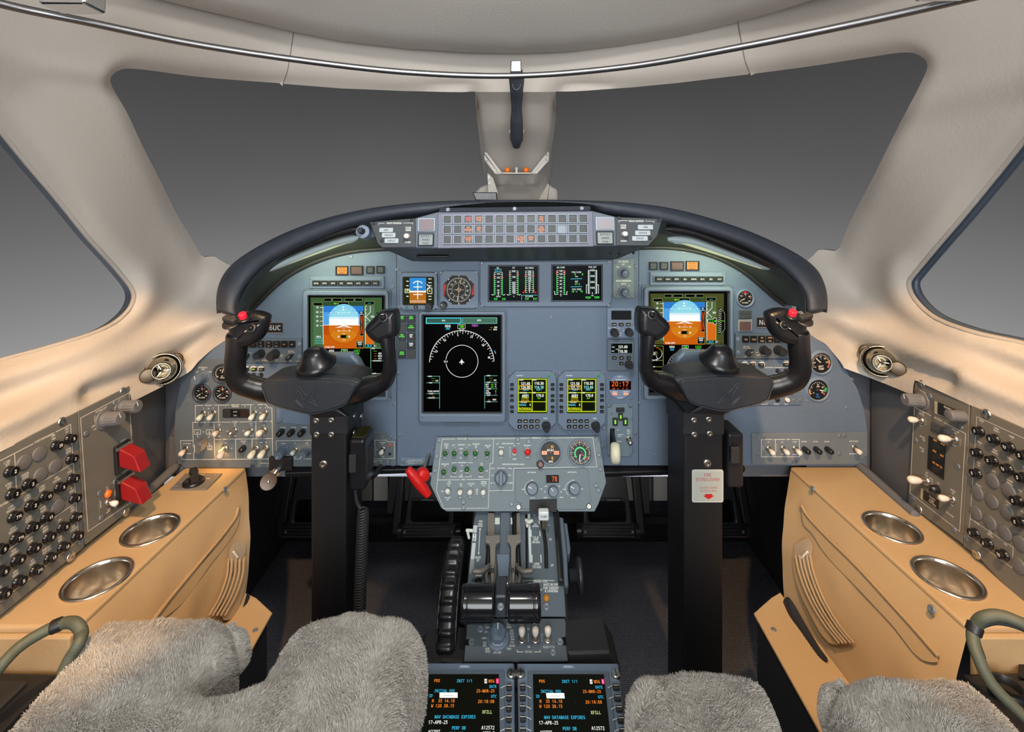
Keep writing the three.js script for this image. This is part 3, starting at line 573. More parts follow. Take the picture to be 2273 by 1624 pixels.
// ---------------------------------------------------------------- side consoles with cup holders
const HC = 0.53;
const conTop = new Pl(V3(0, E - HC, -0.7), V3(0.1, E - HC, -0.7), V3(0, E - HC, -0.8));
const cH = crop(0, 780, 560 / 1467), cI = crop(1640, 780, 633 / 1658), cS = crop(1640, 1280, 633 / 2273), cT = crop(0, 1280, 620 / 2273);
function cupGeo() {
  return lathe([[0.0412, 0.0003], [0.0410, 0.0020], [0.0388, 0.0028], [0.0362, 0.0016], [0.0352, -0.004], [0.0340, -0.040], [0.0325, -0.044], [0, -0.044]], 56);
}
const sideConsole = (s) => {
  const c = thing('side_console', s < 0 ? 'tan leather side console left of the pilot seat' : 'tan leather side console right of the copilot seat', 'console');
  const x0 = s < 0 ? -0.685 : 0.598, x1 = s < 0 ? -0.566 : 0.735, cups = s < 0 ? [[218, 1284], [335, 1175.5]] : [[2102, 1281], [1979, 1170]];
  const edgeIn = s < 0 ? -0.562 : 0.588;
  // top slab (drawn in x, -z, extruded upward)
  const z0 = 0.582, z1 = 0.955, out = s < 0 ? -0.69 : 0.735;
  const P = rrect(Math.min(edgeIn, out), z0, Math.max(edgeIn, out), z1, 0.006), holes = cups.map((p) => { const [u, v] = conTop.uv(p); return circ(u, 0.7 + v, 0.0375, 40); });
  const top = extr(P, -0.02, 0, 0.004, holes, 3); top.rotateX(-Math.PI / 2); top.translate(0, E - HC, 0);
  mesh('console_top', worldUV(top), M.tan, c);
  // side face: sloping panel under the inner edge
  const A = V3(edgeIn + s * 0.002, E - HC - 0.004, -0.953), B = V3(edgeIn + s * 0.002, E - HC - 0.004, -z0), D = V3(s * 0.495 + (s > 0 ? 0.01 : 0), E - 0.715, -0.835), C2 = V3(s * 0.492 + (s > 0 ? 0.01 : 0), E - 0.715, -0.45), B2 = V3(edgeIn + s * 0.002, E - HC - 0.004, -0.45);
  const bulge = (u, v) => 0.012 * Math.sin(u * 3.1) * Math.sin(v * 3.1);
  const face = grid(50, 30, (u, v) => { const t = A.clone().lerp(B, u), b = D.clone().lerp(C2.clone().lerp(D, 0.2), u); const p = t.lerp(b, v); p.x -= s * (0.010 * Math.sin(v * Math.PI) + 0.0035 * noise.noise(u * 5, v * 4, s * 3) * Math.sin(v * Math.PI)); p.z -= 0.018 * Math.sin(v * Math.PI) * (1 - u) * 0.0; return p; });
  mesh('side_panel', worldUV(face), M.tan, c);
  const pf = new Pl(A.clone().lerp(D, 0.5), B.clone().lerp(C2, 0.5), A);
  const n = pf.n.clone(); if (n.dot(EYE.clone().sub(pf.o)) < 0) n.negate();
  const onF = (px, py, h = 0) => { const d = V3((px - CX) / F, (HY - py) / F, -1), t = (n.dot(pf.o.clone().sub(EYE)) + h + 0.006) / n.dot(d); return EYE.clone().addScaledVector(d, t); };
  // front end face of the console under its nose
  const fe = grid(6, 10, (u, v) => { const a = A.clone().lerp(D, v), b = V3(s * 0.69 + (s > 0 ? 0.02 : 0), a.y, -0.955); return a.lerp(b, u); });
  mesh('console_nose', worldUV(fe), M.tan, c);
  // flange along the floor side
  const fl = extr((s < 0 ? [[-0.50, 0.84], [-0.47, 0.828], [-0.424, 0.797], [-0.416, 0.60], [-0.414, 0.40], [-0.52, 0.40]] : [[0.50, 0.84], [0.476, 0.828], [0.427, 0.796], [0.418, 0.60], [0.416, 0.40], [0.52, 0.40]]), -0.006, 0, 0.002, [], 2);
  fl.rotateX(-Math.PI / 2); fl.translate(0, E - 0.70, 0); mesh('floor_flange', worldUV(fl), M.tan, c);
  const riser = grid(10, 2, (u, v) => V3(s * (0.43 - 0.012 * u), E - 0.70 - v * 0.30, -0.79 + u * 0.38)); mesh('flange_riser', riser, M.kick, c);
  // rear step down to the mask box
  const rs0 = V3(edgeIn, E - HC, -z0), rs1 = V3(out, E - HC, -z0);
  mesh('rear_face', worldUV(rbox(Math.abs(out - edgeIn) - 0.004, 0.085, 0.008, 0.003).translate((out + edgeIn) / 2, E - HC - 0.049, -z0 + 0.004)), M.tan, c);
  mesh('rear_shelf', worldUV(rbox(Math.abs(out - edgeIn) + 0.03, 0.012, 0.24, 0.003).translate((out + edgeIn) / 2, E - HC - 0.100, -z0 + 0.12)), M.tan, c);
  // pockets on the side face
  const lip = (pts, r, name, mat, h = 0.004) => mesh(name, capped(pts.map(([x, y]) => onF(x, y, h)), r, 60, 8), mat, c);
  const patch = (pts, h, name, mat, bul = 0) => { const b = box2(pts); return mesh(name, worldUV(gridRegion(pts, [], Math.max(5, (b[2] - b[0]) / 40), (x, y) => { const [q] = nearest(pts, x, y); return onF(x, y, h + bul * Math.min(1, q / 25)); })), mat, c); };
  const R = (pts) => pts.map(([x, y]) => (s > 0 ? cI(x, y) : null));
  if (s > 0) {
    patch(smooth2([[366, 905], [392, 955], [500, 1075], [700, 1270], [900, 1490], [1010, 1610], [1100, 1700], [1160, 1800], [1060, 1790], [900, 1600], [700, 1385], [500, 1175], [420, 1050], [378, 1010]].map((p) => cI(...p)), 3, true), 0.004, 'pocket_opening', M.tan);
    lip([[366, 900], [395, 950], [500, 1065], [700, 1262], [900, 1480], [1010, 1600], [1150, 1760]].map((p) => cI(...p)), 0.0030, 'pocket_lip', M.tan);
    patch(smooth2([[372, 1095], [400, 1085], [430, 1130], [425, 1180], [432, 1260], [408, 1310], [330, 1180], [318, 1130]].map((p) => cI(...p)), 3, true), 0.007, 'pocket_flap', M.tanTrim, 0.002);
    lip([[398, 1165], [365, 1200]].map((p) => cI(...p)), 0.0022, 'pocket_pin', M.white, 0.010);
    patch(smooth2([[310, 1190], [325, 1150], [352, 1230], [420, 1400], [500, 1560], [600, 1700], [520, 1690], [400, 1500], [330, 1330]].map((p) => cI(...p)), 3, true), 0.006, 'document_pocket', M.tan, 0.004);
    for (const [k, m] of [[0, M.tan], [22, M.tanTrim], [42, M.tan], [66, M.tanTrim], [84, M.tan]]) lip([[330 + k, 1190], [352 + k, 1290], [410 + k, 1440], [500 + k, 1590], [580 + k, 1690]].map((p) => cI(...p)), 0.0022, 'pocket_strip', m, 0.010);
    patch(smooth2([[262, 1440], [285, 1425], [310, 1450], [380, 1570], [470, 1720], [520, 1800], [440, 1800], [330, 1650], [250, 1545]].map((p) => cI(...p)), 3, true), 0.012, 'rubber_bumper', M.rubber, 0.008);
    for (const p of [[427, 797], [1120, 1497]]) { const q = onF(...cI(...p), 0.003); const w = screw(c, 0, 0, 0, 1.5); w.position.copy(q); w.quaternion.setFromUnitVectors(V3(0, 0, 1), n); }
    { const q = onF(...cS(278, 418)); const w = screw(c, 0, 0, 0, 1.2); const d = V3((cS(278, 418)[0] - CX) / F, (HY - cS(278, 418)[1]) / F, -1); w.position.copy(EYE.clone().addScaledVector(d, 0.70 / ((cS(278, 418)[1] - HY) / F))); w.rotation.x = -Math.PI / 2; }
  } else {
    patch(smooth2([[1382, 915], [1392, 950], [1380, 1020], [1320, 1120], [1215, 1250], [1110, 1400], [1020, 1500], [870, 1590], [1000, 1420], [1120, 1290], [1220, 1180], [1320, 1060], [1360, 960]].map((p) => cH(...p)), 3, true), 0.004, 'pocket_opening', M.tan);
    lip([[1384, 912], [1370, 960], [1300, 1060], [1200, 1180], [1100, 1300], [1000, 1420], [930, 1510], [870, 1590]].map((p) => cH(...p)), 0.0030, 'pocket_lip', M.tan);
    patch(smooth2([[1375, 1100], [1405, 1110], [1426, 1120], [1425, 1170], [1395, 1220], [1345, 1290], [1340, 1240], [1330, 1190], [1350, 1120]].map((p) => cH(...p)), 3, true), 0.007, 'pocket_flap', M.tanTrim, 0.002);
    lip([[1358, 1165], [1380, 1195]].map((p) => cH(...p)), 0.0022, 'pocket_pin', M.white, 0.010);
    patch(smooth2([[1424, 1180], [1432, 1240], [1430, 1330], [1400, 1450], [1370, 1540], [1300, 1560], [1290, 1480], [1340, 1330], [1390, 1240]].map((p) => cH(...p)), 3, true), 0.006, 'document_pocket', M.tan, 0.004);
    for (const [k, m] of [[0, M.tan], [-24, M.tanTrim], [-46, M.tan], [-70, M.tanTrim], [-90, M.tan]]) lip([[1418 + k, 1210], [1410 + k, 1300], [1370 + k, 1420], [1310 + k, 1530]].map((p) => cH(...p)), 0.0022, 'pocket_strip', m, 0.010);
    patch(smooth2([[1440, 1400], [1458, 1440], [1455, 1520], [1420, 1600], [1340, 1700], [1320, 1660], [1390, 1560], [1420, 1460]].map((p) => cH(...p)), 3, true), 0.012, 'rubber_bumper', M.rubber, 0.008);
    { const q = onF(...cH(1308, 802), 0.003); const w = screw(c, 0, 0, 0, 1.5); w.position.copy(q); w.quaternion.setFromUnitVectors(V3(0, 0, 1), n); }
    { const p = cT(2078, 432), d = V3((p[0] - CX) / F, (HY - p[1]) / F, -1); const w = screw(c, 0, 0, 0, 1.2); w.position.copy(EYE.clone().addScaledVector(d, 0.70 / ((p[1] - HY) / F))); w.rotation.x = -Math.PI / 2; }
  }
  // cups
  cups.forEach((p, i) => {
    const [u, v] = conTop.uv(p), k = thing('cup_holder', (i ? 'far' : 'near') + ' round brushed steel cup holder in the ' + (s < 0 ? 'pilot' : 'copilot') + ' side console', 'cup holder', 'steel cup holders');
    k.position.set(u, E - HC, -0.7 - v); k.rotation.x = -Math.PI / 2;
    mesh('cup', keep('cup', cupGeo), M.brushed, k);
    for (let r = 0; r < 3; r++) for (let a = 0; a < [1, 6, 12][r]; a++) { const b = mesh('floor_boss', keep('boss', () => new THREE.SphereGeometry(0.0058, 8, 5, 0, 6.3, 0, 1.57).rotateX(Math.PI / 2)), M.brushed, k); const t = a / [1, 6, 12][r] * 6.2832; b.position.set(Math.cos(t) * r * 0.0115, Math.sin(t) * r * 0.0115, -0.0438); }
  });
  return c;
};
sideConsole(-1); sideConsole(1);
{ // oxygen valve plate with black knob on the pilot console
  const t = thing('console_selector', 'grey plate with a black rotary selector on the pilot console', 'selector'); conTop.place(t);
  plate(t, 'selector_plate', conTop, [[30, 1395], [180, 1240], [530, 1242], [385, 1390]], { map: crop(370, 760, 0.23317), t: 0.003, col: '#6f6a64', mapK: 0.23, draw: (p) => { p.t('PULL', 340, 1258, 11); p.l('#ddd', 2, [345, 1278], [380, 1290]); p.t('AIR', 395, 1295, 11); } });
  screws(t, conTop, crop(370, 760, 0.23317), [[90, 1360], [465, 1268]], 0.003, 1);
  const [u, v] = conTop.uv([430, 1068], 0.006), g = part('rotary_knob', t, u, v, 0.003);
  mesh('knob_base', lathe([[0.019, 0], [0.019, 0.004], [0.016, 0.007], [0, 0.007]], 28), M.blackGloss, g);
  const b = mesh('knob_grip', extr([[-0.006, -0.017], [0.006, -0.017], [0.008, 0], [0.006, 0.017], [-0.006, 0.017], [-0.008, 0]], 0.006, 0.024, 0.002, [], 2), M.blackGloss, g); b.rotation.z = 0.7;
}
// oxygen mask boxes and hoses
for (const s of [-1, 1]) {
  const w = s < 0 ? 'pilot' : 'copilot', yb = E - 0.575, pl = new Pl(V3(s * 0.64, yb, -0.5), V3(s * 0.64 + 0.1, yb, -0.5), V3(s * 0.64, yb, -0.6));
  const b = thing('oxygen_mask_box', 'black oxygen mask stowage box behind the ' + w + ' side console', 'box'); pl.place(b);
  mesh('box_body', extr(s < 0 ? [[-0.10, -0.16], [0.075, -0.16], [0.070, 0.068], [-0.10, 0.072]] : [[-0.075, -0.16], [0.11, -0.16], [0.11, 0.072], [-0.072, 0.068]], -0.04, 0, 0.004, [], 2), M.black, b);
  for (const [x0, y0, x1, y1] of [[-0.055, 0.005, 0.045, 0.055], [-0.065, -0.085, 0.05, -0.004]]) mesh('lid_flap', extr(rrect(x0 * (s < 0 ? 1 : 1), y0, x1, y1, 0.004), 0, 0.004, 0.001), M.blackMatte, b);
  if (s < 0) {
    const m = mesh('lid_print', new THREE.PlaneGeometry(0.06, 0.06), (() => { const c = canvas(256, 256), x = c.getContext('2d'); x.fillStyle = '#17120f'; x.fillRect(0, 0, 256, 256); const p = printer(x, (q) => q, 1); p.t('MASK', 120, 60, 62, '#ded5c8'); p.l('#ded5c8', 9, [20, 110], [236, 110]); return new THREE.MeshStandardMaterial({ map: canvasTex(c), roughness: 0.6 }); })(), b); m.position.set(-0.008, 0.045, 0.0046); m.rotation.z = 0.9; m.scale.setScalar(0.6);
    mesh('test_button', rbox(0.022, 0.030, 0.016, 0.004), M.red, b).position.set(-0.006, 0.028, 0.012);
    const d = mesh('emergency_dial', lathe([[0.03, 0], [0.03, 0.008], [0.026, 0.011], [0, 0.011]], 30), M.black, b); d.position.set(0.020, -0.012, 0.004);
    mesh('dial_ring', new THREE.TorusGeometry(0.028, 0.002, 8, 30), M.steel, b).position.set(0.020, -0.012, 0.014);
    mesh('dial_print', new THREE.PlaneGeometry(0.04, 0.012), (() => { const c = canvas(256, 76), x = c.getContext('2d'); x.fillStyle = '#0d0d0f'; x.fillRect(0, 0, 256, 76); printer(x, (q) => q, 1).t('EMERGENCY', 128, 38, 52, '#9cc4e0'); return new THREE.MeshStandardMaterial({ map: canvasTex(c), roughness: 0.5 }); })(), b).position.set(0.024, -0.004, 0.0156);
  } else {
    const m = mesh('lid_print', new THREE.PlaneGeometry(0.05, 0.03), (() => { const c = canvas(256, 154), x = c.getContext('2d'); x.fillStyle = '#141010'; x.fillRect(0, 0, 256, 154); const p = printer(x, (q) => q, 1); p.t('AND', 70, 45, 56, '#e0dcd6'); p.t('RESET', 90, 108, 56, '#e0dcd6'); return new THREE.MeshStandardMaterial({ map: canvasTex(c), roughness: 0.6 }); })(), b); m.position.set(0.016, 0.050, 0.0046); m.rotation.z = -0.9;
    mesh('hose_port', lathe([[0.018, 0], [0.018, 0.012], [0.012, 0.014], [0.012, 0]], 20), M.black, b).position.set(-0.045, 0.04, 0);
  }
  const h = thing('oxygen_hose', (s < 0 ? 'grey green braided oxygen hose looping over the black mask box beside the pilot seat' : 'olive braided oxygen hose looping up beside the copilot seat'), 'hose');
  const hp = s < 0 ? [[-120, 1640, 0.49], [0, 1480, 0.50], [40, 1438, 0.515], [90, 1405, 0.53], [140, 1383, 0.54], [170, 1385, 0.535], [182, 1405, 0.53], [176, 1425, 0.52], [158, 1455, 0.515], [140, 1490, 0.51]] : [[2420, 1470, 0.48], [2273, 1385, 0.50], [2220, 1366, 0.51], [2185, 1370, 0.515], [2165, 1390, 0.52], [2160, 1420, 0.515], [2172, 1460, 0.505], [2200, 1515, 0.495], [2273, 1590, 0.48], [2400, 1700, 0.46]];
  const cv = hp.map(([x, y, z]) => at(x, y, z)), R0 = s < 0 ? 0.0062 : 0.0060;
  const big = curveOf(cv), L = big.getLength();
  const gg = grid(20, 420, (u, v) => { const p = big.getPointAt(v), t = big.getTangentAt(v), a = t.clone().cross(V3(0, 0, 1)).normalize(), b2 = a.clone().cross(t), th = u * 6.28319, r = R0 * (1 + 0.02 * Math.sin(th * 9 + v * L * 300) + 0.012 * Math.sin(v * L * 3000)); return p.addScaledVector(a, Math.cos(th) * r).addScaledVector(b2, Math.sin(th) * r); }, true);
  mesh('braided_hose', gg, M.braid, h);
  const clip = s < 0 ? 0.62 : 0.46, cp = big.getPointAt(clip), ct = big.getTangentAt(clip), q = mesh('cable_tie', lathe([[0.0068, -0.005], [0.0074, -0.004], [0.0074, 0.004], [0.0068, 0.005]], 20), M.black, h); q.position.copy(cp); q.quaternion.setFromUnitVectors(V3(0, 0, 1), ct);
  if (s > 0) mesh('thin_cable', tube([at(2168, 1400, 0.52), at(2185, 1388, 0.515), at(2215, 1382, 0.51), at(2273, 1398, 0.50), at(2400, 1480, 0.48)], 0.0022, 40, 8), M.blackMatte, h);
  if (s > 0) mesh('thin_cable', tube([at(2168, 1400, 0.52), at(2172, 1425, 0.515), at(2184, 1460, 0.505)], 0.002, 24, 8), M.blackMatte, h);
}
// air vents: chrome eyeball nozzles in the trim
for (const s of [-1, 1]) {
  const c = s < 0 ? [362, 818] : [1953, 800], tip = s < 0 ? [354, 829] : [1964, 812], z = shellZ(...c) - 0.004;
  const p = at(...c, z), q = at(...tip, z - 0.055), dir = q.clone().sub(p).normalize();
  const v = thing('air_vent', s < 0 ? 'chrome eyeball air vent in the trim left of the pilot panel' : 'chrome eyeball air vent in the trim right of the copilot panel', 'air vent');
  v.position.copy(p); v.quaternion.setFromUnitVectors(V3(0, 0, 1), dir);
  mesh('mounting_ring', lathe([[0.030, -0.012], [0.032, 0.004], [0.030, 0.009], [0.027, 0.009], [0.026, -0.004]], 36), M.nickel, v);
  mesh('eyeball', lathe([[0.026, -0.012], [0.0262, 0.0], [0.0235, 0.012], [0.018, 0.020], [0.0155, 0.024], [0.0155, 0.034], [0.0142, 0.036], [0.0128, 0.034], [0.0128, 0.012], [0, 0.012]], 36), M.nickel, v);
  mesh('nozzle_cone', lathe([[0.008, 0.012], [0.004, 0.024], [0, 0.028]], 16), M.nickel, v);
  for (let i = 0; i < 3; i++) { const b = mesh('nozzle_vane', keep('vane', () => new THREE.BoxGeometry(0.0115, 0.0012, 0.010).translate(0.006, 0, 0.02)), M.nickel, v); b.rotation.z = i * 2.094; }
  for (const [dx, dy] of s < 0 ? [[-34, 16], [28, -20]] : [[40, 18], [-30, -20]]) { const e = at(c[0] + dx, c[1] + dy, shellZ(c[0] + dx, c[1] + dy) - 0.002); const f = mesh('mounting_ear', keep('ear', () => lathe([[0.013, -0.008], [0.013, 0.0], [0.011, 0.002], [0, 0.002]], 20)), M.ear, scene); scene.remove(f); v.worldToLocal; v.updateMatrixWorld(); v.add(f); f.position.copy(v.worldToLocal(e)); }
}
// ---------------------------------------------------------------- main instrument panel boards
const ZP = 0.95, PP = flatPl(ZP);
const cA = crop(760, 430, 760 / 2273), cB = crop(480, 480, 440 / 1701), cC = crop(1340, 480, 580 / 2243), cD = crop(860, 580, 580 / 2273), cE = crop(880, 940, 560 / 2273), cG = crop(370, 760, 530 / 2273), cK = crop(660, 640, 220 / 1374), cR = crop(1400, 640, 240 / 1499), cL = crop(395, 880, 265 / 2273), cN = crop(1630, 900, 300 / 2273), cQ = crop(1340, 680, 90 / 418), cU = crop(1650, 640, 200 / 1160), cX = crop(480, 660, 220 / 1374), cY = crop(750, 900, 150 / 1059);
const kA = 760 / 2273, kB = 440 / 1701, kC = 580 / 2243, kD = 580 / 2273, kE = 560 / 2273, kG = 530 / 2273, kK = 220 / 1374, kR = 240 / 1499, kL = 265 / 2273, kN = 300 / 2273, kQ = 90 / 418, kU = 200 / 1160, kX = 220 / 1374, kY = 150 / 1059;
const board = (name, pts, label) => { const t = thing(name, label, 'panel'); PP.place(t); plate(t, 'panel_board', PP, pts, { z: -0.004, t: 0.004, mat: M.panel, bev: 0.0006 }); return t; };
const bl = board('instrument_panel', [[395, 1030], [386, 965], [391, 905], [405, 855], [430, 808], [470, 776], [505, 752], [545, 705], [560, 560], [880, 540], [880, 1033]], 'blue grey instrument panel board in front of the pilot');
const bc = board('instrument_panel', [[881.2, 540], [1417, 540], [1417, 1033], [881.2, 1033]], 'blue grey centre instrument panel board between the pilots');
const br = board('instrument_panel', [[1418.2, 540], [1730, 560], [1760, 690], [1800, 743], [1840, 770], [1876, 817], [1905, 865], [1920, 915], [1926, 965], [1922, 1033], [1418.2, 1033]], 'blue grey instrument panel board in front of the copilot');
screws(bl, PP, cB, [[1158, 345], [677, 533], [1550, 457], [1515, 602], [1565, 1345]], 0); screws(bl, PP, cG, [[205, 405], [210, 550], [2208, 290], [2215, 880], [2165, 592]], 0);
screws(bc, PP, cD, [[85, 70], [45, 217], [95, 968], [58, 1245], [1425, 485], [2160, 40], [2200, 190], [2195, 1230]], 0); screws(bc, PP, cE, [[25, 105], [622, 92], [1090, 88], [1563, 85], [2150, 85], [325, 220], [1860, 205]], 0);
screws(br, PP, cC, [[683, 307], [1180, 487], [315, 573], [1765, 1167], [2135, 1397]], 0); screws(br, PP, id, [[1454, 1010], [1660, 900], [1880, 905]], 0);

// small square warning lights in the panel top
function lampTile(pl, map, mapK, x0, y0, x1, y1, label, face, text) {
  const t = thing('warning_light', label, 'light'); pl.place(t);
  const [a, b] = pl.uv(map(x0, y1)), [c, d] = pl.uv(map(x1, y0));
  mesh('light_frame', extr(rrect(a, b, c, d, 0.001), 0, 0.004, 0.0006, [rrect(a + 0.0022, b + 0.0022, c - 0.0022, d - 0.0022, 0.0008)]), M.blackMatte, t);
  const w = 0.0024 / (ZP / F) / mapK;
  if (text) pushKey(t, 'light_cap', pl, x0 + w, y0 + w, x1 - w, y1 - w, { map, z: 0, h: 0.0036, text, ts: 19, base: face, col: '#5d3210', mapK });
  else mesh('light_cap', extr(rrect(a + 0.0024, b + 0.0024, c - 0.0024, d - 0.0024, 0.0008), 0, 0.0034, 0.0005), face, t);
}
lampTile(PP, cB, kB, 1027, 425, 1135, 505, 'orange master caution light above the pilot mode bar', '#a86a26', ['MASTER', 'CAUTION', 'RESET']);
lampTile(PP, cB, kB, 1153, 423, 1263, 503, 'dark red warning light above the pilot mode bar', std(lin(0.10, 0.06, 0.055), 0.4));
lampTile(PP, cB, kB, 1290, 427, 1358, 492, 'left of two small dark lights above the pilot mode bar', M.lampOff);
lampTile(PP, cB, kB, 1378, 424, 1447, 490, 'right of two small dark lights above the pilot mode bar', M.lampOff);
lampTile(PP, cC, kC, 388, 390, 460, 460, 'left of two small dark lights above the copilot mode bar', M.lampOff);
lampTile(PP, cC, kC, 479, 390, 550, 460, 'right of two small dark lights above the copilot mode bar', M.lampOff);
lampTile(PP, cC, kC, 572, 385, 685, 466, 'dark red warning light above the copilot mode bar', std(lin(0.10, 0.06, 0.055), 0.4));
lampTile(PP, cC, kC, 702, 382, 818, 466, 'orange master caution light above the copilot mode bar', '#a86a26', ['MASTER', 'CAUTION', 'RESET']);
// flight director mode bars
function modeBar(map, k, x0, x1, y0, y1, b0, b1, by0, by1, who) {
  const t = thing('mode_selector', 'row of eight small autopilot keys above the ' + who + ' flight display', 'selector'); PP.place(t);
  plate(t, 'selector_plate', PP, [[x0, y0], [x1, y0], [x1, y1], [x0, y1]].map(([x, y]) => [x, y]), { map, t: 0.005, mat: M.bezel, bev: 0.0012 });
  const inner = [[x0 + 20, by0 - 6], [x1 - 22, by0 - 6], [x1 - 22, by1 + 5], [x0 + 20, by1 + 5]];
  plate(t, 'key_recess', PP, inner, { map, z: 0.005, t: 0.0012, mat: M.bezelDark });
  ['HDG', 'NAV', 'APR', 'BC', 'VNAV', 'ALT', 'VS', 'FLC'].forEach((s, i) => { const p = (b1 - b0) / 8; pushKey(t, 'key', PP, b0 + i * p + 3, by0, b0 + (i + 1) * p - 3, by1, { map, z: 0.006, h: 0.003, text: '[' + s + ']', ts: 17, col: '#cfd3cc', base: '#14181a' }); });
  screws(t, PP, map, [[x0 + 14, y0 + 16], [x0 + 14, y1 - 12], [x1 - 22, y0 + 12], [x1 - 22, y1 - 12]], 0.005, 0.8);
}
modeBar(cB, kB, 800, 1440, 514, 620, 820, 1400, 553, 595, 'pilot'); modeBar(cC, kC, 398, 1050, 478, 592, 442, 1032, 518, 560, 'copilot');

// large displays
function bezelUnit(name, label, map, O, S, { r = 0.008, th = 0.012, step = 10, cat = 'display' } = {}) {   // O, S: outer and screen rectangles in map coordinates
  const t = thing(name, label, cat); PP.place(t);
  const [a, b] = PP.uv(map(O[0], O[3]), th), [c, d] = PP.uv(map(O[2], O[1]), th), [e, f] = PP.uv(map(S[0], S[3]), th - 0.006), [g, h] = PP.uv(map(S[2], S[1]), th - 0.006);
  mesh('bezel_base', extr(rrect(a, b, c, d, r), 0, th * 0.25, 0.001), M.bezelDark, t);
  const m = th < 0.011 ? 0.001 : 0.0035, hm = th < 0.011 ? 0.002 : 0.004;
  mesh('bezel', extr(rrect(a + m, b + m, c - m, d - m, r), 0, th, th < 0.011 ? 0.001 : 0.002, [rrect(e - hm, f - hm, g + hm, h + hm, 0.003)], 2), M.bezel, t);
  mesh('screen_surround', extr(rrect(e - 0.0042, f - 0.0042, g + 0.0042, h + 0.0042, 0.003), 0, th - 0.0068, 0.0003), M.blackMatte, t);
  return t;
}
function drawPFD(p, map, k, right) {
  const q = p.on(map, p.k / (right ? kR : kK) * (right ? kR : kK)); const o = right;
  // coordinates of the pilot picture; the copilot one is shifted in its own crop
  const X = (x) => (right ? (x - 360) * 1.03 + 455 : x), Y = (y) => (right ? (y - 240) * 1.0 + 185 : y), t = (s, x, y, z, c, e) => q.t(s, X(x), Y(y), z, c, e), r = (c, x0, y0, x1, y1) => q.r(c, X(x0), Y(y0), X(x1), Y(y1)), b = (c, w, x0, y0, x1, y1) => q.b(c, w, X(x0), Y(y0), X(x1), Y(y1)), l = (c, w, ...pt) => q.l(c, w, ...pt.map(([x, y]) => [X(x), Y(y)])), f = (c, ...pt) => q.f(c, ...pt.map(([x, y]) => [X(x), Y(y)])), arc = (c, w, x, y, R, a0, a1) => { const pt = []; for (let i = 0; i <= 40; i++) { const a = a0 + (a1 - a0) * i / 40; pt.push([x + R * Math.cos(a), y + R * Math.sin(a)]); } w ? l(c, w, ...pt) : f(c, ...pt); };
  const G1 = o ? '#464a22' : '#3c5a33', G2 = o ? '#3a4a22' : '#2c4a2e', W = '#f2f2ee';
  r('#030303', 100, 60, 1300, 1500);
  r(G1, 183, 125, 1172, 830); r(o ? '#4d5a33' : '#4b6b49', 225, 240, 357, 778); r(o ? '#55683f' : '#527153', 935, 240, 1070, 830); r(G2, 362, 130, 918, 240); r('#25330f', 360, 125, 364, 830); r('#25330f', 918, 125, 922, 830);
  for (const [a, c] of [[372, 470], [492, 612], [660, 780], [800, 900]]) { r('#020202', a, 135, c, 176); b('#8c9c6a', 5, a - 2, 135, c + 2, 178); }
  r('#020202', 575, 190, 705, 228); b('#8c9c6a', 5, 573, 188, 708, 230); l('#7fe020', 8, [560, 210], [512, 210]); f('#7fe020', [500, 210], [528, 196], [528, 224]);
  r('#020202', 225, 198, 345, 236); b('#8c9c6a', 5, 222, 194, 347, 238); r('#020202', 938, 182, 1062, 224); b('#8c9c6a', 5, 936, 178, 1066, 226); t('---', 1000, 202, 40, '#3fe0e8', { sq: 1.3 });
  // attitude
  const sky = q.ctx; r('#2b78c8', 362, 243, 916, 512); r('#4f9ad8', 362, 330, 916, 512);
  r('#b4480a', 362, 508, 916, 832); r('#c05a0c', 362, 640, 916, 832);
  arc('#7cc6e2', 0, 645, 420, 205, Math.PI, 2 * Math.PI); r('#86cdd9', 440, 385, 850, 420); arc('#8ed2e0', 0, 645, 470, 190, Math.PI * 1.1, Math.PI * 1.9);
  r('#cfe8ee', 440, 395, 850, 440); r('#f4f6f6', 440, 425, 850, 508); arc('#d07c1c', 0, 645, 540, 207, 0.0, Math.PI); r('#c86a14', 440, 508, 850, 620); arc('#c87a18', 0, 645, 590, 160, 0, Math.PI);
  l(W, 7, [362, 508], [916, 508]);
  f(W, [620, 248], [656, 248], [638, 276]); f(W, [638, 280], [618, 304], [658, 304]);
  for (const a of [-60, -45, -30, -20, -10, 10, 20, 30, 45, 60]) { const A = (a - 90) * Math.PI / 180; l(W, 5, [640 + 212 * Math.cos(A), 480 + 212 * Math.sin(A)], [640 + (Math.abs(a) % 30 ? 226 : 236) * Math.cos(A), 480 + (Math.abs(a) % 30 ? 226 : 236) * Math.sin(A)]); }
  f(W, [450, 330], [474, 332], [466, 350]); f(W, [832, 330], [808, 332], [816, 350]);
  t('20', 568, 336, 30, '#d9eff4'); l('#d9eff4', 6, [592, 336], [688, 336]); t('20', 716, 336, 30, '#d9eff4');
  f(W, [645, 508], [520, 546], [600, 540], [645, 522], [690, 540], [770, 546]); l(W, 5, [625, 545], [665, 545]); l(W, 5, [640, 568], [655, 568]);
  for (const [s, y] of [['10', 586], ['20', 668]]) { t(s, 572, y, 34, W); t(s, 718, y, 34, W); } l(W, 5, [600, 588], [690, 588]); l(W, 5, [622, 628], [668, 628]); r('#020202', 600, 645, 692, 686); t('0', 682, 666, 38, '#5ee81a'); l(W, 6, [624, 713], [670, 713]);
  t('TCAS OFF', 450, 812, 34, W, { sq: 0.9 });
  r('#050505', 820, 728, 912, 820); b('#c9a050', 4, 818, 726, 914, 822); t('BARO', 866, 746, 32, W); t('MIN', 866, 774, 32, W); t('---', 866, 802, 32, '#3fe0e8', { sq: 1.2 });
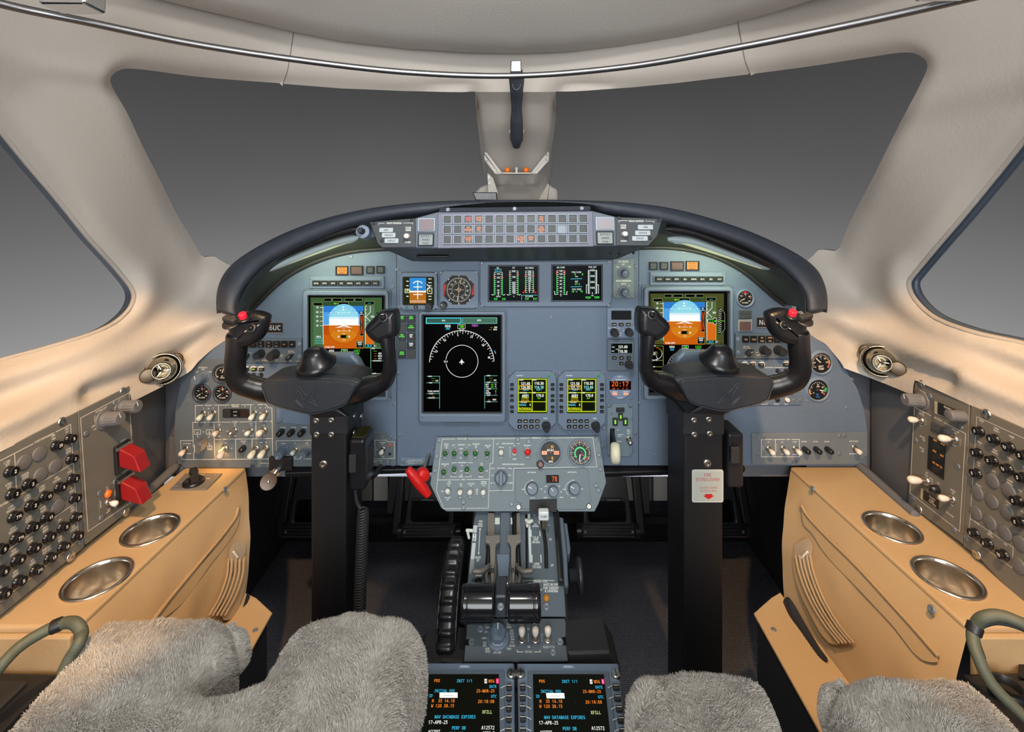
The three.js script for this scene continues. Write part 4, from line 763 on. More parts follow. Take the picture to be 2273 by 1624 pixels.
  r('#101208', 870, 365, 918, 652); b('#9aa070', 4, 868, 363, 918, 654); l('#ff4a10', 8, [880, 380], [906, 630]); l('#ff4a10', 8, [906, 380], [880, 630]); r('#050505', 858, 318, 918, 350); t('GS', 888, 334, 32, W);
  // speed tape
  l(W, 7, [355, 245], [360, 778]);
  [[70, 265], [60, 328], [50, 390], [40, 452], [30, 515]].forEach(([s, y]) => { t(String(s), 276, y, 36, W); l(W, 6, [312, y], [356, y]); });
  t('160-E', 292, 668, 34, W); [[692, '--2'], [724, '--V'], [756, '--1']].forEach(([y, s]) => { l('#35cfe0', 6, [245, y], [320, y]); t(s, 330, y, 32, '#35cfe0'); });
  // altitude tape
  l(W, 8, [940, 245], [944, 778]); for (const y of [245, 292, 342, 390, 438, 490]) l(W, 6, [944, y], [962, y]);
  l(W, 7, [1012, 240], [1012, 325], [948, 392], [1012, 455]); t('500', 1042, 390, 36, W);
  r('#d0661a', 946, 520, 1062, 770);
  if (right) { f('#050505', [948, 505], [975, 480], [1035, 480], [1035, 465], [1070, 465], [1070, 550], [1035, 550], [1035, 530], [975, 530]); l(W, 5, [948, 505], [975, 480], [1035, 480], [1035, 465], [1070, 465], [1070, 550], [1035, 550], [1035, 530], [975, 530], [948, 505]); t('2 2', 1000, 505, 44, '#4be02a'); t('60', 1052, 508, 40, '#4be02a'); l('#d8e020', 5, [1066, 555], [1066, 770]); }
  f('#070a05', [1095, 335], [1150, 335], [1185, 400], [1185, 620], [1150, 690], [1095, 690]); l('#aab890', 5, [1130, 335], [1185, 400], [1185, 620], [1130, 690]); for (let i = 0; i < 13; i++) l('#e8ead8', 6, [1098, 360 + i * 26], [1140, 342 + i * 26]); l('#7fe020', 6, [1080, 505], [1180, 505]);
  r('#05080a', 948, 776, 1095, 812); b('#8c9c6a', 4, 946, 774, 1097, 814); t('30.01', 1000, 795, 38, '#35c8e8'); t('IN', 1072, 795, 34, W);
  // lower part
  t('HDG', 474, 864, 44, W); t('360', 474, 902, 42, '#2fb0d8'); b(W, 5, 610, 846, 694, 884); t(right ? '185' : '188', 652, 864, 42, '#4be02a'); l(W, 5, [625, 884], [652, 905], [680, 884]);
  t(right ? 'LOC2' : 'LOC1', 828, 862, 44, '#4be02a'); t('360', 830, 898, 44, '#4be02a');
  const cx = 652, cy = 1160; for (let a = -90; a <= 90; a += 5) { const A = (a - 90) * Math.PI / 180, R = 250; l(W, 5, [cx + R * Math.cos(A), cy + R * Math.sin(A)], [cx + (a % 10 ? R - 16 : R - 30) * Math.cos(A), cy + (a % 10 ? R - 16 : R - 30) * Math.sin(A)]); }
  const Gn = o ? '#a0b04a' : '#7fd0a0';
  if (!right) { l(Gn, 6, [1018, 830], [1018, 1200]); l(Gn, 5, [1018, 830], [1160, 830]); t('DME', 1054, 832, 24, W); t('----', 1078, 866, 36, '#5ee81a', { sq: 1.1 }); [['NM', 900], ['MIN', 935], ['KTS', 970]].forEach(([s, y]) => { t('---', 1082, y, 34, '#d8a020', { sq: 1.1 }); t(s, 1145, y, 34, W); }); l(Gn, 5, [1020, 1002], [1190, 1002]); t('FMS STATUS', 1105, 1003, 24, W); l(Gn, 5, [1020, 1178], [1190, 1178]); t('ACMD', 1066, 1178, 24, W); }
  else { l(Gn, 6, [356, 850], [356, 1200]); for (const [y, s] of [[850, 'AOA'], [1050, 'BRG PTR'], [1140, 'ET'], [1200, 'CLOCK']]) { l(Gn, 5, [190, y], [352, y]); t(s, 235, y, 26, W); } arc('#e8801a', 7, 258, 955, 82, -Math.PI / 2, -0.7); arc('#e0c020', 7, 258, 955, 82, -0.7, -0.1); arc(W, 6, 258, 955, 82, -0.1, Math.PI / 2); b(Gn, 5, 196, 934, 272, 978); t('.29', 234, 956, 38, W); l(W, 7, [262, 990], [280, 1030]); }
}
{
  const t1 = bezelUnit('flight_display', 'large primary flight display behind the pilot yoke', cB, [725, 625, 1490, 1595], [805, 690, 1440, 1530], { r: 0.007 });
  screen(t1, 'screen', PP, 155, 105, 1200, 1450, { map: cK, mapK: kK, z: 0.0056, draw: (p) => drawPFD(p, cK, kK, false), dens: 5200 });
  screws(t1, PP, cG, [[2120, 540]], 0.012, 0.9);
  const t2 = bezelUnit('flight_display', 'large primary flight display behind the copilot yoke', cC, [335, 595, 1130, 1590], [395, 655, 1062, 1520], { r: 0.007 });
  screen(t2, 'screen', PP, 262, 45, 1340, 1440, { map: cR, mapK: kR, z: 0.0056, draw: (p) => drawPFD(p, cR, kR, true), dens: 5200 });
  const t3 = bezelUnit('map_display', 'large centre multifunction map display with a compass arc', cD, [258, 425, 1040, 1415], [318, 476, 982, 1303], { r: 0.007 });
  plate(t3, 'bezel_tab', PP, [[497, 1400], [803, 1400], [803, 1422], [497, 1422]], { map: cD, t: 0.006, mat: M.bezelDark });
  screws(t3, PP, cD, [[300, 1350]], 0.012, 0.8);
  const W = '#f4f4f0';
  screen(t3, 'screen', PP, 314, 471, 986, 1306, { map: cD, mapK: kD, z: 0.0056, dens: 5200, draw: (p) => {
    p.r('#26473f', 330, 485, 960, 545); p.b('#4cc8d8', 8, 338, 492, 638, 538); p.r('#33574b', 345, 498, 632, 532); p.r('#3f6a58', 655, 490, 948, 536); p.b('#7fc0a8', 4, 652, 490, 950, 538); p.t('PFD', 488, 515, 20, W); p.t('MFD', 798, 512, 20, W);
    p.t('HDG', 525, 562, 30, W); p.t('360', 525, 584, 28, '#35c8e8'); p.b(W, 3, 612, 550, 676, 584); p.t('188', 644, 567, 32, '#5ee81a'); p.l(W, 4, [622, 584], [644, 602], [668, 584]); p.t('FMS1', 762, 558, 28, '#d060d8');
    p.t('---', 905, 573, 24, '#d8a020', { sq: 1.1 }); p.t('NM', 942, 573, 20, W); p.t('---', 895, 592, 24, '#d8a020', { sq: 1.1 }); p.t('MIN', 937, 592, 20, W);
    const cx = 647, cy = 882, R = 281; p.arc(W, 5, cx, cy, R, Math.PI + 0.02, 2 * Math.PI - 0.06);
    for (let i = -17; i <= 17; i++) { const a = -Math.PI / 2 + (i * 5 + 2) * Math.PI / 180; p.tick(W, 4, cx, cy, R, R - (i % 2 ? 18 : 30), a); }
    [['S', 612, 640, -0.12], ['21', 733, 655, 0.3], ['24', 833, 727, 0.75], ['15', 498, 686, -0.55], ['12', 425, 783, -1.0], ['W', 884, 835, 1.35]].forEach(([s, x, y, r]) => p.t(s, x, y, 28, W, { rot: r }));
    p.arc(W, 4.5, 648, 868, 140, 0, 6.2832); p.r('#000', 478, 855, 536, 886); p.t('25.0', 507, 870, 22, W); p.t('✈', 0, 0, 1);
    p.f(W, [646, 846], [652, 862], [668, 878], [668, 884], [652, 878], [650, 888], [656, 894], [636, 894], [643, 888], [641, 878], [625, 884], [625, 878], [640, 862]);
    p.l('#6fd0f0', 6, [932, 775], [942, 802]);
    const g = '#6fb8a8'; p.l(g, 4, [454, 998], [454, 1280]); p.l(g, 4, [340, 998], [454, 998]); p.t('DME1', 372, 1000, 15, W); p.t('----', 398, 1018, 22, '#5ee81a', { sq: 1.1 }); p.t('---', 398, 1038, 22, '#d8a020', { sq: 1.1 }); p.t('NM', 430, 1038, 18, W); p.l(g, 4, [340, 1055], [454, 1055]); p.t('TCAS', 375, 1056, 15, W); p.t('TCAS AUTO', 398, 1130, 21, W, { sq: 0.9 }); p.l(g, 4, [340, 1150], [454, 1150]); p.t('CLOCK', 382, 1150, 15, W); p.t('---', 398, 1170, 22, '#d8a020', { sq: 1.1 }); p.l(g, 4, [340, 1187], [454, 1187]); p.t('WEATHER', 385, 1187, 15, W);
    p.l(g, 4, [846, 994], [846, 1280]); p.l(g, 4, [846, 994], [958, 994]); p.t('DME2', 880, 994, 15, W); p.t('----', 900, 1014, 22, '#5ee81a', { sq: 1.1 }); p.t('---', 900, 1034, 22, '#d8a020', { sq: 1.1 }); p.t('NM', 936, 1034, 18, W); p.l(g, 4, [846, 1052], [958, 1052]); p.t('TEMP', 880, 1052, 15, W);
    p.t('RAT', 868, 1070, 20, W); p.t('+21', 910, 1070, 20, '#5ee81a'); p.t('°C', 940, 1070, 20, W); p.t('SAT', 868, 1090, 20, W); p.t('+24', 910, 1090, 20, '#5ee81a'); p.t('°C', 940, 1090, 20, W); p.l(g, 4, [846, 1107], [958, 1107]); p.t('SPEED', 884, 1108, 15, W); p.t('TAS', 870, 1127, 21, W); p.t('0', 942, 1127, 22, '#5ee81a'); p.t('GSPD', 876, 1146, 21, W); p.t('0', 942, 1146, 22, '#c040d0'); p.l(g, 4, [846, 1164], [958, 1164]); p.t('DEST', 880, 1164, 15, W); p.t('---', 884, 1202, 22, '#d8a020', { sq: 1.1 }); p.t('MIN', 930, 1202, 20, W); p.l(g, 4, [846, 1220], [958, 1220]); p.t('TAWS', 882, 1220, 15, W);
  } });
}
// advisory light block between pilot display and map display
{
  const t = thing('advisory_light_block', 'two columns of five dark square advisory lights left of the map display', 'lights'); PP.place(t);
  plate(t, 'block_base', PP, [[84, 458], [250, 458], [250, 848], [84, 848]], { map: cD, t: 0.0015, mat: M.panel });
  const rows = [[465, 533], [543, 612], [622, 690], [698, 765], [772, 843]], cols = [[90, 160], [168, 243]];
  const txt = { '0,0': ['PUMP', 'FAIL'], '1,0': ['FMS', 'APPR'], '1,1': ['POS', 'UNCERT'], '0,2': ['FMS', 'SX MSG', '    --'], '1,2': [['NAV', '#e8e8e8'], ['SRC', '#e8e8e8']], '1,3': [['TAWS', '#e8e8e8'], ['TEST', '#e8e8e8']], '0,4': ['GPWS', 'INHIB'] };
  cols.forEach(([x0, x1], i) => rows.forEach(([y0, y1], j) => { const s = txt[i + ',' + j]; pushKey(t, 'advisory_light', PP, x0, y0, x1, y1, { map: cD, z: 0.0015, h: 0.003, mat: M.lampOff, text: s && s.map((e, n) => [].concat(e).length > 1 ? [e[0], e[1], 0.5, 0.25 + n * 0.24] : [e, '#50e830', 0.5, 0.25 + n * 0.22]), ts: 17, base: '#000', emis: 1 }); }));
}
// standby horizon
{
  const t = bezelUnit('standby_display', 'small square standby attitude display with blue and brown halves', cA, [378, 520, 632, 772], [410, 555, 606, 732], { r: 0.010, th: 0.010 });
  screen(t, 'screen', PP, 409, 553, 608, 733, { map: cA, mapK: kA, z: 0.0040, draw: (p) => {
    p.r('#20240f', 409, 553, 608, 733); p.r('#2f86cc', 446, 557, 556, 640); p.r('#b06818', 446, 650, 556, 728);
    const w = '#f0f0ea'; p.l(w, 5, [446, 645], [556, 645]); p.f(w, [446, 640], [480, 648], [500, 645], [520, 648], [556, 640], [556, 654], [446, 654]); p.l(w, 6, [500, 580], [500, 700]); p.l(w, 6, [472, 618], [530, 618]); p.l(w, 6, [470, 668], [534, 668]); p.arc(w, 6, 500, 618, 38, Math.PI * 1.2, Math.PI * 1.8); p.t('-', 500, 590, 20, w); for (let i = 0; i < 12; i++) p.l(w, 3, [450 + i * 9, 706], [450 + i * 9, 722]);
    for (const y of [580, 610, 640, 680]) p.l(w, 6, [424, y], [440, y]); p.b(w, 4, 416, 632, 446, 656); p.t('45', 430, 644, 20, '#b8e020'); p.b(w, 4, 566, 625, 594, 662); p.t('8', 580, 644, 22, '#e8d820'); p.l(w, 5, [560, 600], [580, 620], [560, 640]); for (const y of [565, 590, 610, 680, 700]) p.l(w, 5, [570, y], [592, y]);
  } });
  screws(t, PP, cA, [[384, 528], [622, 524], [380, 750], [625, 752]], 0.010, 0.9);
  knob(t, PP, cA(577, 745), { r: 0.0085, h: 0.012, mat: M.knobDark, mark: null, z: 0.010, ribs: 16 });
  const [u, v] = PP.uv(cA(427, 752), 0.010); mesh('status_light', cylZ(0.0022, 0.0, 0.0015, 12), glow(0.0, 0.12, 0.07, 1), t).position.set(u, v, 0.010);
  pushKey(t, 'key', PP, 474, 743, 500, 762, { map: cA, z: 0.010, h: 0.002, text: 'M', ts: 13 });
}
// round instruments
function dial(label, pl, c, R, draw, { bez = 0.0035, rim = M.ringDark, mat, z = 0, name = 'round_gauge', depth = 0.004, res = 340, lit = 0, flange = 0 } = {}) {
  const t = thing(name, label, 'gauge'); pl.place(t);
  const [u, v] = pl.uv(c, z), g = part('gauge_case', t, u, v, z);
  if (flange) mesh('flange', lathe([[flange, 0], [flange, 0.0015], [R, 0.0022]], 40), M.bezel, g);
  mesh('rim', lathe([[R + bez, 0], [R + bez, depth * 0.8], [R + bez * 0.6, depth], [R, depth], [R - 0.0006, depth * 0.3]], 44), rim, g);
  const cv = canvas(res, res), ctx = cv.getContext('2d'); ctx.fillStyle = '#0a0a0b'; ctx.fillRect(0, 0, res, res);
  draw(printer(ctx, ([x, y]) => [res / 2 + x * res / 200, res / 2 + y * res / 200], res / 200));
  const tx = canvasTex(cv), fm = new THREE.MeshStandardMaterial({ map: tx, roughness: 0.55, ...(lit ? { emissive: 0xffffff, emissiveMap: tx, emissiveIntensity: lit } : {}) });
  mesh('dial_face', new THREE.CircleGeometry(R, 40).translate(0, 0, depth * 0.3), fm, g);
  return [t, g, R];
}
function needle(g, R, ang, mat = M.white, len = 0.7, z = 0.0022, w = 0.06) { const n = mesh('needle', extr([[-w * R, -0.12 * R], [w * R, -0.12 * R], [w * R * 0.5, len * R], [-w * R * 0.5, len * R]], 0, 0.0006, 0), mat, g); n.position.z = z; n.rotation.z = ang; mesh('needle_hub', cylZ(R * 0.12, 0, 0.0012, 14), M.black, g).position.z = z; return n; }
const TK = '#e8dccb';
function ammeter(p, red = true) { for (let a = 150; a <= 390; a += 30) p.tick(TK, 4, 0, 0, 80, 66, a * Math.PI / 180); p.t('0', -58, 42, 22, TK); p.t('100', -48, -32, 22, TK); p.t('200', 2, -56, 22, TK); p.t('300', 56, -22, 22, TK); p.t('400', 56, 34, 20, TK); p.t('DC AMPS', 0, 58, 24, TK); p.arc('#e8202a', 12, 0, 0, 84, -1.75, -1.5); p.arc('#e8202a', 12, 0, 0, 84, -0.35, -0.15); p.f('#e08020', [-2, -40], [12, -40], [6, -28]); }
{
  let r;
  r = dial('round dc amps gauge lowest on the left of the pilot panel', PP, [449, 872], 0.0160, ammeter, { z: 0.003 }); needle(r[1], r[2], 2.1);
  r = dial('round dc amps gauge just under the dc volts gauge', PP, [494.5, 872.5], 0.0160, ammeter, { z: 0.003 }); needle(r[1], r[2], 2.1);
  r = dial('round dc volts gauge left of the pilot yoke grip', PP, [494, 828], 0.0168, (p) => { for (let a = 140; a <= 400; a += 9) p.tick(TK, 4, 0, 0, 88, 74, a * Math.PI / 180); p.t('15', -58, 40, 22, TK); p.t('20', -20, -40, 24, TK); p.t('30', 50, -30, 24, TK); p.t('DC', 0, 34, 22, TK); p.t('VOLTS', 0, 56, 22, TK); }, { z: 0.003 }); needle(r[1], r[2], -0.35, M.pink);
  r = dial('round dc amps gauge with a red mark right of the copilot display', PP, cC(1212, 703), 0.0160, (p) => { ammeter(p); p.arc('#e8202a', 16, 0, 0, 80, -1.9, -1.25); }, { rim: M.ringBlue }); needle(r[1], r[2], 2.0, M.pink);
  r = dial('round battery temperature gauge on the right edge of the copilot panel', PP, cC(1862, 1257), 0.0215, (p) => { for (let a = 150; a <= 390; a += 10) p.tick(TK, a % 30 ? 3 : 5, 0, 0, 88, 72, a * Math.PI / 180); p.arc('#e8a020', 10, 0, 0, 84, -0.35, 0.05); p.arc('#d82028', 10, 0, 0, 84, 0.05, 0.45); p.t('BATT', 0, 34, 26, TK); p.t('TEMP', 4, 58, 26, TK); p.t('0', -52, 40, 20, TK); p.t('30', -62, -4, 20, TK); p.t('60', -40, -42, 20, TK); p.t('90', -4, -60, 20, TK); p.t('120', 38, -44, 20, TK); p.t('150', 58, -8, 20, TK); p.t('°F', -2, -38, 20, '#3a9be8'); }, { bez: 0.0028, rim: M.ringBlue, flange: 0.0265 }); needle(r[1], r[2], 0.85, M.pink, 0.68); screws(r[0], PP, cC, [[1765, 1170]], 0);
  r = dial('round oxygen pressure gauge on the lower right of the copilot panel', PP, cC(1835, 1487), 0.0215, (p) => { for (let a = 150; a <= 390; a += 15) p.tick(TK, 4, 0, 0, 80, 66, a * Math.PI / 180); p.arc('#e0a030', 10, 0, 0, 82, 2.55, 3.2); p.arc('#2aa84a', 22, 0, 0, 78, -0.28, 0.15); p.tick('#d82028', 8, 0, 0, 84, 58, 0.62); p.t('0', -40, 30, 22, TK); p.t('5', -58, -24, 22, TK); p.t('10', 0, -50, 22, TK); p.t('15', 46, -24, 22, TK); p.t('20', 44, 22, 22, TK); p.t('OXY', 4, -32, 20, TK); p.t('PSI', -2, 46, 22, '#3a8be8'); p.t('X100', 0, 68, 20, '#3a8be8'); }, { bez: 0.003, rim: M.ringBlue, flange: 0.0265 }); needle(r[1], r[2], -1.65, M.white, 0.6); screws(r[0], PP, cC, [[1755, 1410], [1945, 1408], [1755, 1588], [1940, 1587]], 0, 0.9);
}
// horizontal situation indicator
{
  const t = thing('compass_indicator', 'octagonal standby compass indicator between the small attitude and engine displays', 'gauge'); PP.place(t);
  const oct = (x0, y0, x1, y1, k) => [[x0 + k, y0], [x1 - k, y0], [x1, y0 + k], [x1, y1 - k], [x1 - k, y1], [x0 + k, y1], [x0, y1 - k], [x0, y0 + k]];
  plate(t, 'bezel', PP, oct(645, 510, 905, 762, 26), { map: cA, t: 0.006, mat: M.bezel, bev: 0.0015, holes: [oct(665, 535, 881, 740, 62)] });
  const TXc = 773, TYc = 637;
  plate(t, 'dial_face', PP, oct(662, 532, 884, 743, 60), { map: cA, t: 0.0025, mapK: kA, col: '#0b0b0c', dens: 5200, draw: (p) => {
    p.l('#d8a890', 3, ...oct(668, 540, 878, 736, 60), [728, 540]);
    p.f('#c83028', [668, 600], [690, 600], [676, 680], [668, 680]); p.f('#c83028', [868, 610], [880, 590], [878, 668], [858, 672]);
    for (let a = 0; a < 360; a += 5) p.tick('#e8e4d8', 2.4, TXc, TYc, 82, a % 30 ? 74 : 68, a * Math.PI / 180); ['N', '33', '30', 'W', '24', '21', 'S', '15', '12', 'E', '6', '3'].forEach((s, i) => { const a = Math.PI / 2 - i * Math.PI / 6 + 0.1; p.t(s, TXc + 58 * Math.cos(a), TYc + 58 * Math.sin(a), 17, '#e8e4d8', { rot: a + Math.PI / 2 }); });
    p.arc('#08080a', 0, TXc, TYc, 46, 0, 6.29); p.arc('#e8e4d8', 2, TXc, TYc, 46, 0, 6.29); for (const [x, y, r] of [[705, 568, 0], [845, 568, 0], [710, 704, 0], [845, 704, 0]]) p.f('#e8e4d8', [x - 6, y - 4], [x + 6, y - 4], [x, y + 7]);
    p.l('#e8b070', 4, [790, 560], [783, 600]); p.l('#e8c8a0', 3, [773, 600], [773, 672]); p.l('#e8c8a0', 3, [745, 637], [800, 637]); p.arc('#e8c8a0', 2.5, TXc, TYc, 12, 0, 6.29); for (const x of [742, 758, 790, 806]) p.arc('#e8c8a0', 0, x, 637, 2.4, 0, 6.29); p.l('#e8e4d8', 4, [768, 672], [763, 712]); p.l('#f0ece0', 5, [773, 534], [773, 548]); p.l('#f0ece0', 5, [773, 722], [773, 740]); p.t('CRS', 718, 728, 12, '#e8e4d8'); p.t('ADF', 832, 725, 12, '#e8e4d8');
  } });
  knob(t, PP, cA(673, 737), { r: 0.0078, h: 0.012, mat: M.knobDark, z: 0.006, turn: 0.9, ribs: 0 });
  screws(t, PP, cA, [[655, 523], [891, 520], [892, 745]], 0.006, 0.9);
}
// engine display
{
  const t = thing('engine_display', 'wide engine instrument display with two black screens', 'display'); PP.place(t);
  plate(t, 'bezel', PP, [[912, 450], [1790, 445], [1790, 715], [1755, 750], [945, 752], [912, 725]], { map: cA, t: 0.006, mat: M.bezel, bev: 0.0018, holes: [[[968, 474], [1304, 474], [1304, 716], [968, 716]], [[1388, 470], [1727, 470], [1727, 713], [1388, 713]]] });
  const g = '#28d048', r = '#e02838', w = '#d8e8e0', tape = (p, x, y0, y1, redAt, steps, labels) => { p.l(w, 3, [x, y0], [x, y1]); p.l(g, 6, [x, redAt], [x, y1 - 6]); p.l(r, 9, [x - 5, redAt - 2], [x + 5, redAt - 2]); };
  const scale = (p, xa, xb, y0, y1, red, labels) => { for (const x of [xa, xb]) { p.l(g, 5, [x, red], [x, y1]); p.l(w, 3, [x, y0], [x, red]); p.l(r, 7, [x - 7, red], [x + 7, red]); const d = x === xa ? 1 : -1; for (let y = y0; y <= y1; y += 13) p.l(w, 3, [x, y], [x + d * 12, y]); } labels.forEach(([s, y]) => p.t(String(s), (xa + xb) / 2, y, 17, w)); };
  screen(t, 'screen', PP, 968, 474, 1304, 716, { map: cA, mapK: kA, z: 0.0032, dens: 5200, col: '#04090a', draw: (p) => {
    p.t('N1', 1032, 492, 15, w); p.t('ITT', 1137, 492, 15, w); p.t('OIL PRESS', 1242, 492, 15, w); p.b('#58c8d0', 3, 1014, 500, 1054, 518); p.t('81.4', 1034, 510, 15, '#30b0c8');
    scale(p, 1008, 1062, 522, 672, 556, [[110, 532], [100, 557], [50, 585], [60, 612], [40, 640], [20, 657], [0, 670]]); scale(p, 1110, 1166, 512, 672, 537, [[800, 514], [700, 553], [600, 590], [500, 604], [400, 618], [300, 632], [200, 645], [100, 658]]); scale(p, 1216, 1268, 512, 655, 545, [[260, 515], [220, 527], [180, 540], [140, 555], [120, 568], [100, 582], [80, 597], [60, 611], [40, 625], [20, 638], [0, 652]]);
    for (const [x, d] of [[1216, -1], [1268, 1]]) { p.l('#e0b020', 5, [x, 612], [x, 635]); p.l(r, 8, [x + d * 2, 642], [x + d * 8, 642]); p.l(r, 8, [x + d * 6, 654], [x + d * 20, 654]); } for (const [x, d] of [[1008, -1], [1062, 1], [1110, -1], [1166, 1]]) p.l(w, 5, [x + d * 4, 672], [x + d * 18, 668]);
    p.t('%RPM', 1035, 681, 13, w); p.t('°C', 1138, 681, 13, w); p.t('0.0', 1018, 697, 21, '#48f050'); p.t('0.0', 1072, 697, 21, '#48f050'); p.l('#58c8d0', 3, [1190, 705], [1190, 672], [1294, 672]); p.t('N2 %RPM', 1240, 681, 14, w); p.t('0.0', 1225, 696, 21, '#48f050'); p.t('0.0', 1278, 696, 21, '#48f050');
  } });
  screen(t, 'screen', PP, 1388, 470, 1727, 713, { map: cA, mapK: kA, z: 0.0032, dens: 5200, col: '#04090a', draw: (p) => {
    p.t('OIL TEMP', 1450, 489, 15, w); p.t('FUEL QTY', 1660, 487, 15, w); scale(p, 1424, 1476, 510, 668, 530, [[140, 512], [120, 533], [100, 556], [80, 578], [60, 600], [40, 624], [20, 647], [0, 667]]); for (const x of [1424, 1476]) p.l(r, 7, [x - 7, 516], [x + 7, 516]); for (const [x, d] of [[1424, -1], [1476, 1]]) p.l(w, 4, [x + d * 4, 668], [x + d * 14, 668], [x + d * 14, 650], [x + d * 20, 648]); p.t('°C', 1450, 678, 12, w);
    p.t('FUEL FLOW', 1554, 520, 15, w); p.t('0', 1545, 535, 20, '#48f050'); p.t('0', 1594, 534, 20, '#48f050'); p.t('PPH', 1555, 550, 12, w); p.l('#40c0d0', 4, [1516, 565], [1592, 563]); p.t('RAT', 1555, 582, 15, w); p.t('21', 1552, 597, 20, '#48f050'); p.t('°C', 1572, 600, 12, w); p.l('#40c0d0', 4, [1516, 617], [1592, 615]); p.t('FUEL TEMP', 1555, 634, 15, w); p.t('14', 1530, 648, 20, '#48f050'); p.t('°C', 1554, 650, 12, w); p.t('15', 1587, 646, 20, '#48f050');
    p.l(w, 5, [1633, 506], [1633, 662]); p.l(w, 5, [1688, 506], [1688, 662]); for (let i = 0; i <= 20; i++) { p.l(w, 2.5, [1633, 506 + i * 7.8], [1645, 506 + i * 7.8]); p.l(w, 2.5, [1676, 506 + i * 7.8], [1688, 506 + i * 7.8]); } [['4000', 508], ['3000', 546], ['2000', 586], ['1000', 624], ['0', 660]].forEach(([s, y]) => p.t(s, 1660, y, 17, w)); p.t('LBS', 1660, 675, 12, w); p.l(w, 4, [1630, 604], [1620, 604], [1620, 662]); p.l(w, 4, [1690, 604], [1700, 604], [1700, 662]); p.t('1520', 1630, 688, 21, '#48f050'); p.t('1390', 1688, 687, 21, '#48f050');
  } });
  for (const [x0, y0, x1, y1] of [[966, 472, 1306, 718], [1386, 468, 1729, 715]]) { const [a, b] = PP.uv(cA(x0, y1), 0.005), [c, d] = PP.uv(cA(x1, y0), 0.005); mesh('screen_frame', extr(rrect(a, b, c, d, 0.001), 0.003, 0.0068, 0.0006, [rrect(a + 0.0016, b + 0.0016, c - 0.0016, d - 0.0016, 0.001)]), M.blackMatte, t); }
  screws(t, PP, cA, [[927, 460], [1768, 452], [928, 742], [1768, 740]], 0.006, 1);
}
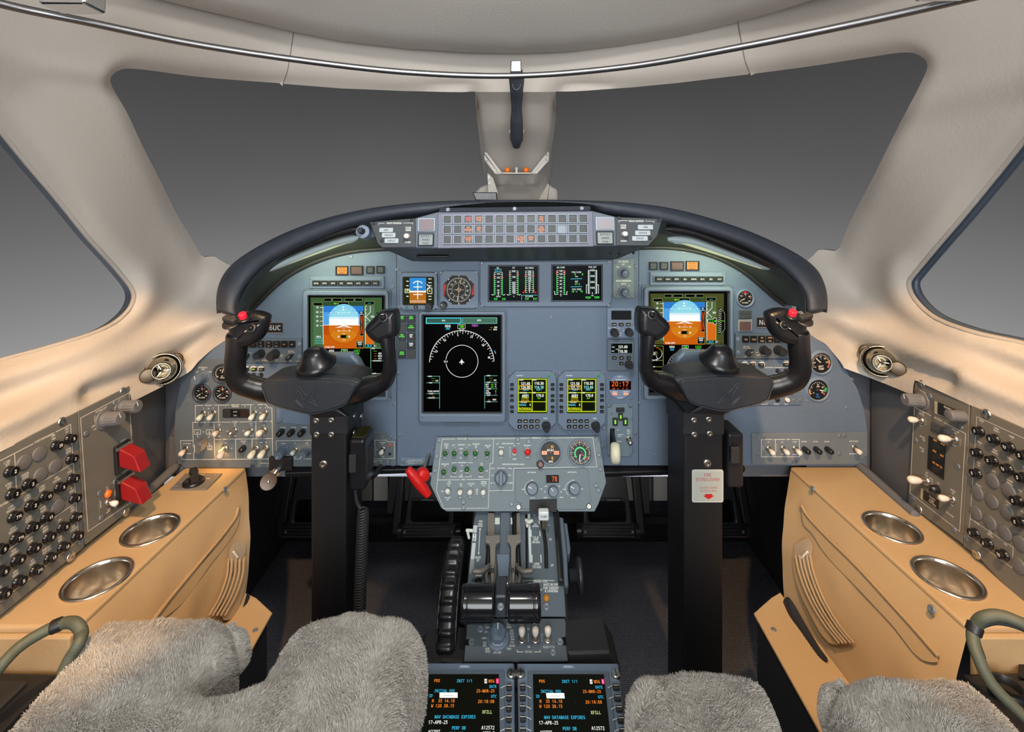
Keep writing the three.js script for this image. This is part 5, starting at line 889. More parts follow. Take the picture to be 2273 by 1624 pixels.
// display reversion panel
{
  const t = thing('target_knob_panel', 'narrow grey panel with two blue grey knobs right of the engine display', 'panel'); PP.place(t);
  plate(t, 'face_plate', PP, [[1797, 432], [1937, 432], [1937, 685], [1930, 690], [1803, 690], [1797, 684]], { map: cA, t: 0.003, col: '#77837f', mapK: kA, draw: (p) => { p.t('NI TARGET', 1867, 450, 16); p.t('SET', 1865, 468, 15); p.t('INC', 1826, 486, 13); p.t('DEC', 1908, 484, 13); p.t('DISPLAY REVERSION', 1866, 578, 15, '#e8e8e0', { sq: 0.7 }); p.t('AUTO', 1866, 597, 15); p.t('L', 1830, 610, 13); p.t('R', 1904, 610, 13); p.l('#ddd', 2, [1840, 492], [1850, 502]); p.l('#ddd', 2, [1893, 492], [1882, 502]); p.l('#ddd', 2, [1840, 618], [1850, 626]); p.l('#ddd', 2, [1893, 616], [1882, 626]); } });
  for (const y of [525, 650]) knob(t, PP, cA(1868, y), { r: 0.0085, h: 0.013, skirt: 0.0122, z: 0.003, ribs: 10 });
  screws(t, PP, cA, [[1815, 455], [1917, 452], [1812, 671], [1917, 670], [1948, 482]], 0.003, 1);
}
// radio management units
[[0, 'left'], [430, 'right']].forEach(([o, w]) => {
  const t = thing('radio_unit', w + ' of two octagonal radio units with yellow green screens', 'radio'), map = (x, y) => cD(x + o, y); PP.place(t);
  plate(t, 'bezel', PP, [[1110, 960], [1420, 960], [1470, 1005], [1470, 1405], [1405, 1470], [1105, 1470], [1052, 1410], [1052, 1020]], { map, t: 0.010, mat: M.bezel, bev: 0.002, holes: [[[1122, 1006], [1398, 1006], [1398, 1330], [1122, 1330]]] });
  const y = '#c8e020', W = '#f4f4ea';
  plate(t, 'screen_surround', PP, [[1118, 1002], [1402, 1002], [1402, 1334], [1118, 1334]], { map, t: 0.003, mat: M.blackMatte });
  screen(t, 'screen', PP, 1122, 1006, 1398, 1330, { map, mapK: kD, z: 0.0045, dens: 6000, draw: (p) => {
    p.r('#2f3a0c', 1122, 1006, 1398, 1330); p.r('#0c1206', 1150, 1028, 1372, 1298); p.b(y, 7, 1138, 1024, 1382, 1304); p.l(y, 6, [1260, 1026], [1260, 1302]); p.l(y, 6, [1140, 1142], [1380, 1140]); p.l(y, 6, [1140, 1220], [1380, 1220]);
    p.t(o ? 'COM2' : 'COM1', 1165, 1030, 18, W); p.t(o ? 'NAV2' : 'NAV1', 1280, 1030, 18, W); p.t(o ? '121.50' : '121.60', 1200, 1062, 34, W); p.t('110.30', 1318, 1060, 34, W); p.b('#e8b020', 5, 1150, 1080, 1252, 1112); p.t(o ? '131.17' : '124.00', 1201, 1096, 34, W); p.t(o ? '112.40' : '114.10', 1318, 1094, 34, '#9fe8e0'); p.t('TEMP-2', 1202, 1118, 18, '#5fd0d8'); p.t('TEMP-1', 1318, 1116, 18, '#5fd0d8');
    p.t('ATC/TCAS', 1182, 1142, 17, W); p.t('ADF', 1278, 1142, 18, W); p.t('4601', 1200, 1168, 34, W); p.t('170.0', 1326, 1166, 34, W); p.t('STANDBY', 1198, 1187, 18, y); p.t('ADF', 1318, 1190, 18, '#58e820'); p.t('ADS-B FAIL', 1198, 1206, 19, '#e8a81a', { sq: 0.72 }); p.t('TCAS DSPY', 1186, 1225, 17, W, { sq: 0.7 }); p.t('RANGE:', 1178, 1248, 22, '#5fd0d8'); p.t('6', 1242, 1247, 30, '#d8e8a0'); p.t('NORMAL', 1200, 1282, 34, '#d8e020');
  } });
  for (const yy of [1073, 1112, 1170, 1210, 1268, 1307]) for (const xx of [1083, 1437]) pushKey(t, 'line_key', PP, xx - 16, yy - 13, xx + 16, yy + 13, { map, z: 0.010, h: 0.0022, text: '–', ts: 16, col: '#d8d4c4' });
  ['SQ', 'DIM', '1/2', 'STO'].forEach((s, i) => pushKey(t, 'key', PP, 1132 + i * 51, 1375, 1170 + i * 51, 1405, { map, z: 0.010, h: 0.0022, text: s, ts: 15, col: '#e0dccc' })); ['ID', 'PGE', 'TST', 'DME'].forEach((s, i) => pushKey(t, 'key', PP, 1132 + i * 51, 1423, 1170 + i * 51, 1454, { map, z: 0.010, h: 0.0022, text: s, ts: 15, col: '#e0dccc' }));
  pushKey(t, 'name_strip', PP, 1110, 984, 1190, 1000, { map, z: 0.0098, h: 0.0008, text: 'Honeywell', ts: 13, col: '#dfe4ea', base: '#73829b' });
  pushKey(t, 'tune_label', PP, 1350, 1356, 1398, 1374, { map, z: 0.0098, h: 0.0008, text: 'TUNE', ts: 15, col: '#dfe4ea', base: '#73829b' });
  knob(t, PP, map(1380, 1425), { r: 0.0095, h: 0.010, mat: M.knobDark, mark: null, z: 0.010, ribs: 18 }); knob(t, PP, map(1378, 1428), { r: 0.0065, h: 0.022, mat: M.knobDark, mark: null, z: 0.010, ribs: 12 });
  { const [u, v] = PP.uv(map(1404, 992), 0.010); mesh('status_light', cylZ(0.003, 0, 0.0016, 12), glow(0.01, 0.22, 0.05, 1), t).position.set(u, v, 0.010); }
  screws(t, PP, map, [[1068, 975], [1447, 968], [1075, 1440], [1455, 1450]], 0.002, 1);
});
// centre right stack
{
  let t = thing('selcal_unit', 'small unit with a dark blank display and two knobs above the standby radio', 'radio'); PP.place(t);
  plate(t, 'face_plate', PP, [[1912, 405], [2150, 405], [2150, 665], [1912, 665]], { map: cD, t: 0.006, mapK: kD, col: '#6f7f97', draw: (p) => { p.t('PWR', 1928, 580, 12); p.t('XFER', 1978, 577, 13); p.t('TEST', 2012, 580, 12); p.t('ON', 2055, 602, 12); p.t('SQL', 2030, 622, 12); p.t('OPT', 2027, 644, 12); p.t('TONE', 2100, 580, 13); } });
  screen(t, 'display', PP, 1948, 428, 2122, 507, { map: cD, z: 0.0064, col: '#05080f', lit: false });
  ['CAGE', 'TEST', 'FUNC'].forEach((s, i) => pushKey(t, 'key', PP, 1952 + i * 62, 536, 1994 + i * 62, 563, { map: cD, z: 0.006, h: 0.0025, text: s, ts: 14 }));
  knob(t, PP, cD(1972, 615), { r: 0.0088, h: 0.015, mat: M.knobDark, z: 0.006, mark: null, ribs: 18 }); knob(t, PP, cD(2098, 612), { r: 0.0088, h: 0.015, mat: M.knobDark, z: 0.006, mark: null, ribs: 18 });
  screws(t, PP, cD, [[1930, 548], [2135, 546]], 0.006, 0.7);
  t = thing('standby_radio', 'standby radio showing 121.60 over 110.30 on a dark screen', 'radio'); PP.place(t);
  plate(t, 'face_plate', PP, [[1912, 682], [2146, 682], [2146, 950], [1912, 950]], { map: cD, t: 0.006, mat: M.bezelDark, bev: 0.001 });
  plate(t, 'screen_frame', PP, [[1936, 706], [2138, 706], [2138, 802], [1936, 802]], { map: cD, z: 0.006, t: 0.0015, mat: M.bezel });
  screen(t, 'screen', PP, 1944, 714, 2130, 796, { map: cD, mapK: kD, z: 0.0080, col: '#050b0a', dens: 5200, draw: (p) => { p.t('1', 1954, 722, 12, '#c8d0c8'); p.t('COM', 1964, 745, 15, '#d8e0d8'); p.t('121.60', 2048, 743, 34, '#eef2ea'); p.t('AUDIO', 2002, 764, 14, '#b0c8b8'); p.t('NAV', 1962, 780, 15, '#d8e0d8'); p.t('▸110.30', 2040, 783, 34, '#eef2ea'); } });
  ['XFR', 'NAV', 'SQ'].forEach((s, i) => pushKey(t, 'key', PP, 1956 + i * 63, 826, 1994 + i * 63, 854, { map: cD, z: 0.006, h: 0.0025, text: s, ts: 13 })); pushKey(t, 'key', PP, 2018, 875, 2056, 903, { map: cD, z: 0.006, h: 0.0025, text: 'TX', ts: 14 });
  knob(t, PP, cD(2098, 893), { r: 0.009, h: 0.008, mat: M.knobDark, z: 0.006, mark: null, ribs: 18 }); knob(t, PP, cD(2098, 895), { r: 0.006, h: 0.018, mat: M.knobDark, z: 0.006, mark: null, ribs: 12 });
  t = thing('chronometer', 'round digital clock showing red 20:17', 'clock'); PP.place(t);
  plate(t, 'clock_face', PP, circ(2025, 1092, 104, 40), { map: cD, t: 0.003, mapK: kD, col: '#7787a2', draw: (p) => { p.t('GMT LT', 2025, 1003, 14); p.t('CHRONOMETER', 2028, 1027, 14); p.t('SELECT', 1980, 1134, 14); p.t('CONTROL', 2074, 1133, 14); p.t('DAVTRON', 2026, 1188, 14); } });
  screen(t, 'screen', PP, 1932, 1040, 2120, 1116, { map: cD, mapK: kD, z: 0.0036, col: '#120403', dens: 5200, draw: (p) => { p.t('20:17', 2024, 1066, 56, '#ff6a1a', { font: 'monospace', sq: 0.9 }); [['GMT', 1968], ['LT', 2006], ['FT', 2052], ['ET', 2084]].forEach(([s, x]) => { p.t(s, x, 1106, 14, '#ff7a2a'); }); } });
  for (const x of [1979, 2075]) pushKey(t, 'key', PP, x - 22, 1144, x + 22, 1164, { map: cD, z: 0.003, h: 0.002, mat: glow(0.8, 0.35, 0.22, 0.9) });
  screws(t, PP, cD, [[1933, 1010], [2118, 1008], [1932, 1190], [2122, 1188]], 0.001, 0.8);
  t = thing('landing_gear_panel', 'landing gear panel with three green lights and a wheel shaped ivory lever', 'panel'); PP.place(t);
  plate(t, 'face_plate', PP, [[90, 1008], [250, 1006], [262, 1045], [300, 1048], [300, 1520], [280, 1545], [60, 1545], [35, 1510], [38, 1048], [80, 1040]], { map: cQ, t: 0.004, mapK: kQ, col: '#6b7b86', draw: (p) => { p.t('UP', 148, 1270, 18); p.t('LANDING', 170, 1320, 17); p.t('GEAR', 160, 1340, 17); p.t('DOWN', 160, 1390, 18); p.t('ANTI-', 256, 1275, 17); p.t('SKID', 256, 1293, 17); p.t('ON', 256, 1312, 17); } });
  for (const [x0, y0, x1, y1, on] of [[130, 1045, 216, 1092, 0], [152, 1100, 200, 1178, 1], [94, 1150, 146, 1232, 1], [200, 1150, 250, 1232, 1]]) { const d = pushKey(t, 'gear_light', PP, x0, y0, x1, y1, { map: cQ, z: 0.004, h: 0.003, mat: M.blackMatte }); if (on) { const [a, b] = PP.uv(cQ((x0 + x1) / 2 - 8, y1 - 22), 0.0072), [c, e] = PP.uv(cQ((x0 + x1) / 2 + 8, y0 + 20), 0.0072); mesh('green_lamp', rbox(c - a, e - b, 0.0012, 0.0005).translate((a + c) / 2, (b + e) / 2, 0.0074), glow(0.25, 0.85, 0.03, 0.9), t); } }
  { const [a, b] = PP.uv(cQ(64, 1425), 0.004), [c, e] = PP.uv(cQ(112, 1255), 0.004); mesh('lever_slot', rbox(c - a, e - b, 0.001, 0.0004).translate((a + c) / 2, (b + e) / 2, 0.0042), M.blackGloss, t); const L = part('gear_lever', t), q0 = [(a + c) / 2, (b + e) / 2 + 0.012, 0.004]; const w = PP.uv(cQ(120, 1512), 0.06); mesh('lever_arm', capped([V3(...q0), V3(lerp(q0[0], w[0], 0.4), lerp(q0[1], w[1], 0.45), 0.035), V3(w[0], w[1] + 0.006, 0.058)], 0.0035, 20, 10), M.black, L); const k = mesh('wheel_knob', lathe([[0.010, -0.0095], [0.0165, -0.0088], [0.0195, -0.005], [0.0200, 0], [0.0195, 0.005], [0.0165, 0.0088], [0.010, 0.0095], [0.008, 0.007], [0, 0.007]], 30), M.ivory, L); k.rotation.y = Math.PI / 2 - 0.18; k.position.set(w[0], w[1], 0.060); }
  toggle(t, PP, cQ(255, 1358), { z: 0.004, tip: M.steelSoft, tilt: -0.15, k: 0.95 });
  screws(t, PP, cQ, [[57, 1020], [277, 1018], [80, 1100], [280, 1155], [325, 1303], [55, 1515], [277, 1515]], 0.004, 1);
  t = thing('gear_control_placard', 'small grey placard for aux gear control above the red handle', 'placard'); PP.place(t);
  plate(t, 'placard_plate', PP, [[38, 308], [315, 308], [318, 380], [35, 382]], { map: cE, t: 0.003, mapK: kE, col: '#6c7f92', draw: (p) => { p.t('— AUX GEAR CONTROL —', 172, 330, 17); p.t('UNLOCK-PULL T HDL TURN CW', 172, 346, 14); p.t('BLOWDOWN-PULL KNOB', 172, 361, 14); } });
  screws(t, PP, cE, [[60, 346], [287, 344]], 0.003, 1);
}
// registration placards
for (const [s, x0, x1, y0, y1] of [['pilot', 566, 629, 714.5, 740], ['copilot', 1678.5, 1741, 703, 727.5]]) {
  const t = thing('registration_placard', 'black registration placard with silver edge half hidden by the ' + s + ' yoke grip', 'placard'); PP.place(t);
  const [a, b] = PP.uv([x0, y1]), [c, d] = PP.uv([x1, y0]); mesh('placard_frame', extr(rrect(a, b, c, d, 0.001), 0, 0.002, 0.0005), M.steelSoft, t);
  plate(t, 'placard_face', PP, [[x0 + 2, y0 + 2], [x1 - 2, y0 + 2], [x1 - 2, y1 - 2], [x0 + 2, y1 - 2]], { z: 0.002, t: 0.0006, bev: 0.0001, col: '#101113', draw: (p) => p.t('N876UC', (x0 + x1) / 2, (y0 + y1) / 2, 15, '#eceef0', { b: false, sq: 0.92 }) });
}
// copilot extra lights
{
  let t = thing('dark_warning_block', 'split dark grey light above the framed red light on the copilot panel', 'light'); PP.place(t);
  plate(t, 'frame', PP, [[1163, 806], [1270, 806], [1270, 880], [1163, 880]], { map: cC, t: 0.003, mat: M.bezelDark }); for (const [a, b] of [[810, 842], [846, 877]]) plate(t, 'light_cap', PP, [[1167, a], [1266, a], [1266, b], [1167, b]], { map: cC, z: 0.003, t: 0.0015, mat: M.lampOff });
  t = thing('framed_warning_light', 'dark red light in a clear raised frame on the copilot panel', 'light'); PP.place(t);
  plate(t, 'guard_frame', PP, [[1155, 888], [1280, 884], [1280, 985], [1155, 988]], { map: cC, t: 0.004, mat: M.metalGrey, bev: 0.001 }); plate(t, 'light_cap', PP, [[1170, 905], [1265, 905], [1265, 978], [1170, 978]], { map: cC, z: 0.004, t: 0.0015, mat: M.lampRed });
}
// display controllers and audio panels
function controller(who, map, k, O, keys, kw, ky, knobs, texts, scr) {
  const t = thing('display_controller', 'display controller with a row of black keys and knobs beside the ' + who + ' yoke', 'controller'); PP.place(t);
  plate(t, 'face_plate', PP, [[O[0], O[1]], [O[2], O[1]], [O[2], O[3]], [O[0], O[3]]], { map, t: 0.006, mapK: k, col: '#58656f', draw: (p) => texts.forEach(([s, x, y, z, c]) => p.t(s, x, y, z, c || '#e0b898')) });
  keys.forEach(([s, x]) => pushKey(t, 'key', PP, x - kw, ky - kw, x + kw, ky + kw, { map, z: 0.006, h: 0.003, text: s, ts: s.length > 1 ? 18 : 20, col: '#e8b88c' }));
  knobs.forEach(([x, y, r, h, m, tn]) => knob(t, PP, map(x, y), { r, h, mat: M.knobDark, z: 0.006, mark: m, turn: tn || 0, pointer: !!m, ribs: 20 }));
  screws(t, PP, map, scr, 0.006, 1.2, M.ringBlue);
}
controller('pilot', cX, kX, [330, 570, 1185, 910], [[['DC', 'TRS'], 400], [['WX', 'TERR'], 615], [['GSPD', 'TTG'], 725], [['ET', 'MENU'], 832], [['MAP'], 938], [['FMS'], 1046], [['AZ'], 505]].map(([s, x]) => [s, x]), 46, 650, [[625, 775, 0.0090, 0.020, null], [820, 778, 0.0100, 0.024, null], [1030, 812, 0.0075, 0.014, '#fff', -0.9], [430, 820, 0.0075, 0.014, '#fff', -0.6]], [['NAV', 470, 770, 22], ['PUSH -◇- NORMAL', 630, 868, 24], ['PUSH', 705, 800, 22], ['STD', 705, 822, 22], ['PUSH', 905, 798, 22], ['STD', 905, 820, 22], ['BARO', 832, 858, 22], ['SET', 832, 880, 22], ['MAP ADF', 1035, 742, 22], ['VOR 1 / FMS', 1040, 765, 20], ['ADF ✦', 1035, 880, 22], ['Honeywell', 1130, 883, 14]], [[1150, 645], [1150, 820]]);
controller('copilot', cC, kC, [1133, 1005, 1660, 1222], [[['HSI'], 1222], [['TCAS'], 1290], [['WX', 'TERR'], 1360], [['GSPD', 'TTG'], 1428], [['ET'], 1495], [['MAP'], 1562], [['FMS'], 1630]], 29, 1056, [[1235, 1160, 0.0080, 0.013, '#fff', -0.9], [1372, 1145, 0.0095, 0.018, null], [1495, 1145, 0.0100, 0.022, null]], [['MAP ADF', 1225, 1116, 15], ['VOR 1 / FMS', 1228, 1131, 14], ['ADF ◇', 1222, 1202, 15], ['OFF', 1316, 1168, 14], ['ST', 1432, 1165, 14], ['PUSH -◇- NORMAL', 1365, 1191, 16], ['BARO', 1492, 1182, 15], ['SET', 1492, 1198, 15]], [[1155, 1055], [1155, 1168]]);
function audioPanel(who, map, k, O, caps, jacks, lineY, lx0, lx1, lit, extra) {
  const t = thing('audio_panel', 'audio selector panel with white framed caps beside the ' + who + ' yoke hub', 'panel'); PP.place(t);
  plate(t, 'face_plate', PP, [[O[0], O[1]], [O[2], O[1]], [O[2], O[3]], [O[0], O[3]]], { map, t: 0.005, mapK: k, col: '#5a6b80', draw: (p) => { p.l('#e4e4dc', k > 0.2 ? 4 : 6, [lx0, lineY], [lx1, lineY]); caps.forEach(([x, y, s]) => p.t(s, x, y - (k > 0.2 ? 27 : 42), k > 0.2 ? 13 : 18)); extra && extra(p); } });
  const w = k > 0.2 ? 24 : 40; caps.forEach(([x, y, s], i) => { const g = part('selector_cap', t); const f = pushKey(g, 'cap_frame', PP, x - w, y - w * 0.75, x + w, y + w * 0.7, { map, z: 0.005, h: 0.003, mat: M.white }); pushKey(g, 'cap_button', PP, x - w * 0.82, y - w * 0.4, x + w * 0.82, y + w * 0.85, { map, z: 0.005, h: 0.0055, mat: M.blackMatte }); const [a, b] = PP.uv(map(x, y + w * 0.05), 0.0105); mesh('cap_bar', rbox(0.006, 0.0014, 0.0006, 0.0002).translate(a, b, 0.0107), i === lit ? glow(0.45, 0.8, 0.02, 1) : M.metalGrey, g); });
  jacks.forEach(([x, y]) => knob(t, PP, map(x, y), { r: 0.0046, h: 0.008, mat: M.knobDark, z: 0.005, ribs: 10 }));
}
audioPanel('pilot', cX, kX, [290, 915, 1150, 1130], [[400, 990, 'COM 1'], [512, 992, 'COM 2'], [615, 993, 'HF 1'], [300, 990, 'SPKR']], [[405, 1072], [520, 1078], [625, 1074], [320, 1070]], 1032, 300, 660, 1);
audioPanel('copilot', cC, kC, [1133, 1228, 1650, 1500], [[1215, 1272, 'COM 1'], [1285, 1272, 'COM 2'], [1360, 1272, 'HF 1'], [1570, 1270, 'CABIN']], [[1492, 1325], [1562, 1325], [1630, 1325], [1600, 1490]], 1297, 1465, 1600, -1, (p) => { p.t('MICROPHONE', 1420, 1297, 14); p.t('MASK 1', 1492, 1347, 11); p.t('MASK 2', 1562, 1347, 11); });
{
  const t = thing('voice_recorder_panel', 'small recorder panel with a pink erase button under the copilot audio panel', 'panel'); PP.place(t);
  plate(t, 'face_plate', PP, [[1200, 1518], [1695, 1516], [1705, 1525], [1705, 1605], [1695, 1618], [1200, 1620]], { map: cC, t: 0.004, mapK: kC, col: '#5d6a7b', draw: (p) => { p.t('HEADSET', 1485, 1612 - 2, 15); p.t('ERASE', 1568, 1610, 15); p.t('CVR VOICE', 1445, 1537, 13, '#e0b898'); p.t('RECORDER', 1440, 1552, 13, '#e0b898'); p.l('#ddd', 3, [1340, 1612], [1403, 1612], [1403, 1600]); } });
  const j = (x, y, m, r) => { const [u, v] = PP.uv(cC(x, y), 0.004); mesh(m === M.pink ? 'erase_button' : 'headset_jack', lathe([[r, 0], [r, 0.004], [r * 0.8, 0.0055], [0, 0.0055]], 16), m, t).position.set(u, v, 0.004); };
  j(1487, 1570, M.black, 0.0042); j(1572, 1572, M.pink, 0.0044); screws(t, PP, cC, [[1635, 1578], [1690, 1575]], 0.004, 1.1);
}
// pilot lower switch panel
{
  const t = thing('switch_panel', 'grey switch panel with fuel boost and power toggles left of the pilot column', 'panel'); PP.place(t);
  const w = '#d8d8d0', l = (p, ...q) => p.l(w, 9, ...q);
  plate(t, 'face_plate', PP, [[25, -140], [60, -395], [180, -700], [620, -710], [1120, -700], [1120, 0], [1860, 10], [1848, 1330], [1835, 1352], [1470, 1352], [1462, 1330], [1455, 1260], [1430, 1232], [1395, 1240], [1385, 1330], [1365, 1356], [100, 1356], [75, 1300], [0, 1215], [-70, 1000], [-75, 700], [-50, 200]], { map: cL, t: 0.003, mapK: kL, dens: 3400, col: '#5c656b', draw: (p) => {
    const T = (s, x, y, z = 32) => p.t(s, x, y, z, w, { sq: 0.72 });
    l(p, [480, 167], [332, 167], [332, 490]); l(p, [680, 163], [985, 160]); l(p, [1200, 157], [1440, 152]); l(p, [1640, 150], [1672, 150], [1710, 200], [1735, 214], [1787, 214], [1808, 1178]); T('FUEL BOOST', 582, 165); T('ENGINE START', 1092, 158); T('DISENGAGE', 1092, 190); T('IGNITION', 1568, 150); l(p, [772, 165], [775, 490]); l(p, [1383, 155], [1388, 475]);
    T('L', 488, 222, 40); T('ON', 583, 224, 34); T('R', 675, 220, 40); T('L', 907, 195, 38); T('R', 1275, 188, 38); T('L', 1466, 212, 36); T('SEC', 1570, 212, 28); T('R', 1668, 210, 36); T('ON', 1570, 308, 30); T('N', 583, 300, 30); T('O', 583, 335, 30); T('R', 583, 370, 30); T('M', 560, 425, 30); T('OFF', 1558, 405, 28);
    l(p, [395, 490], [280, 490], [300, 1195], [1808, 1185]); l(p, [560, 488], [1000, 485]); l(p, [1165, 482], [1505, 477]); l(p, [1745, 470], [1790, 468]); T('CROSSFEED', 480, 488, 28); T('DC POWER', 1082, 483); T('AVIONIC POWER', 1630, 470, 28); l(p, [683, 490], [705, 1190]); l(p, [1480, 478], [1490, 800]);
    T('L GEN', 782, 527, 30); T('ON', 784, 556, 28); T('BATT', 1085, 522, 30); T('ON', 1085, 556, 28); T('R GEN', 1397, 517, 30); T('ON', 1400, 550, 28); T('ON', 1636, 545, 30); T('OFF', 940, 655, 28); T('OFF', 1245, 650, 28); T('RESET', 790, 752, 28); T('EMER', 1090, 748, 28); T('RESET', 1402, 742, 28); T('OFF', 1640, 740, 28);
    p.b(w, 8, 313, 630, 430, 715); T('L', 370, 655, 28); T('TANK', 370, 688, 28); p.b(w, 8, 540, 630, 655, 715); T('R', 597, 655, 28); T('TANK', 597, 688, 28); T('OFF', 484, 672, 30); l(p, [372, 718], [376, 765], [390, 780]); l(p, [600, 718], [600, 760], [575, 780]); l(p, [580, 880], [600, 895], [605, 930]); p.b(w, 8, 568, 935, 645, 1010); T('R', 605, 960, 26); T('ENG', 605, 990, 26);
    l(p, [830, 812], [700, 818]); l(p, [975, 808], [1545, 802]); l(p, [1620, 800], [1795, 796]); T('EMER LTS', 905, 812, 30); T('EEC', 1582, 798, 28); l(p, [1095, 808], [1103, 1188]); l(p, [1408, 804], [1415, 1000]); T('ARM', 907, 884, 30); T('ON', 1022, 982, 28); T('OFF', 918, 1078, 26); T('ENG DATA', 1245, 848, 30); T('SCAN', 1250, 880, 30); T('L', 1492, 874, 34); T('MAN', 1585, 872, 30); T('R', 1678, 870, 34);
    l(p, [285, 835], [50, 838], [70, 1195], [300, 1195]); T('MIC OXY MASK', 170, 892, 28); T('HEADSET', 210, 1085, 28); T('PARK BRAKE - PULL', 1664, 1270, 30); T('VOLTAGE SEL', -10, -8, 1);
    p.on(cG, p.k / kL * kG).t('VOLTAGE SEL', 345, 238, 17, w, { sq: 0.8 }).t('BATT', 347, 255, 15, w).t('L GEN', 288, 280, 15, w, { sq: 0.7 }).t('R GEN', 412, 280, 15, w, { sq: 0.7 });
  } });
  const tg = (x, y, o) => toggle(t, PP, cL(x, y), { z: 0.003, ...o });
  tg(495, 310, { tip: M.mint, tilt: -0.32, k: 1.0 }); tg(690, 305, { tip: M.mint, tilt: -0.32 }); tg(1470, 305, { tip: M.mint, tilt: -0.30 }); tg(1672, 302, { tip: M.pink, tilt: -0.28 });
  tg(790, 645, { tip: M.pink, tilt: 0.02, k: 0.95 }); tg(1090, 640, { tip: M.steelSoft, tilt: 0.05 }); tg(1395, 645, { tip: M.mint, tilt: 0.05, k: 0.95 }); tg(1645, 635, { tip: M.pink, tilt: 0.1, k: 1.25 });
  tg(165, 985, { tip: M.pink, tilt: -0.2 }); tg(905, 985, { tip: M.pink, tilt: -0.35, k: 1.25 }); tg(1495, 980, { tip: M.mint, tilt: -0.28, k: 1.25, len: 1.1 }); tg(1680, 975, { tip: M.mint, tilt: -0.28, k: 1.25, len: 1.1 });
  const [u, v] = PP.uv(cL(1255, 975), 0.003); mesh('scan_button', lathe([[0.0062, 0], [0.0062, 0.004], [0.005, 0.012], [0, 0.013]], 18), M.blackGloss, t).position.set(u, v, 0.003);
  { const [a, b] = PP.uv(cL(790, 1062), 0.012); const g = mesh('indicator_lamp', new THREE.SphereGeometry(0.0042, 14, 10), glow(1, 0.55, 0.16, 3.5), t); g.position.set(a, b, 0.008); const pl = new THREE.PointLight(new THREE.Color(1, 0.5, 0.15), 0.006, 0, 2); pl.castShadow = true; pl.shadow.radius = 0.15; pl.position.set(a, b, 0.0085); t.add(pl); }
  { const g = part('start_keys', t); pushKey(g, 'key_frame', PP, 850, 240, 1342, 402, { map: cL, z: 0.003, h: 0.003, mat: M.blackGloss }); pushKey(g, 'key', PP, 862, 252, 1000, 390, { map: cL, z: 0.006, h: 0.002, mat: M.blackMatte }); pushKey(g, 'key', PP, 1012, 252, 1165, 390, { map: cL, z: 0.006, h: 0.002, text: ['START', 'DISG'], ts: 32, col: '#d8d8d0' }); pushKey(g, 'key', PP, 1178, 252, 1330, 390, { map: cL, z: 0.006, h: 0.002, mat: std(lin(0.02, 0.008, 0.006), 0.5) }); }
  { const [a, b] = PP.uv(cL(500, 860), 0.003), g = part('crossfeed_knob', t, a, b, 0.003); mesh('knob_body', extr([[-0.022, -0.008], [-0.010, -0.013], [0.010, -0.010], [0.016, 0.0], [0.010, 0.010], [-0.010, 0.013], [-0.022, 0.008]].map(([x, y]) => [x * 0.7, y * 0.7]), 0, 0.020, 0.002, [], 2), M.knobWarm, g).rotation.z = 1.2; mesh('pointer_line', new THREE.BoxGeometry(0.0012, 0.016, 0.0006), M.white, g).position.set(-0.006, -0.004, 0.0204); mesh('cap_screw', HW.screw, M.screw, g).position.set(0.003, 0.003, 0.0203); }
  knob(t, PP, cG(350, 320), { r: 0.0115, h: 0.022, mat: M.knobGrey, z: 0.003, skirt: 0.0135, ribs: 12, turn: 0.2 });
  screws(t, PP, cL, [[205, 75], [175, 1150], [1765, 860], [1470, 110], [1432, 1262]], 0.002, 1.2);
}
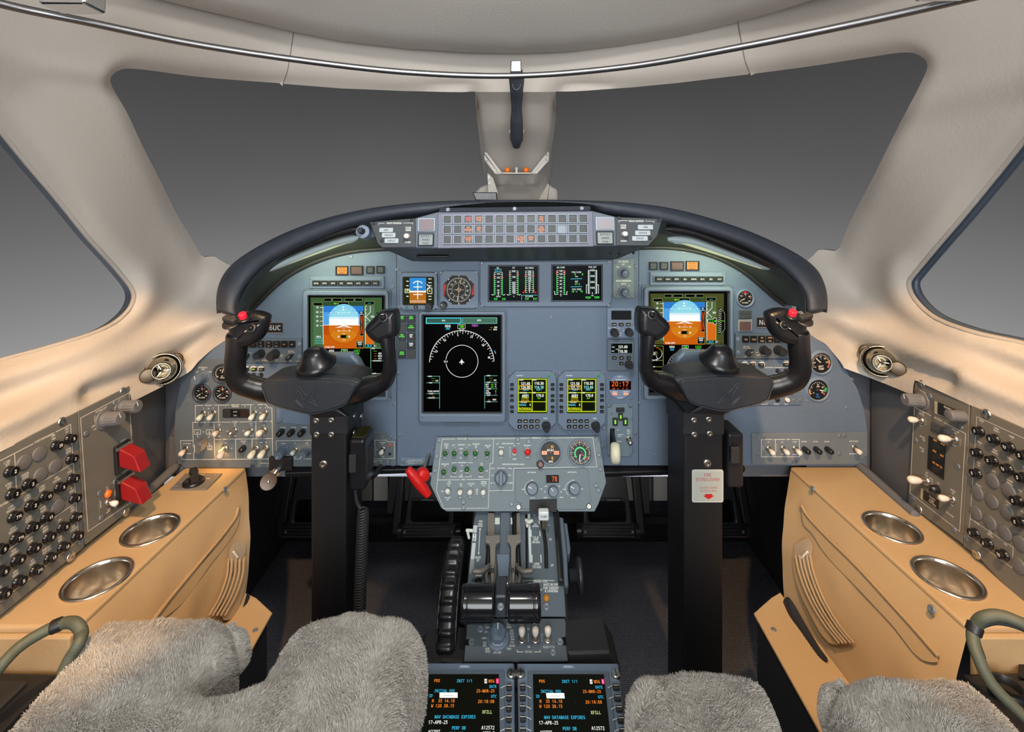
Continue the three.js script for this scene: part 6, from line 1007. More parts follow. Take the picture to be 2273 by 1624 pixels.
// pilot lower second switch panel, behind the column
{
  const t = thing('reversion_switch_panel', 'grey panel with flood dimmer knobs and reversion buttons behind the pilot column', 'panel'); PP.place(t);
  const w = '#d8d8d0';
  plate(t, 'face_plate', PP, [[1032, 775], [1060, 765], [2090, 862], [2105, 905], [2140, 925], [2183, 935], [2188, 1170], [2140, 1180], [2120, 1125], [2090, 1125], [2075, 1178], [1150, 1182], [1140, 1125], [1105, 1125], [1095, 1182], [1040, 1186], [1030, 1170]], { map: cG, t: 0.003, mapK: kG, col: '#5b666d', draw: (p) => {
    const T = (s, x, y, z = 16) => p.t(s, x, y, z, w, { sq: 0.75 });
    T('HDG REV', 1108, 807); T('ATT REV', 1208, 807); T('ADC REV', 1310, 806); p.l(w, 4, [1380, 930], [1042, 935], [1045, 1110], [1380, 1106]); T('FLOOD', 1110, 960); T('EL', 1222, 956); T('LEFT', 1335, 957); T('OUT', 1222, 1092);
    p.l(w, 4, [1940, 928], [2085, 928], [2110, 945], [2168, 945], [2168, 1102], [1930, 1108]); p.l(w, 4, [1982, 930], [1984, 1075]); T('STBY PWR', 2055, 950); T('ON', 2055, 965); T('OFF', 2002, 1020); T('TEST', 2058, 1086); T('SLEW', 1945, 1086); T('BRAKE PULL', 1970, 1136); T('PARK', 1905, 1136); p.l(w, 4, [1900, 1122], [2043, 1122], [2043, 1150]);
  } });
  for (const x of [1097, 1196, 1297]) { const [u, v] = PP.uv(cG(x, 845), 0.003); mesh('push_button', lathe([[0.0064, 0], [0.0064, 0.006], [0.0054, 0.015], [0, 0.016]], 18), M.blackGloss, t).position.set(u, v, 0.003); }
  knob(t, PP, cG(1112, 1025), { r: 0.0105, h: 0.020, mat: M.knobGrey, z: 0.003, skirt: 0.0125, ribs: 12, turn: 2.6 }); knob(t, PP, cG(1335, 1022), { r: 0.0105, h: 0.020, mat: M.knobGrey, z: 0.003, skirt: 0.0125, ribs: 12, turn: 2.6 });
  toggle(t, PP, cG(1230, 1018), { z: 0.003, tip: M.mint, k: 0.9 }); toggle(t, PP, cG(2062, 1012), { z: 0.003, tip: M.white, k: 0.95 }); toggle(t, PP, cG(1945, 1022), { z: 0.003, tip: M.white, k: 0.9 });
  for (const [x, y, m] of [[2125, 975, glow(0.28, 0.04, 0.005, 1)], [2125, 1058, M.blackGloss]]) { const [u, v] = PP.uv(cG(x, y), 0.003); mesh('indicator_lamp', new THREE.SphereGeometry(0.003, 12, 8), m, t).position.set(u, v, 0.004); }
  screws(t, PP, cG, [[1075, 740], [1130, 1140], [2050, 905], [2130, 898], [2105, 1138], [1152, 1090], [1985, 1085]], 0.003, 1.1);
}
// copilot lower switch panel
{
  const t = thing('switch_panel', 'grey switch panel with four white toggles low on the copilot panel', 'panel'); PP.place(t);
  const w = '#e0e0d8', l = (p, ...q) => p.l(w, 9, ...q);
  plate(t, 'face_plate', PP, [[290, 470], [2235, 450], [2240, 830], [2215, 850], [2090, 985], [1055, 990], [1050, 920], [1010, 890], [975, 910], [975, 985], [330, 995], [300, 970]], { map: cN, t: 0.003, mapK: kN, col: '#6a737a', draw: (p) => {
    const T = (s, x, y, z = 28) => p.t(s, x, y, z, w, { sq: 0.75 });
    l(p, [490, 572], [455, 572], [455, 860], [1095, 858], [1095, 568], [970, 568]); l(p, [660, 570], [855, 568]); l(p, [690, 575], [690, 858]); T('COPT RECOG', 575, 570); T('AHRS 2', 912, 568); T('HI', 575, 612); T('DG', 805, 612); T('L SLEW', 1015, 610); T('LO', 572, 824); T('TEST', 808, 822); T('R SLEW', 1015, 820); 'OFF'.split('').forEach((c, i) => T(c, 482, 690 + i * 28)); 'SLAVE'.split('').forEach((c, i) => T(c, 715, 655 + i * 28)); T('HDG REV', 1175, 607); T('ATT REV', 1365, 606); T('ADC REV', 1555, 604); T('MIC OXY MASK', 2010, 600); T('MIC HEADSET', 2000, 812);
  } });
  for (const [x, y, m] of [[572, 715, M.white], [812, 712, M.white], [1015, 715, M.white], [2005, 700, M.pink]]) toggle(t, PP, cN(x, y), { z: 0.003, tip: m, tilt: -0.12, k: 1 });
  for (const x of [1175, 1365, 1555]) { const [u, v] = PP.uv(cN(x, 725), 0.003); mesh('push_button', lathe([[0.0058, 0], [0.0058, 0.006], [0.0050, 0.015], [0, 0.016]], 18), M.blackGloss, t).position.set(u, v, 0.003); }
  screws(t, PP, cN, [[340, 510], [512, 525], [1775, 520], [1860, 505], [408, 820], [995, 915], [1772, 812]], 0.003, 1.2);
}
// ---------------------------------------------------------------- glareshield
{
  const t = thing('glareshield', 'dark blue padded glareshield arching over the whole instrument panel', 'glareshield');
  // rows of the section, each a smooth line in the picture with its depths
  const outer = [[481, 692], [480, 660], [486, 630], [498, 606], [522, 580], [600, 532], [700, 491], [800, 466], [900, 452], [985, 446], [1147, 443], [1310, 445], [1400, 450], [1490, 462], [1590, 488], [1690, 524], [1780, 570], [1815, 600], [1831, 632], [1837, 662], [1836, 690]];
  const inner = [[530, 706], [528, 680], [538, 652], [560, 618], [590, 590], [650, 556], [725, 524], [800, 499], [880, 484], [965, 472], [985, 460], [1310, 459], [1330, 470], [1400, 482], [1480, 496], [1580, 522], [1670, 556], [1730, 592], [1765, 625], [1785, 655], [1790, 700]];
  const smooth = (a, n) => smooth2(a, 10);
  const O = smooth(outer), I = smooth(inner), N = 200;
  const along = (P, u) => { const x = u * (P.length - 1), i = Math.min(P.length - 2, Math.floor(x)), f = x - i; return [lerp(P[i][0], P[i + 1][0], f), lerp(P[i][1], P[i + 1][1], f)]; };
  const zl = (u) => 0.80 + 0.05 * (1 - Math.abs(u - 0.5) * 2) ** 1 * 0 + 0.03 * Math.sin(u * Math.PI);   // the lip runs a little nearer at the ends
  // padded lip: closed rounded section between outer and inner lines
  const lipG = grid(N, 26, (u, v) => {
    const o = along(O, u), i = along(I, u), a = v * Math.PI * 2, cx = (o[0] + i[0]) / 2, cy = (o[1] + i[1]) / 2, w = 0.5 * Math.cos(a), end = Math.min(1, Math.min(u, 1 - u) / 0.012), e = Math.sqrt(end * (2 - end));
    const z = zl(u) + 0.016 - 0.016 * Math.sin(a) * e;
    const kk = w * (0.35 + 0.65 * e); const px = cx + (o[0] - i[0]) * kk * Math.sign(1), py = cy + (o[1] - i[1]) * kk;
    return at(px, py, z);
  });
  mesh('padded_lip', side(lipG, [1, 0, 0, 0, 1, 0.6]), M.pad, t);
  // top cover going forward
  mesh('top_cover', grid(N, 6, (u, v) => { const o = along(O, u), q = at(o[0], o[1] + 4, zl(u) + 0.012), far = at(lerp(o[0], 1147, 0.10), o[1] + 4, 0.88 + 0.34 * Math.sin(u * Math.PI)); far.y = q.y - 0.012 * v; return q.lerp(far, v); }), M.pad, t);
  // shroud from lip to panel
  const arcP = smooth([[556, 690], [575, 670], [605, 640], [640, 612], [690, 585], [745, 566], [800, 556], [880, 552], [960, 556], [1000, 560], [1147, 562], [1300, 560], [1340, 556], [1420, 550], [1490, 550], [1545, 558], [1600, 575], [1650, 602], [1690, 634], [1720, 660], [1742, 676]]);
  const midP = smooth([[540, 690], [552, 655], [585, 618], [625, 590], [680, 562], [740, 540], [800, 526], [880, 515], [960, 510], [1000, 510], [1147, 510], [1300, 510], [1340, 510], [1420, 515], [1500, 524], [1560, 538], [1620, 560], [1680, 592], [1725, 630], [1750, 655], [1768, 680]]);
  mesh('shroud', grid(N, 16, (u, v) => {
    const i = along(I, u), m = along(midP, u), a = along(arcP, u), z0 = zl(u) + 0.012;
    const q = v < 0.5 ? [lerp(i[0], m[0], v * 2), lerp(i[1], m[1], v * 2)] : [lerp(m[0], a[0], v * 2 - 1), lerp(m[1], a[1], v * 2 - 1)];
    return at(q[0], q[1], lerp(z0, 0.949, Math.pow(v, 0.8)));
  }), M.shroud, t);
  mesh('panel_seal', tube(Array.from({ length: 60 }, (_, k) => { const a = along(arcP, k / 59); return at(a[0], a[1], 0.944); }), 0.0045, 160, 8), M.rubber, t);
  for (const e of [[[527, 694], [530, 660], [545, 630]], [[1788, 690], [1786, 660], [1770, 628]]]) mesh('end_seam', tube(e.map(([x, y]) => at(x, y, 0.812)), 0.0013, 16, 6), M.black, t);
  // under-lip light troughs: black bar and pale lens on each side
  for (const s of [0, 1]) {
    const w = s ? 'copilot' : 'pilot', L = thing('flood_light', 'long curved flood light trough under the glareshield on the ' + w + ' side', 'light');
    const bar = s ? [[1478, 508], [1530, 514], [1600, 538], [1660, 562], [1710, 584], [1735, 590]] : [[560, 592], [590, 580], [640, 558], [700, 534], [760, 514], [795, 508]];
    const lens = s ? [[1482, 530], [1540, 536], [1600, 556], [1660, 578], [1712, 594]] : [[582, 600], [640, 578], [700, 554], [760, 534], [795, 527]];
    const bc = smooth2(bar, 10), lc = smooth2(lens, 10);
    const band = (P, w0, w1, z0, z1) => grid(60, 8, (u, v) => { const p = along(P, u), e = Math.sin(Math.min(1, Math.min(u, 1 - u) * 8) * Math.PI / 2); const a = v * Math.PI * 2; return at(p[0], p[1] + Math.cos(a) * w0 * (0.5 + 0.5 * e), lerp(z0, z1, 0.5 - 0.5 * Math.sin(a))); });
    mesh('trough_bar', band(bc, 12, 0, 0.838, 0.862), M.blackGloss, L);
    mesh('lamp_lens', band(lc, 10, 0, 0.866, 0.884), std(lin(0.40, 0.50, 0.52), 0.35), L);
    const a = at(...(s ? [1500, 528] : [790, 524]), 0.868), b = at(...(s ? [1690, 588] : [605, 590]), 0.868), mid = a.clone().lerp(b, 0.5), len = a.distanceTo(b);
    const l = new THREE.RectAreaLight(LIGHT.flood.color, LIGHT.flood.i, len, 0.012); const n = V3(0, -0.75, -0.66).normalize(), ex = b.clone().sub(a).normalize().multiplyScalar(s ? 1 : -1), ez = n.clone().addScaledVector(ex, -n.dot(ex)).normalize().negate(), ey = ez.clone().cross(ex);
    l.position.copy(mid).addScaledVector(n, 0.012); l.quaternion.setFromRotationMatrix(new THREE.Matrix4().makeBasis(ex, ey, ez)); scene.add(l);
    const em = mesh('lamp_tube', capped([a.clone().addScaledVector(n, 0.006), mid.clone().addScaledVector(n, 0.006), b.clone().addScaledVector(n, 0.006)], 0.003, 20, 8), glow(0.90, 1, 0.62, 0.4), L);
  }
}
// ---------------------------------------------------------------- annunciator box under the glareshield
const ZA = 0.80, PA = new Pl(at(1147, 550, ZA), at(1247, 550, ZA), at(1147, 470, ZA + 0.012));
{
  const t = thing('annunciator_panel', 'wide annunciator panel with three rows of square caption lights', 'panel'); PA.place(t);
  plate(t, 'housing', PA, [[181, 187], [485, 160], [640, 118], [1660, 112], [1815, 152], [2125, 165], [2092, 280], [2035, 346], [1660, 348], [640, 362], [265, 360], [230, 330]], { map: cA, z: -0.03, t: 0.0295, mat: M.bezelDark, bev: 0.002 });
  plate(t, 'caption_plate', PA, [[634, 128], [1662, 116], [1668, 350], [630, 362]], { map: cA, t: 0.003, mat: std(lin(0.14, 0.145, 0.20), 0.5), bev: 0.001 });
  const cap = { '0,2': [['LO OIL', '#ff3a4a'], ['PRESS', '#ff3a4a'], ['L   R', '#ff3a4a']], '0,3': ['LO HYD', 'FLOW', 'L   R'], '0,9': ['P/S', 'HTR', 'L   R'], '1,2': ['EEC', 'MANUAL', 'L   R'], '1,3': ['GEN', 'OFF', 'L   R'], '1,9': ['STBY', 'PS HTR', 'AOA HTR', 'FAIL'], '2,2': ['LO FUEL', 'PRESS', 'L   R'], '2,7': ['ACC DOOR', 'UNLOCK', '     TAIL'], '2,8': ['DOOR', 'SEAL', ''] };
  const dim = { '0,5': ['', '', '- - -'], '0,6': ['- -', 'L     '], '0,8': ['- -', ''], '0,12': ['NOSE', '- - -', ''], '1,5': ['- -', '- - -'], '1,13': ['- -', '     -'] };
  for (let r = 0; r < 3; r++) for (let c = 0; c < 14; c++) {
    const x0 = 667 + c * 69.2, y0 = 143 + r * 66.5 - c * 0.55, g = part('caption_light', t);
    const [a, b] = PA.uv(cA(x0, y0 + 60), 0.003), [d, e] = PA.uv(cA(x0 + 62, y0), 0.003);
    mesh('cap_frame', extr(rrect(a, b, d, e, 0.0012, 2), 0.003, 0.0065, 0.0006, [rrect(a + 0.0016, b + 0.0016, d - 0.0016, e - 0.0016, 0.0006, 2)]), M.capFrame, g);
    const s = cap[r + ',' + c], q = dim[r + ',' + c];
    pushKey(g, 'caption_face', PA, x0 + 5, y0 + 5, x0 + 57, y0 + 55, { map: cA, z: 0.003, h: 0.0028, mat: r === 1 && c === 11 ? std(lin(0.20, 0.24, 0.28), 0.4) : M.lampOff, text: s ? s.map((x, i) => [[].concat(x)[0], [].concat(x)[1] || '#ff8428', 0.5, (i + 0.7) / (s.length + 0.4)]) : q ? q.map((x) => [x, '#2a5566']) : undefined, ts: s && s.length > 3 ? 13 : 15, base: '#000', emis: s || q ? 1 : 0 });
  }
  // side plates with thrust reverser keys
  for (const s of [0, 1]) {
    const pts = s ? [[1815, 153], [2122, 167], [2090, 282], [2032, 344], [1817, 344]] : [[183, 188], [484, 161], [487, 354], [267, 357], [234, 330]];
    plate(t, 'reverser_plate', PA, pts, { map: cA, t: 0.003, mapK: kA, col: '#3b4146', draw: (p) => { const x = s ? 1950 : 342, w = '#dcdcd4'; p.t('THRUST REVERSER', x, s ? 180 : 195, 16, w, { sq: 0.72 }); s ? p.l(w, 3, [1836, 190], [1836, 178], [1895, 178]).l(w, 3, [2010, 180], [2068, 182], [2068, 194]) : p.l(w, 3, [242, 206], [242, 196], [280, 196]).l(w, 3, [402, 194], [466, 193], [466, 203]); const k = s ? 1865 : 437; p.t('STOW', k, s ? 210 : 226, 17, w); p.t('EMER', k, s ? 226 : 241, 17, w); p.t('NORM', s ? 1868 : 433, s ? 312 : 322, 16, w); } });
    (s ? [['ARM', 1963, 2063, 205, 237], ['UNLOCK', 1945, 2045, 243, 275], ['DEPLOY', 1925, 2027, 280, 312]] : [['ARM', 243, 337, 225, 255], ['UNLOCK', 260, 353, 258, 290], ['DEPLOY', 278, 373, 295, 327]]).forEach(([n, x0, x1, y0, y1]) => pushKey(t, 'reverser_light', PA, x0, y0, x1, y1, { map: cA, z: 0.003, h: 0.003, text: n, ts: 17, col: '#3a4046', base: '#a9b3b8' }));
    toggle(t, PA, s ? cA(1868, 268) : cA(434, 282), { z: 0.003, tip: M.white, tilt: -0.1, k: 0.9, len: 0.75 });
    pushKey(t, 'fire_light_frame', PA, ...(s ? [1683, 152, 1803, 243] : [497, 160, 617, 250]), { map: cA, z: 0, h: 0.004, mat: M.capFrame }); pushKey(t, 'fire_light', PA, ...(s ? [1694, 160, 1794, 236] : [507, 168, 607, 243]), { map: cA, z: 0.004, h: 0.0015, mat: s ? std(lin(0.28, 0.27, 0.30), 0.3) : std(lin(0.20, 0.16, 0.18), 0.3) });
    pushKey(t, 'bottle_frame', PA, ...(s ? [1688, 250, 1800, 336] : [498, 264, 608, 345]), { map: cA, z: 0, h: 0.004, mat: M.blackMatte }); pushKey(t, 'bottle_light', PA, ...(s ? [1696, 256, 1793, 330] : [506, 270, 600, 340]), { map: cA, z: 0.004, h: 0.0018, text: [s ? 'BOTTLE 2' : 'BOTTLE 1', 'ARMED', 'PUSH'], ts: 19, col: '#2c3236', base: '#858d8e' });
    screws(t, PA, cA, s ? [[1838, 160], [2097, 177], [2043, 295]] : [[210, 197], [460, 176], [261, 312]], 0.003, 0.9, M.black);
  }
  plate(t, 'top_strip', PA, [[642, 93], [1645, 80], [1650, 100], [1640, 112], [645, 120], [640, 112]], { map: cA, z: -0.012, t: 0.012, mat: M.pad, bev: 0.001 });
  screws(t, PA, cA, [[700, 105], [1143, 99], [1590, 96]], 0, 1.1);
  // sloping underside back to the panel
  const U0 = [[265, 360], [640, 362], [1660, 348], [2035, 346]], U1 = [[465, 447], [700, 450], [1600, 440], [1810, 436]];
  const g = grid(30, 8, (u, v) => { const k = u * 3, i = Math.min(2, Math.floor(k)), f = k - i, a = [0, 1].map((j) => lerp(U0[i][j], U0[i + 1][j], f)), b = [0, 1].map((j) => lerp(U1[i][j], U1[i + 1][j], f)); return at(...cA(...a), ZA - 0.0005).lerp(at(...cA(...b), 0.948), v); });
  t.updateMatrixWorld(true); g.applyMatrix4(t.matrixWorld.clone().invert()); mesh('underside', g, std(lin(0.045, 0.06, 0.066), 0.45, 0, { side: THREE.DoubleSide }), t);
  for (const s of [0, 1]) { const A = s ? [[2125, 165], [2092, 280], [2035, 346]] : [[181, 187], [230, 330], [265, 360]], B = s ? [[1990, 330], [1900, 400], [1810, 436]] : [[330, 360], [380, 410], [465, 447]]; const h = grid(8, 6, (u, v) => { const k = u * 2, i = Math.min(1, Math.floor(k)), f = k - i, a = [0, 1].map((j) => lerp(A[i][j], A[i + 1][j], f)), b = [0, 1].map((j) => lerp(B[i][j], B[i + 1][j], f)); return at(...cA(...a), ZA).lerp(at(...cA(...b), 0.94), v); }); h.applyMatrix4(t.matrixWorld.clone().invert()); mesh('side_cheek', h, std(lin(0.045, 0.06, 0.066), 0.45, 0, { side: THREE.DoubleSide }), t); }
  for (const [x, y] of [[1780, 395], [1838, 403], [1932, 393]]) { const q = at(...cA(x, y), 0.868).applyMatrix4(t.matrixWorld.clone().invert()); const b = mesh('rivet', new THREE.SphereGeometry(0.0026, 10, 6), M.black, t); b.position.copy(q); }
  { const q = at(...cA(600, 412), 0.872).applyMatrix4(t.matrixWorld.clone().invert()); const b = mesh('vent_slot', rbox(0.062, 0.012, 0.004, 0.002), M.blackGloss, t); b.position.copy(q); b.rotation.x = -1.1; }
  const k = part('dimmer_knob', t);
  const [u, v] = PA.uv(cA(130, 250), 0); const kg = part('knob_ring', k, u, v, -0.02); mesh('ring', lathe([[0.0125, -0.01], [0.0125, 0.016], [0.0112, 0.019], [0, 0.019]], 30), M.ringBlue, kg); mesh('knob_body', knobShape(0.0058, 0.014, 12), M.knobDark, kg).position.set(0, 0.0005, 0.019);
  mesh('bracket_arm', rbox(0.06, 0.016, 0.006, 0.003).translate(u + 0.032, v, -0.022), M.bezelDark, k);
}
// ---------------------------------------------------------------- side breaker panels
const PLs = new Pl(at(0, 1375, 0.592), at(313, 1125, 0.822), at(288, 860, 0.813));
const PRs = new Pl(at(2016, 1118, 0.831), at(2273, 1330, 0.6235), at(2028, 842, 0.8245));
const cJ = crop(0, 950, 260 / 1083), kJ = 260 / 1083, cW = crop(160, 840, 170 / 812), kW = 170 / 812, cV = crop(2000, 840, 273 / 1385), kV = 273 / 1385, kI = 633 / 1658;
const numTex = new Map();
function breaker(parent, pl, p, num) {
  const [u, v] = pl.uv(p, 0.003), g = part('circuit_breaker', parent, u, v, 0.003); g.scale.set(0.92, 0.92, 0.52);
  mesh('collar', HW.brkCollar, M.blackGloss, g); mesh('button', HW.brkBtn, M.blackGloss, g);
  if (!numTex.has(num)) { const c = canvas(96, 96), x = c.getContext('2d'); x.fillStyle = '#0a0a0a'; x.fillRect(0, 0, 96, 96); printer(x, (q) => q, 1).t(num, 48, 50, 58, '#eceae2', { sq: num.length > 1 ? 0.8 : 1 }); numTex.set(num, new THREE.MeshStandardMaterial({ map: canvasTex(c), roughness: 0.4 })); }
  mesh('rating_number', keep('brknum', () => new THREE.CircleGeometry(0.0056, 20)), numTex.get(num), g).position.z = 0.0177;
}
const plug = (parent, pl, p) => { const [u, v] = pl.uv(p, 0.003), m = mesh('blank_plug', HW.plug, M.knobWarm, parent); m.position.set(u, v, 0.003); };
{
  const t = thing('circuit_breaker_panel', 'grey panel of black numbered circuit breakers on the pilot side wall', 'panel'); PLs.place(t);
  const list = [[97, 398, '2', 'L FUEL', 'QTY'], [113, 605, '2', 'R FUEL', 'QTY'], [262, 515, '2', 'CENTER', 'CLOCK'], [523, 158, '20', 'STBY', 'PWR'], [648, 95, '5', 'STBY', 'ATT'], [660, 282, '2', 'FLT HR', 'METER'], [130, 815, '7½', 'L F/W', 'SHUTOFF'], [150, 1010, '7½', 'R F/W', 'SHUTOFF'], [285, 712, '2', 'L FIRE', 'DETECT'], [297, 912, '2', 'R FIRE', 'DETECT'], [418, 628, '15', 'L FUEL', 'BOOST'], [430, 822, '15', 'R FUEL', 'BOOST'], [553, 543, '5', 'FUEL', 'CONTROL'], [672, 465, '2', 'L', 'START'], [690, 645, '2', 'R', 'START'], [450, 1005, '5', 'SPEED', 'BRAKE'], [580, 910, '5', '', 'CVR'], [700, 820, '7½', 'BATT', 'TEMP'], [710, 995, '5', 'SKID', 'CONTROL'], [308, 1108, '5', 'PITCH', 'TRIM'], [160, 1215, '5', 'GEAR', 'CONTROL'], [585, 1095, '15', 'PWR', 'BRKS'], [462, 1195, '15', 'AHRS AUX', 'BATT CHG'], [330, 1310, '7½', 'A/P', 'SERVO'], [175, 1412, '5', 'GEAR', 'WARN'], [8, 1325, '5', '', 'FLAP'], [30, 1530, '5', '', 'CTL'], [0, 1118, '5', '', '']];
  const w = '#d6d2c8', off = (x, y) => [x - 16, y + 4];
  plate(t, 'face_plate', PLs, [[-650, 545], [715, -150], [783, 1095], [640, 1215], [600, 1245], [-650, 2270]], { map: cJ, t: 0.003, mapK: kJ, dens: 2600, col: '#66655f', draw: (p) => {
    p.l(w, 7, [-600, 610], [310, 142]); p.l(w, 7, [515, 36], [652, -35], [728, 1035], [-600, 2075]); p.l(w, 7, [135, 240], [156, 635]); p.l(w, 7, [95, 670], [682, 320]); p.l(w, 7, [-600, 1595], [708, 682]);
    p.t('FLIGHT INSTRUMENTS', 412, 90, 30, w, { sq: 0.62 }); p.t('SYSTEMS', 40, 700, 30, w, { sq: 0.62 });
    list.forEach(([x, y, n, a, b]) => { const k = [x - 30, y - 88]; p.t(a, k[0], k[1], 28, w, { sq: 0.66 }); p.t(b, k[0] + 2, k[1] + 27, 28, w, { sq: 0.66 }); });
  } });
  list.forEach(([x, y, n]) => breaker(t, PLs, cJ(...off(x, y)), n));
  for (const [x, y] of [[218, 315], [358, 238], [370, 432], [505, 352], [530, 725]]) plug(t, PLs, cJ(x, y));
  screws(t, PLs, cJ, [[690, 105], [718, 468], [748, 1048]], 0.003, 1.2); screws(t, PLs, cJ, [[655, 1185]], 0.003, 1.9, M.steel); screws(t, PLs, cH, [[362, 407]], 0.003, 1.9, M.steel);
}
{
  const t = thing('light_dimmer_panel', 'grey side panel with two ribbed dimmer knobs and two red guarded switches', 'panel'); PLs.place(t);
  const w = '#d6d2c8';
  plate(t, 'face_plate', PLs, [[64, 350], [612, 78], [690, 1300], [520, 1470], [150, 1760], [138, 1745]], { map: cW, t: 0.003, mapK: kW, dens: 2800, col: '#66655f', draw: (p) => {
    p.l(w, 7, [605, 150], [90, 418], [168, 1620], [662, 1285], [605, 150]); p.t('MAP LIGHT', 525, 215, 26, w, { sq: 0.62 }); p.t('AUX PANEL LIGHT', 310, 330, 26, w, { sq: 0.62 }); p.t('DIM', 225, 505, 24, w); p.t('OFF', 245, 535, 24, w); p.arc(w, 6, 330, 430, 92, 2.3, 3.6); p.arc(w, 6, 530, 300, 78, 2.3, 3.6);
    p.t('BATTERY', 540, 655, 24, w, { sq: 0.62 }); p.t('DISCONNECT', 542, 682, 24, w, { sq: 0.62 }); p.t('INTERIOR', 556, 980, 22, w, { sq: 0.6 }); p.t('MASTER', 560, 1005, 22, w, { sq: 0.6 }); p.t('OFF', 562, 1028, 22, w, { sq: 0.6 });
  } });
  plate(t, 'test_plate', PLs, [[285, 1200], [470, 1065], [488, 1360], [290, 1500]], { map: cW, z: 0.003, t: 0.0012, mapK: kW, col: '#5f5e58', draw: (p) => { p.t('ELT', 372, 1155, 22, w); p.t('TEST', 372, 1180, 22, w); p.t('ON', 378, 1268, 22, w); p.t('TEST', 390, 1385, 22, w); p.t('RESET', 385, 1410, 22, w); p.t('EMERGENCY', 303, 1330, 20, w, { rot: -1.57, sq: 0.7 }); p.t('LOCATOR', 455, 1210, 20, w, { rot: -1.57, sq: 0.7 }); } });
  { const [u, v] = PLs.uv(cW(380, 1222), 0.0045); mesh('indicator_light', lathe([[0.006, 0], [0.006, 0.002], [0.004, 0.0045], [0, 0.005]], 20), M.orange, t).position.set(u, v, 0.0042); }
  toggle(t, PLs, cW(376, 1308), { z: 0.0042, tip: M.white, k: 0.9, tilt: -0.3, len: 0.9 });
  for (const [x, y] of [[335, 432], [528, 305]]) knob(t, PLs, cW(x, y), { r: 0.0125, h: 0.026, mat: M.knobWarm, z: 0.003, skirt: 0.0165, ribs: 13, turn: 0.3 });
  for (const [x, y] of [[515, 830], [532, 1170]]) {
    const [u, v] = PLs.uv(cW(x, y), 0.003), g = part('guarded_switch', t, u, v, 0.003);
    mesh('guard_base', rbox(0.030, 0.048, 0.006, 0.002).translate(0, 0, 0.003), M.black, g);
    const b = new RoundedBoxGeometry(0.024, 0.040, 0.036, 3, 0.003), p = b.attributes.position;
    for (let i = 0; i < p.count; i++) { const z = (p.getZ(i) + 0.018) / 0.036, yv = p.getY(i); p.setY(i, yv * (1 - 0.28 * z) - 0.010 * z * z - (yv < 0 && z < 0.35 ? -0.008 * (0.35 - z) / 0.35 : 0)); p.setZ(i, p.getZ(i) + 0.024 - (yv > 0.005 ? 0.010 * z * (yv / 0.02) : 0)); } b.computeVertexNormals();
    mesh('red_guard', b, M.redDark, g); mesh('hinge_pin', new THREE.CylinderGeometry(0.0028, 0.0028, 0.03, 12).rotateZ(Math.PI / 2).translate(0, 0.019, 0.008), M.steelSoft, g); mesh('switch_collar', HW.collar, M.steel, g).position.set(-0.004, -0.010, 0.005);
  }
  screws(t, PLs, cW, [[455, 258], [148, 582], [625, 1300], [292, 1215], [455, 1095], [470, 1345], [310, 1475]], 0.004, 1.2); screws(t, PLs, cW, [[540, 132], [577, 1412]], 0.003, 1.8, M.steel);
}
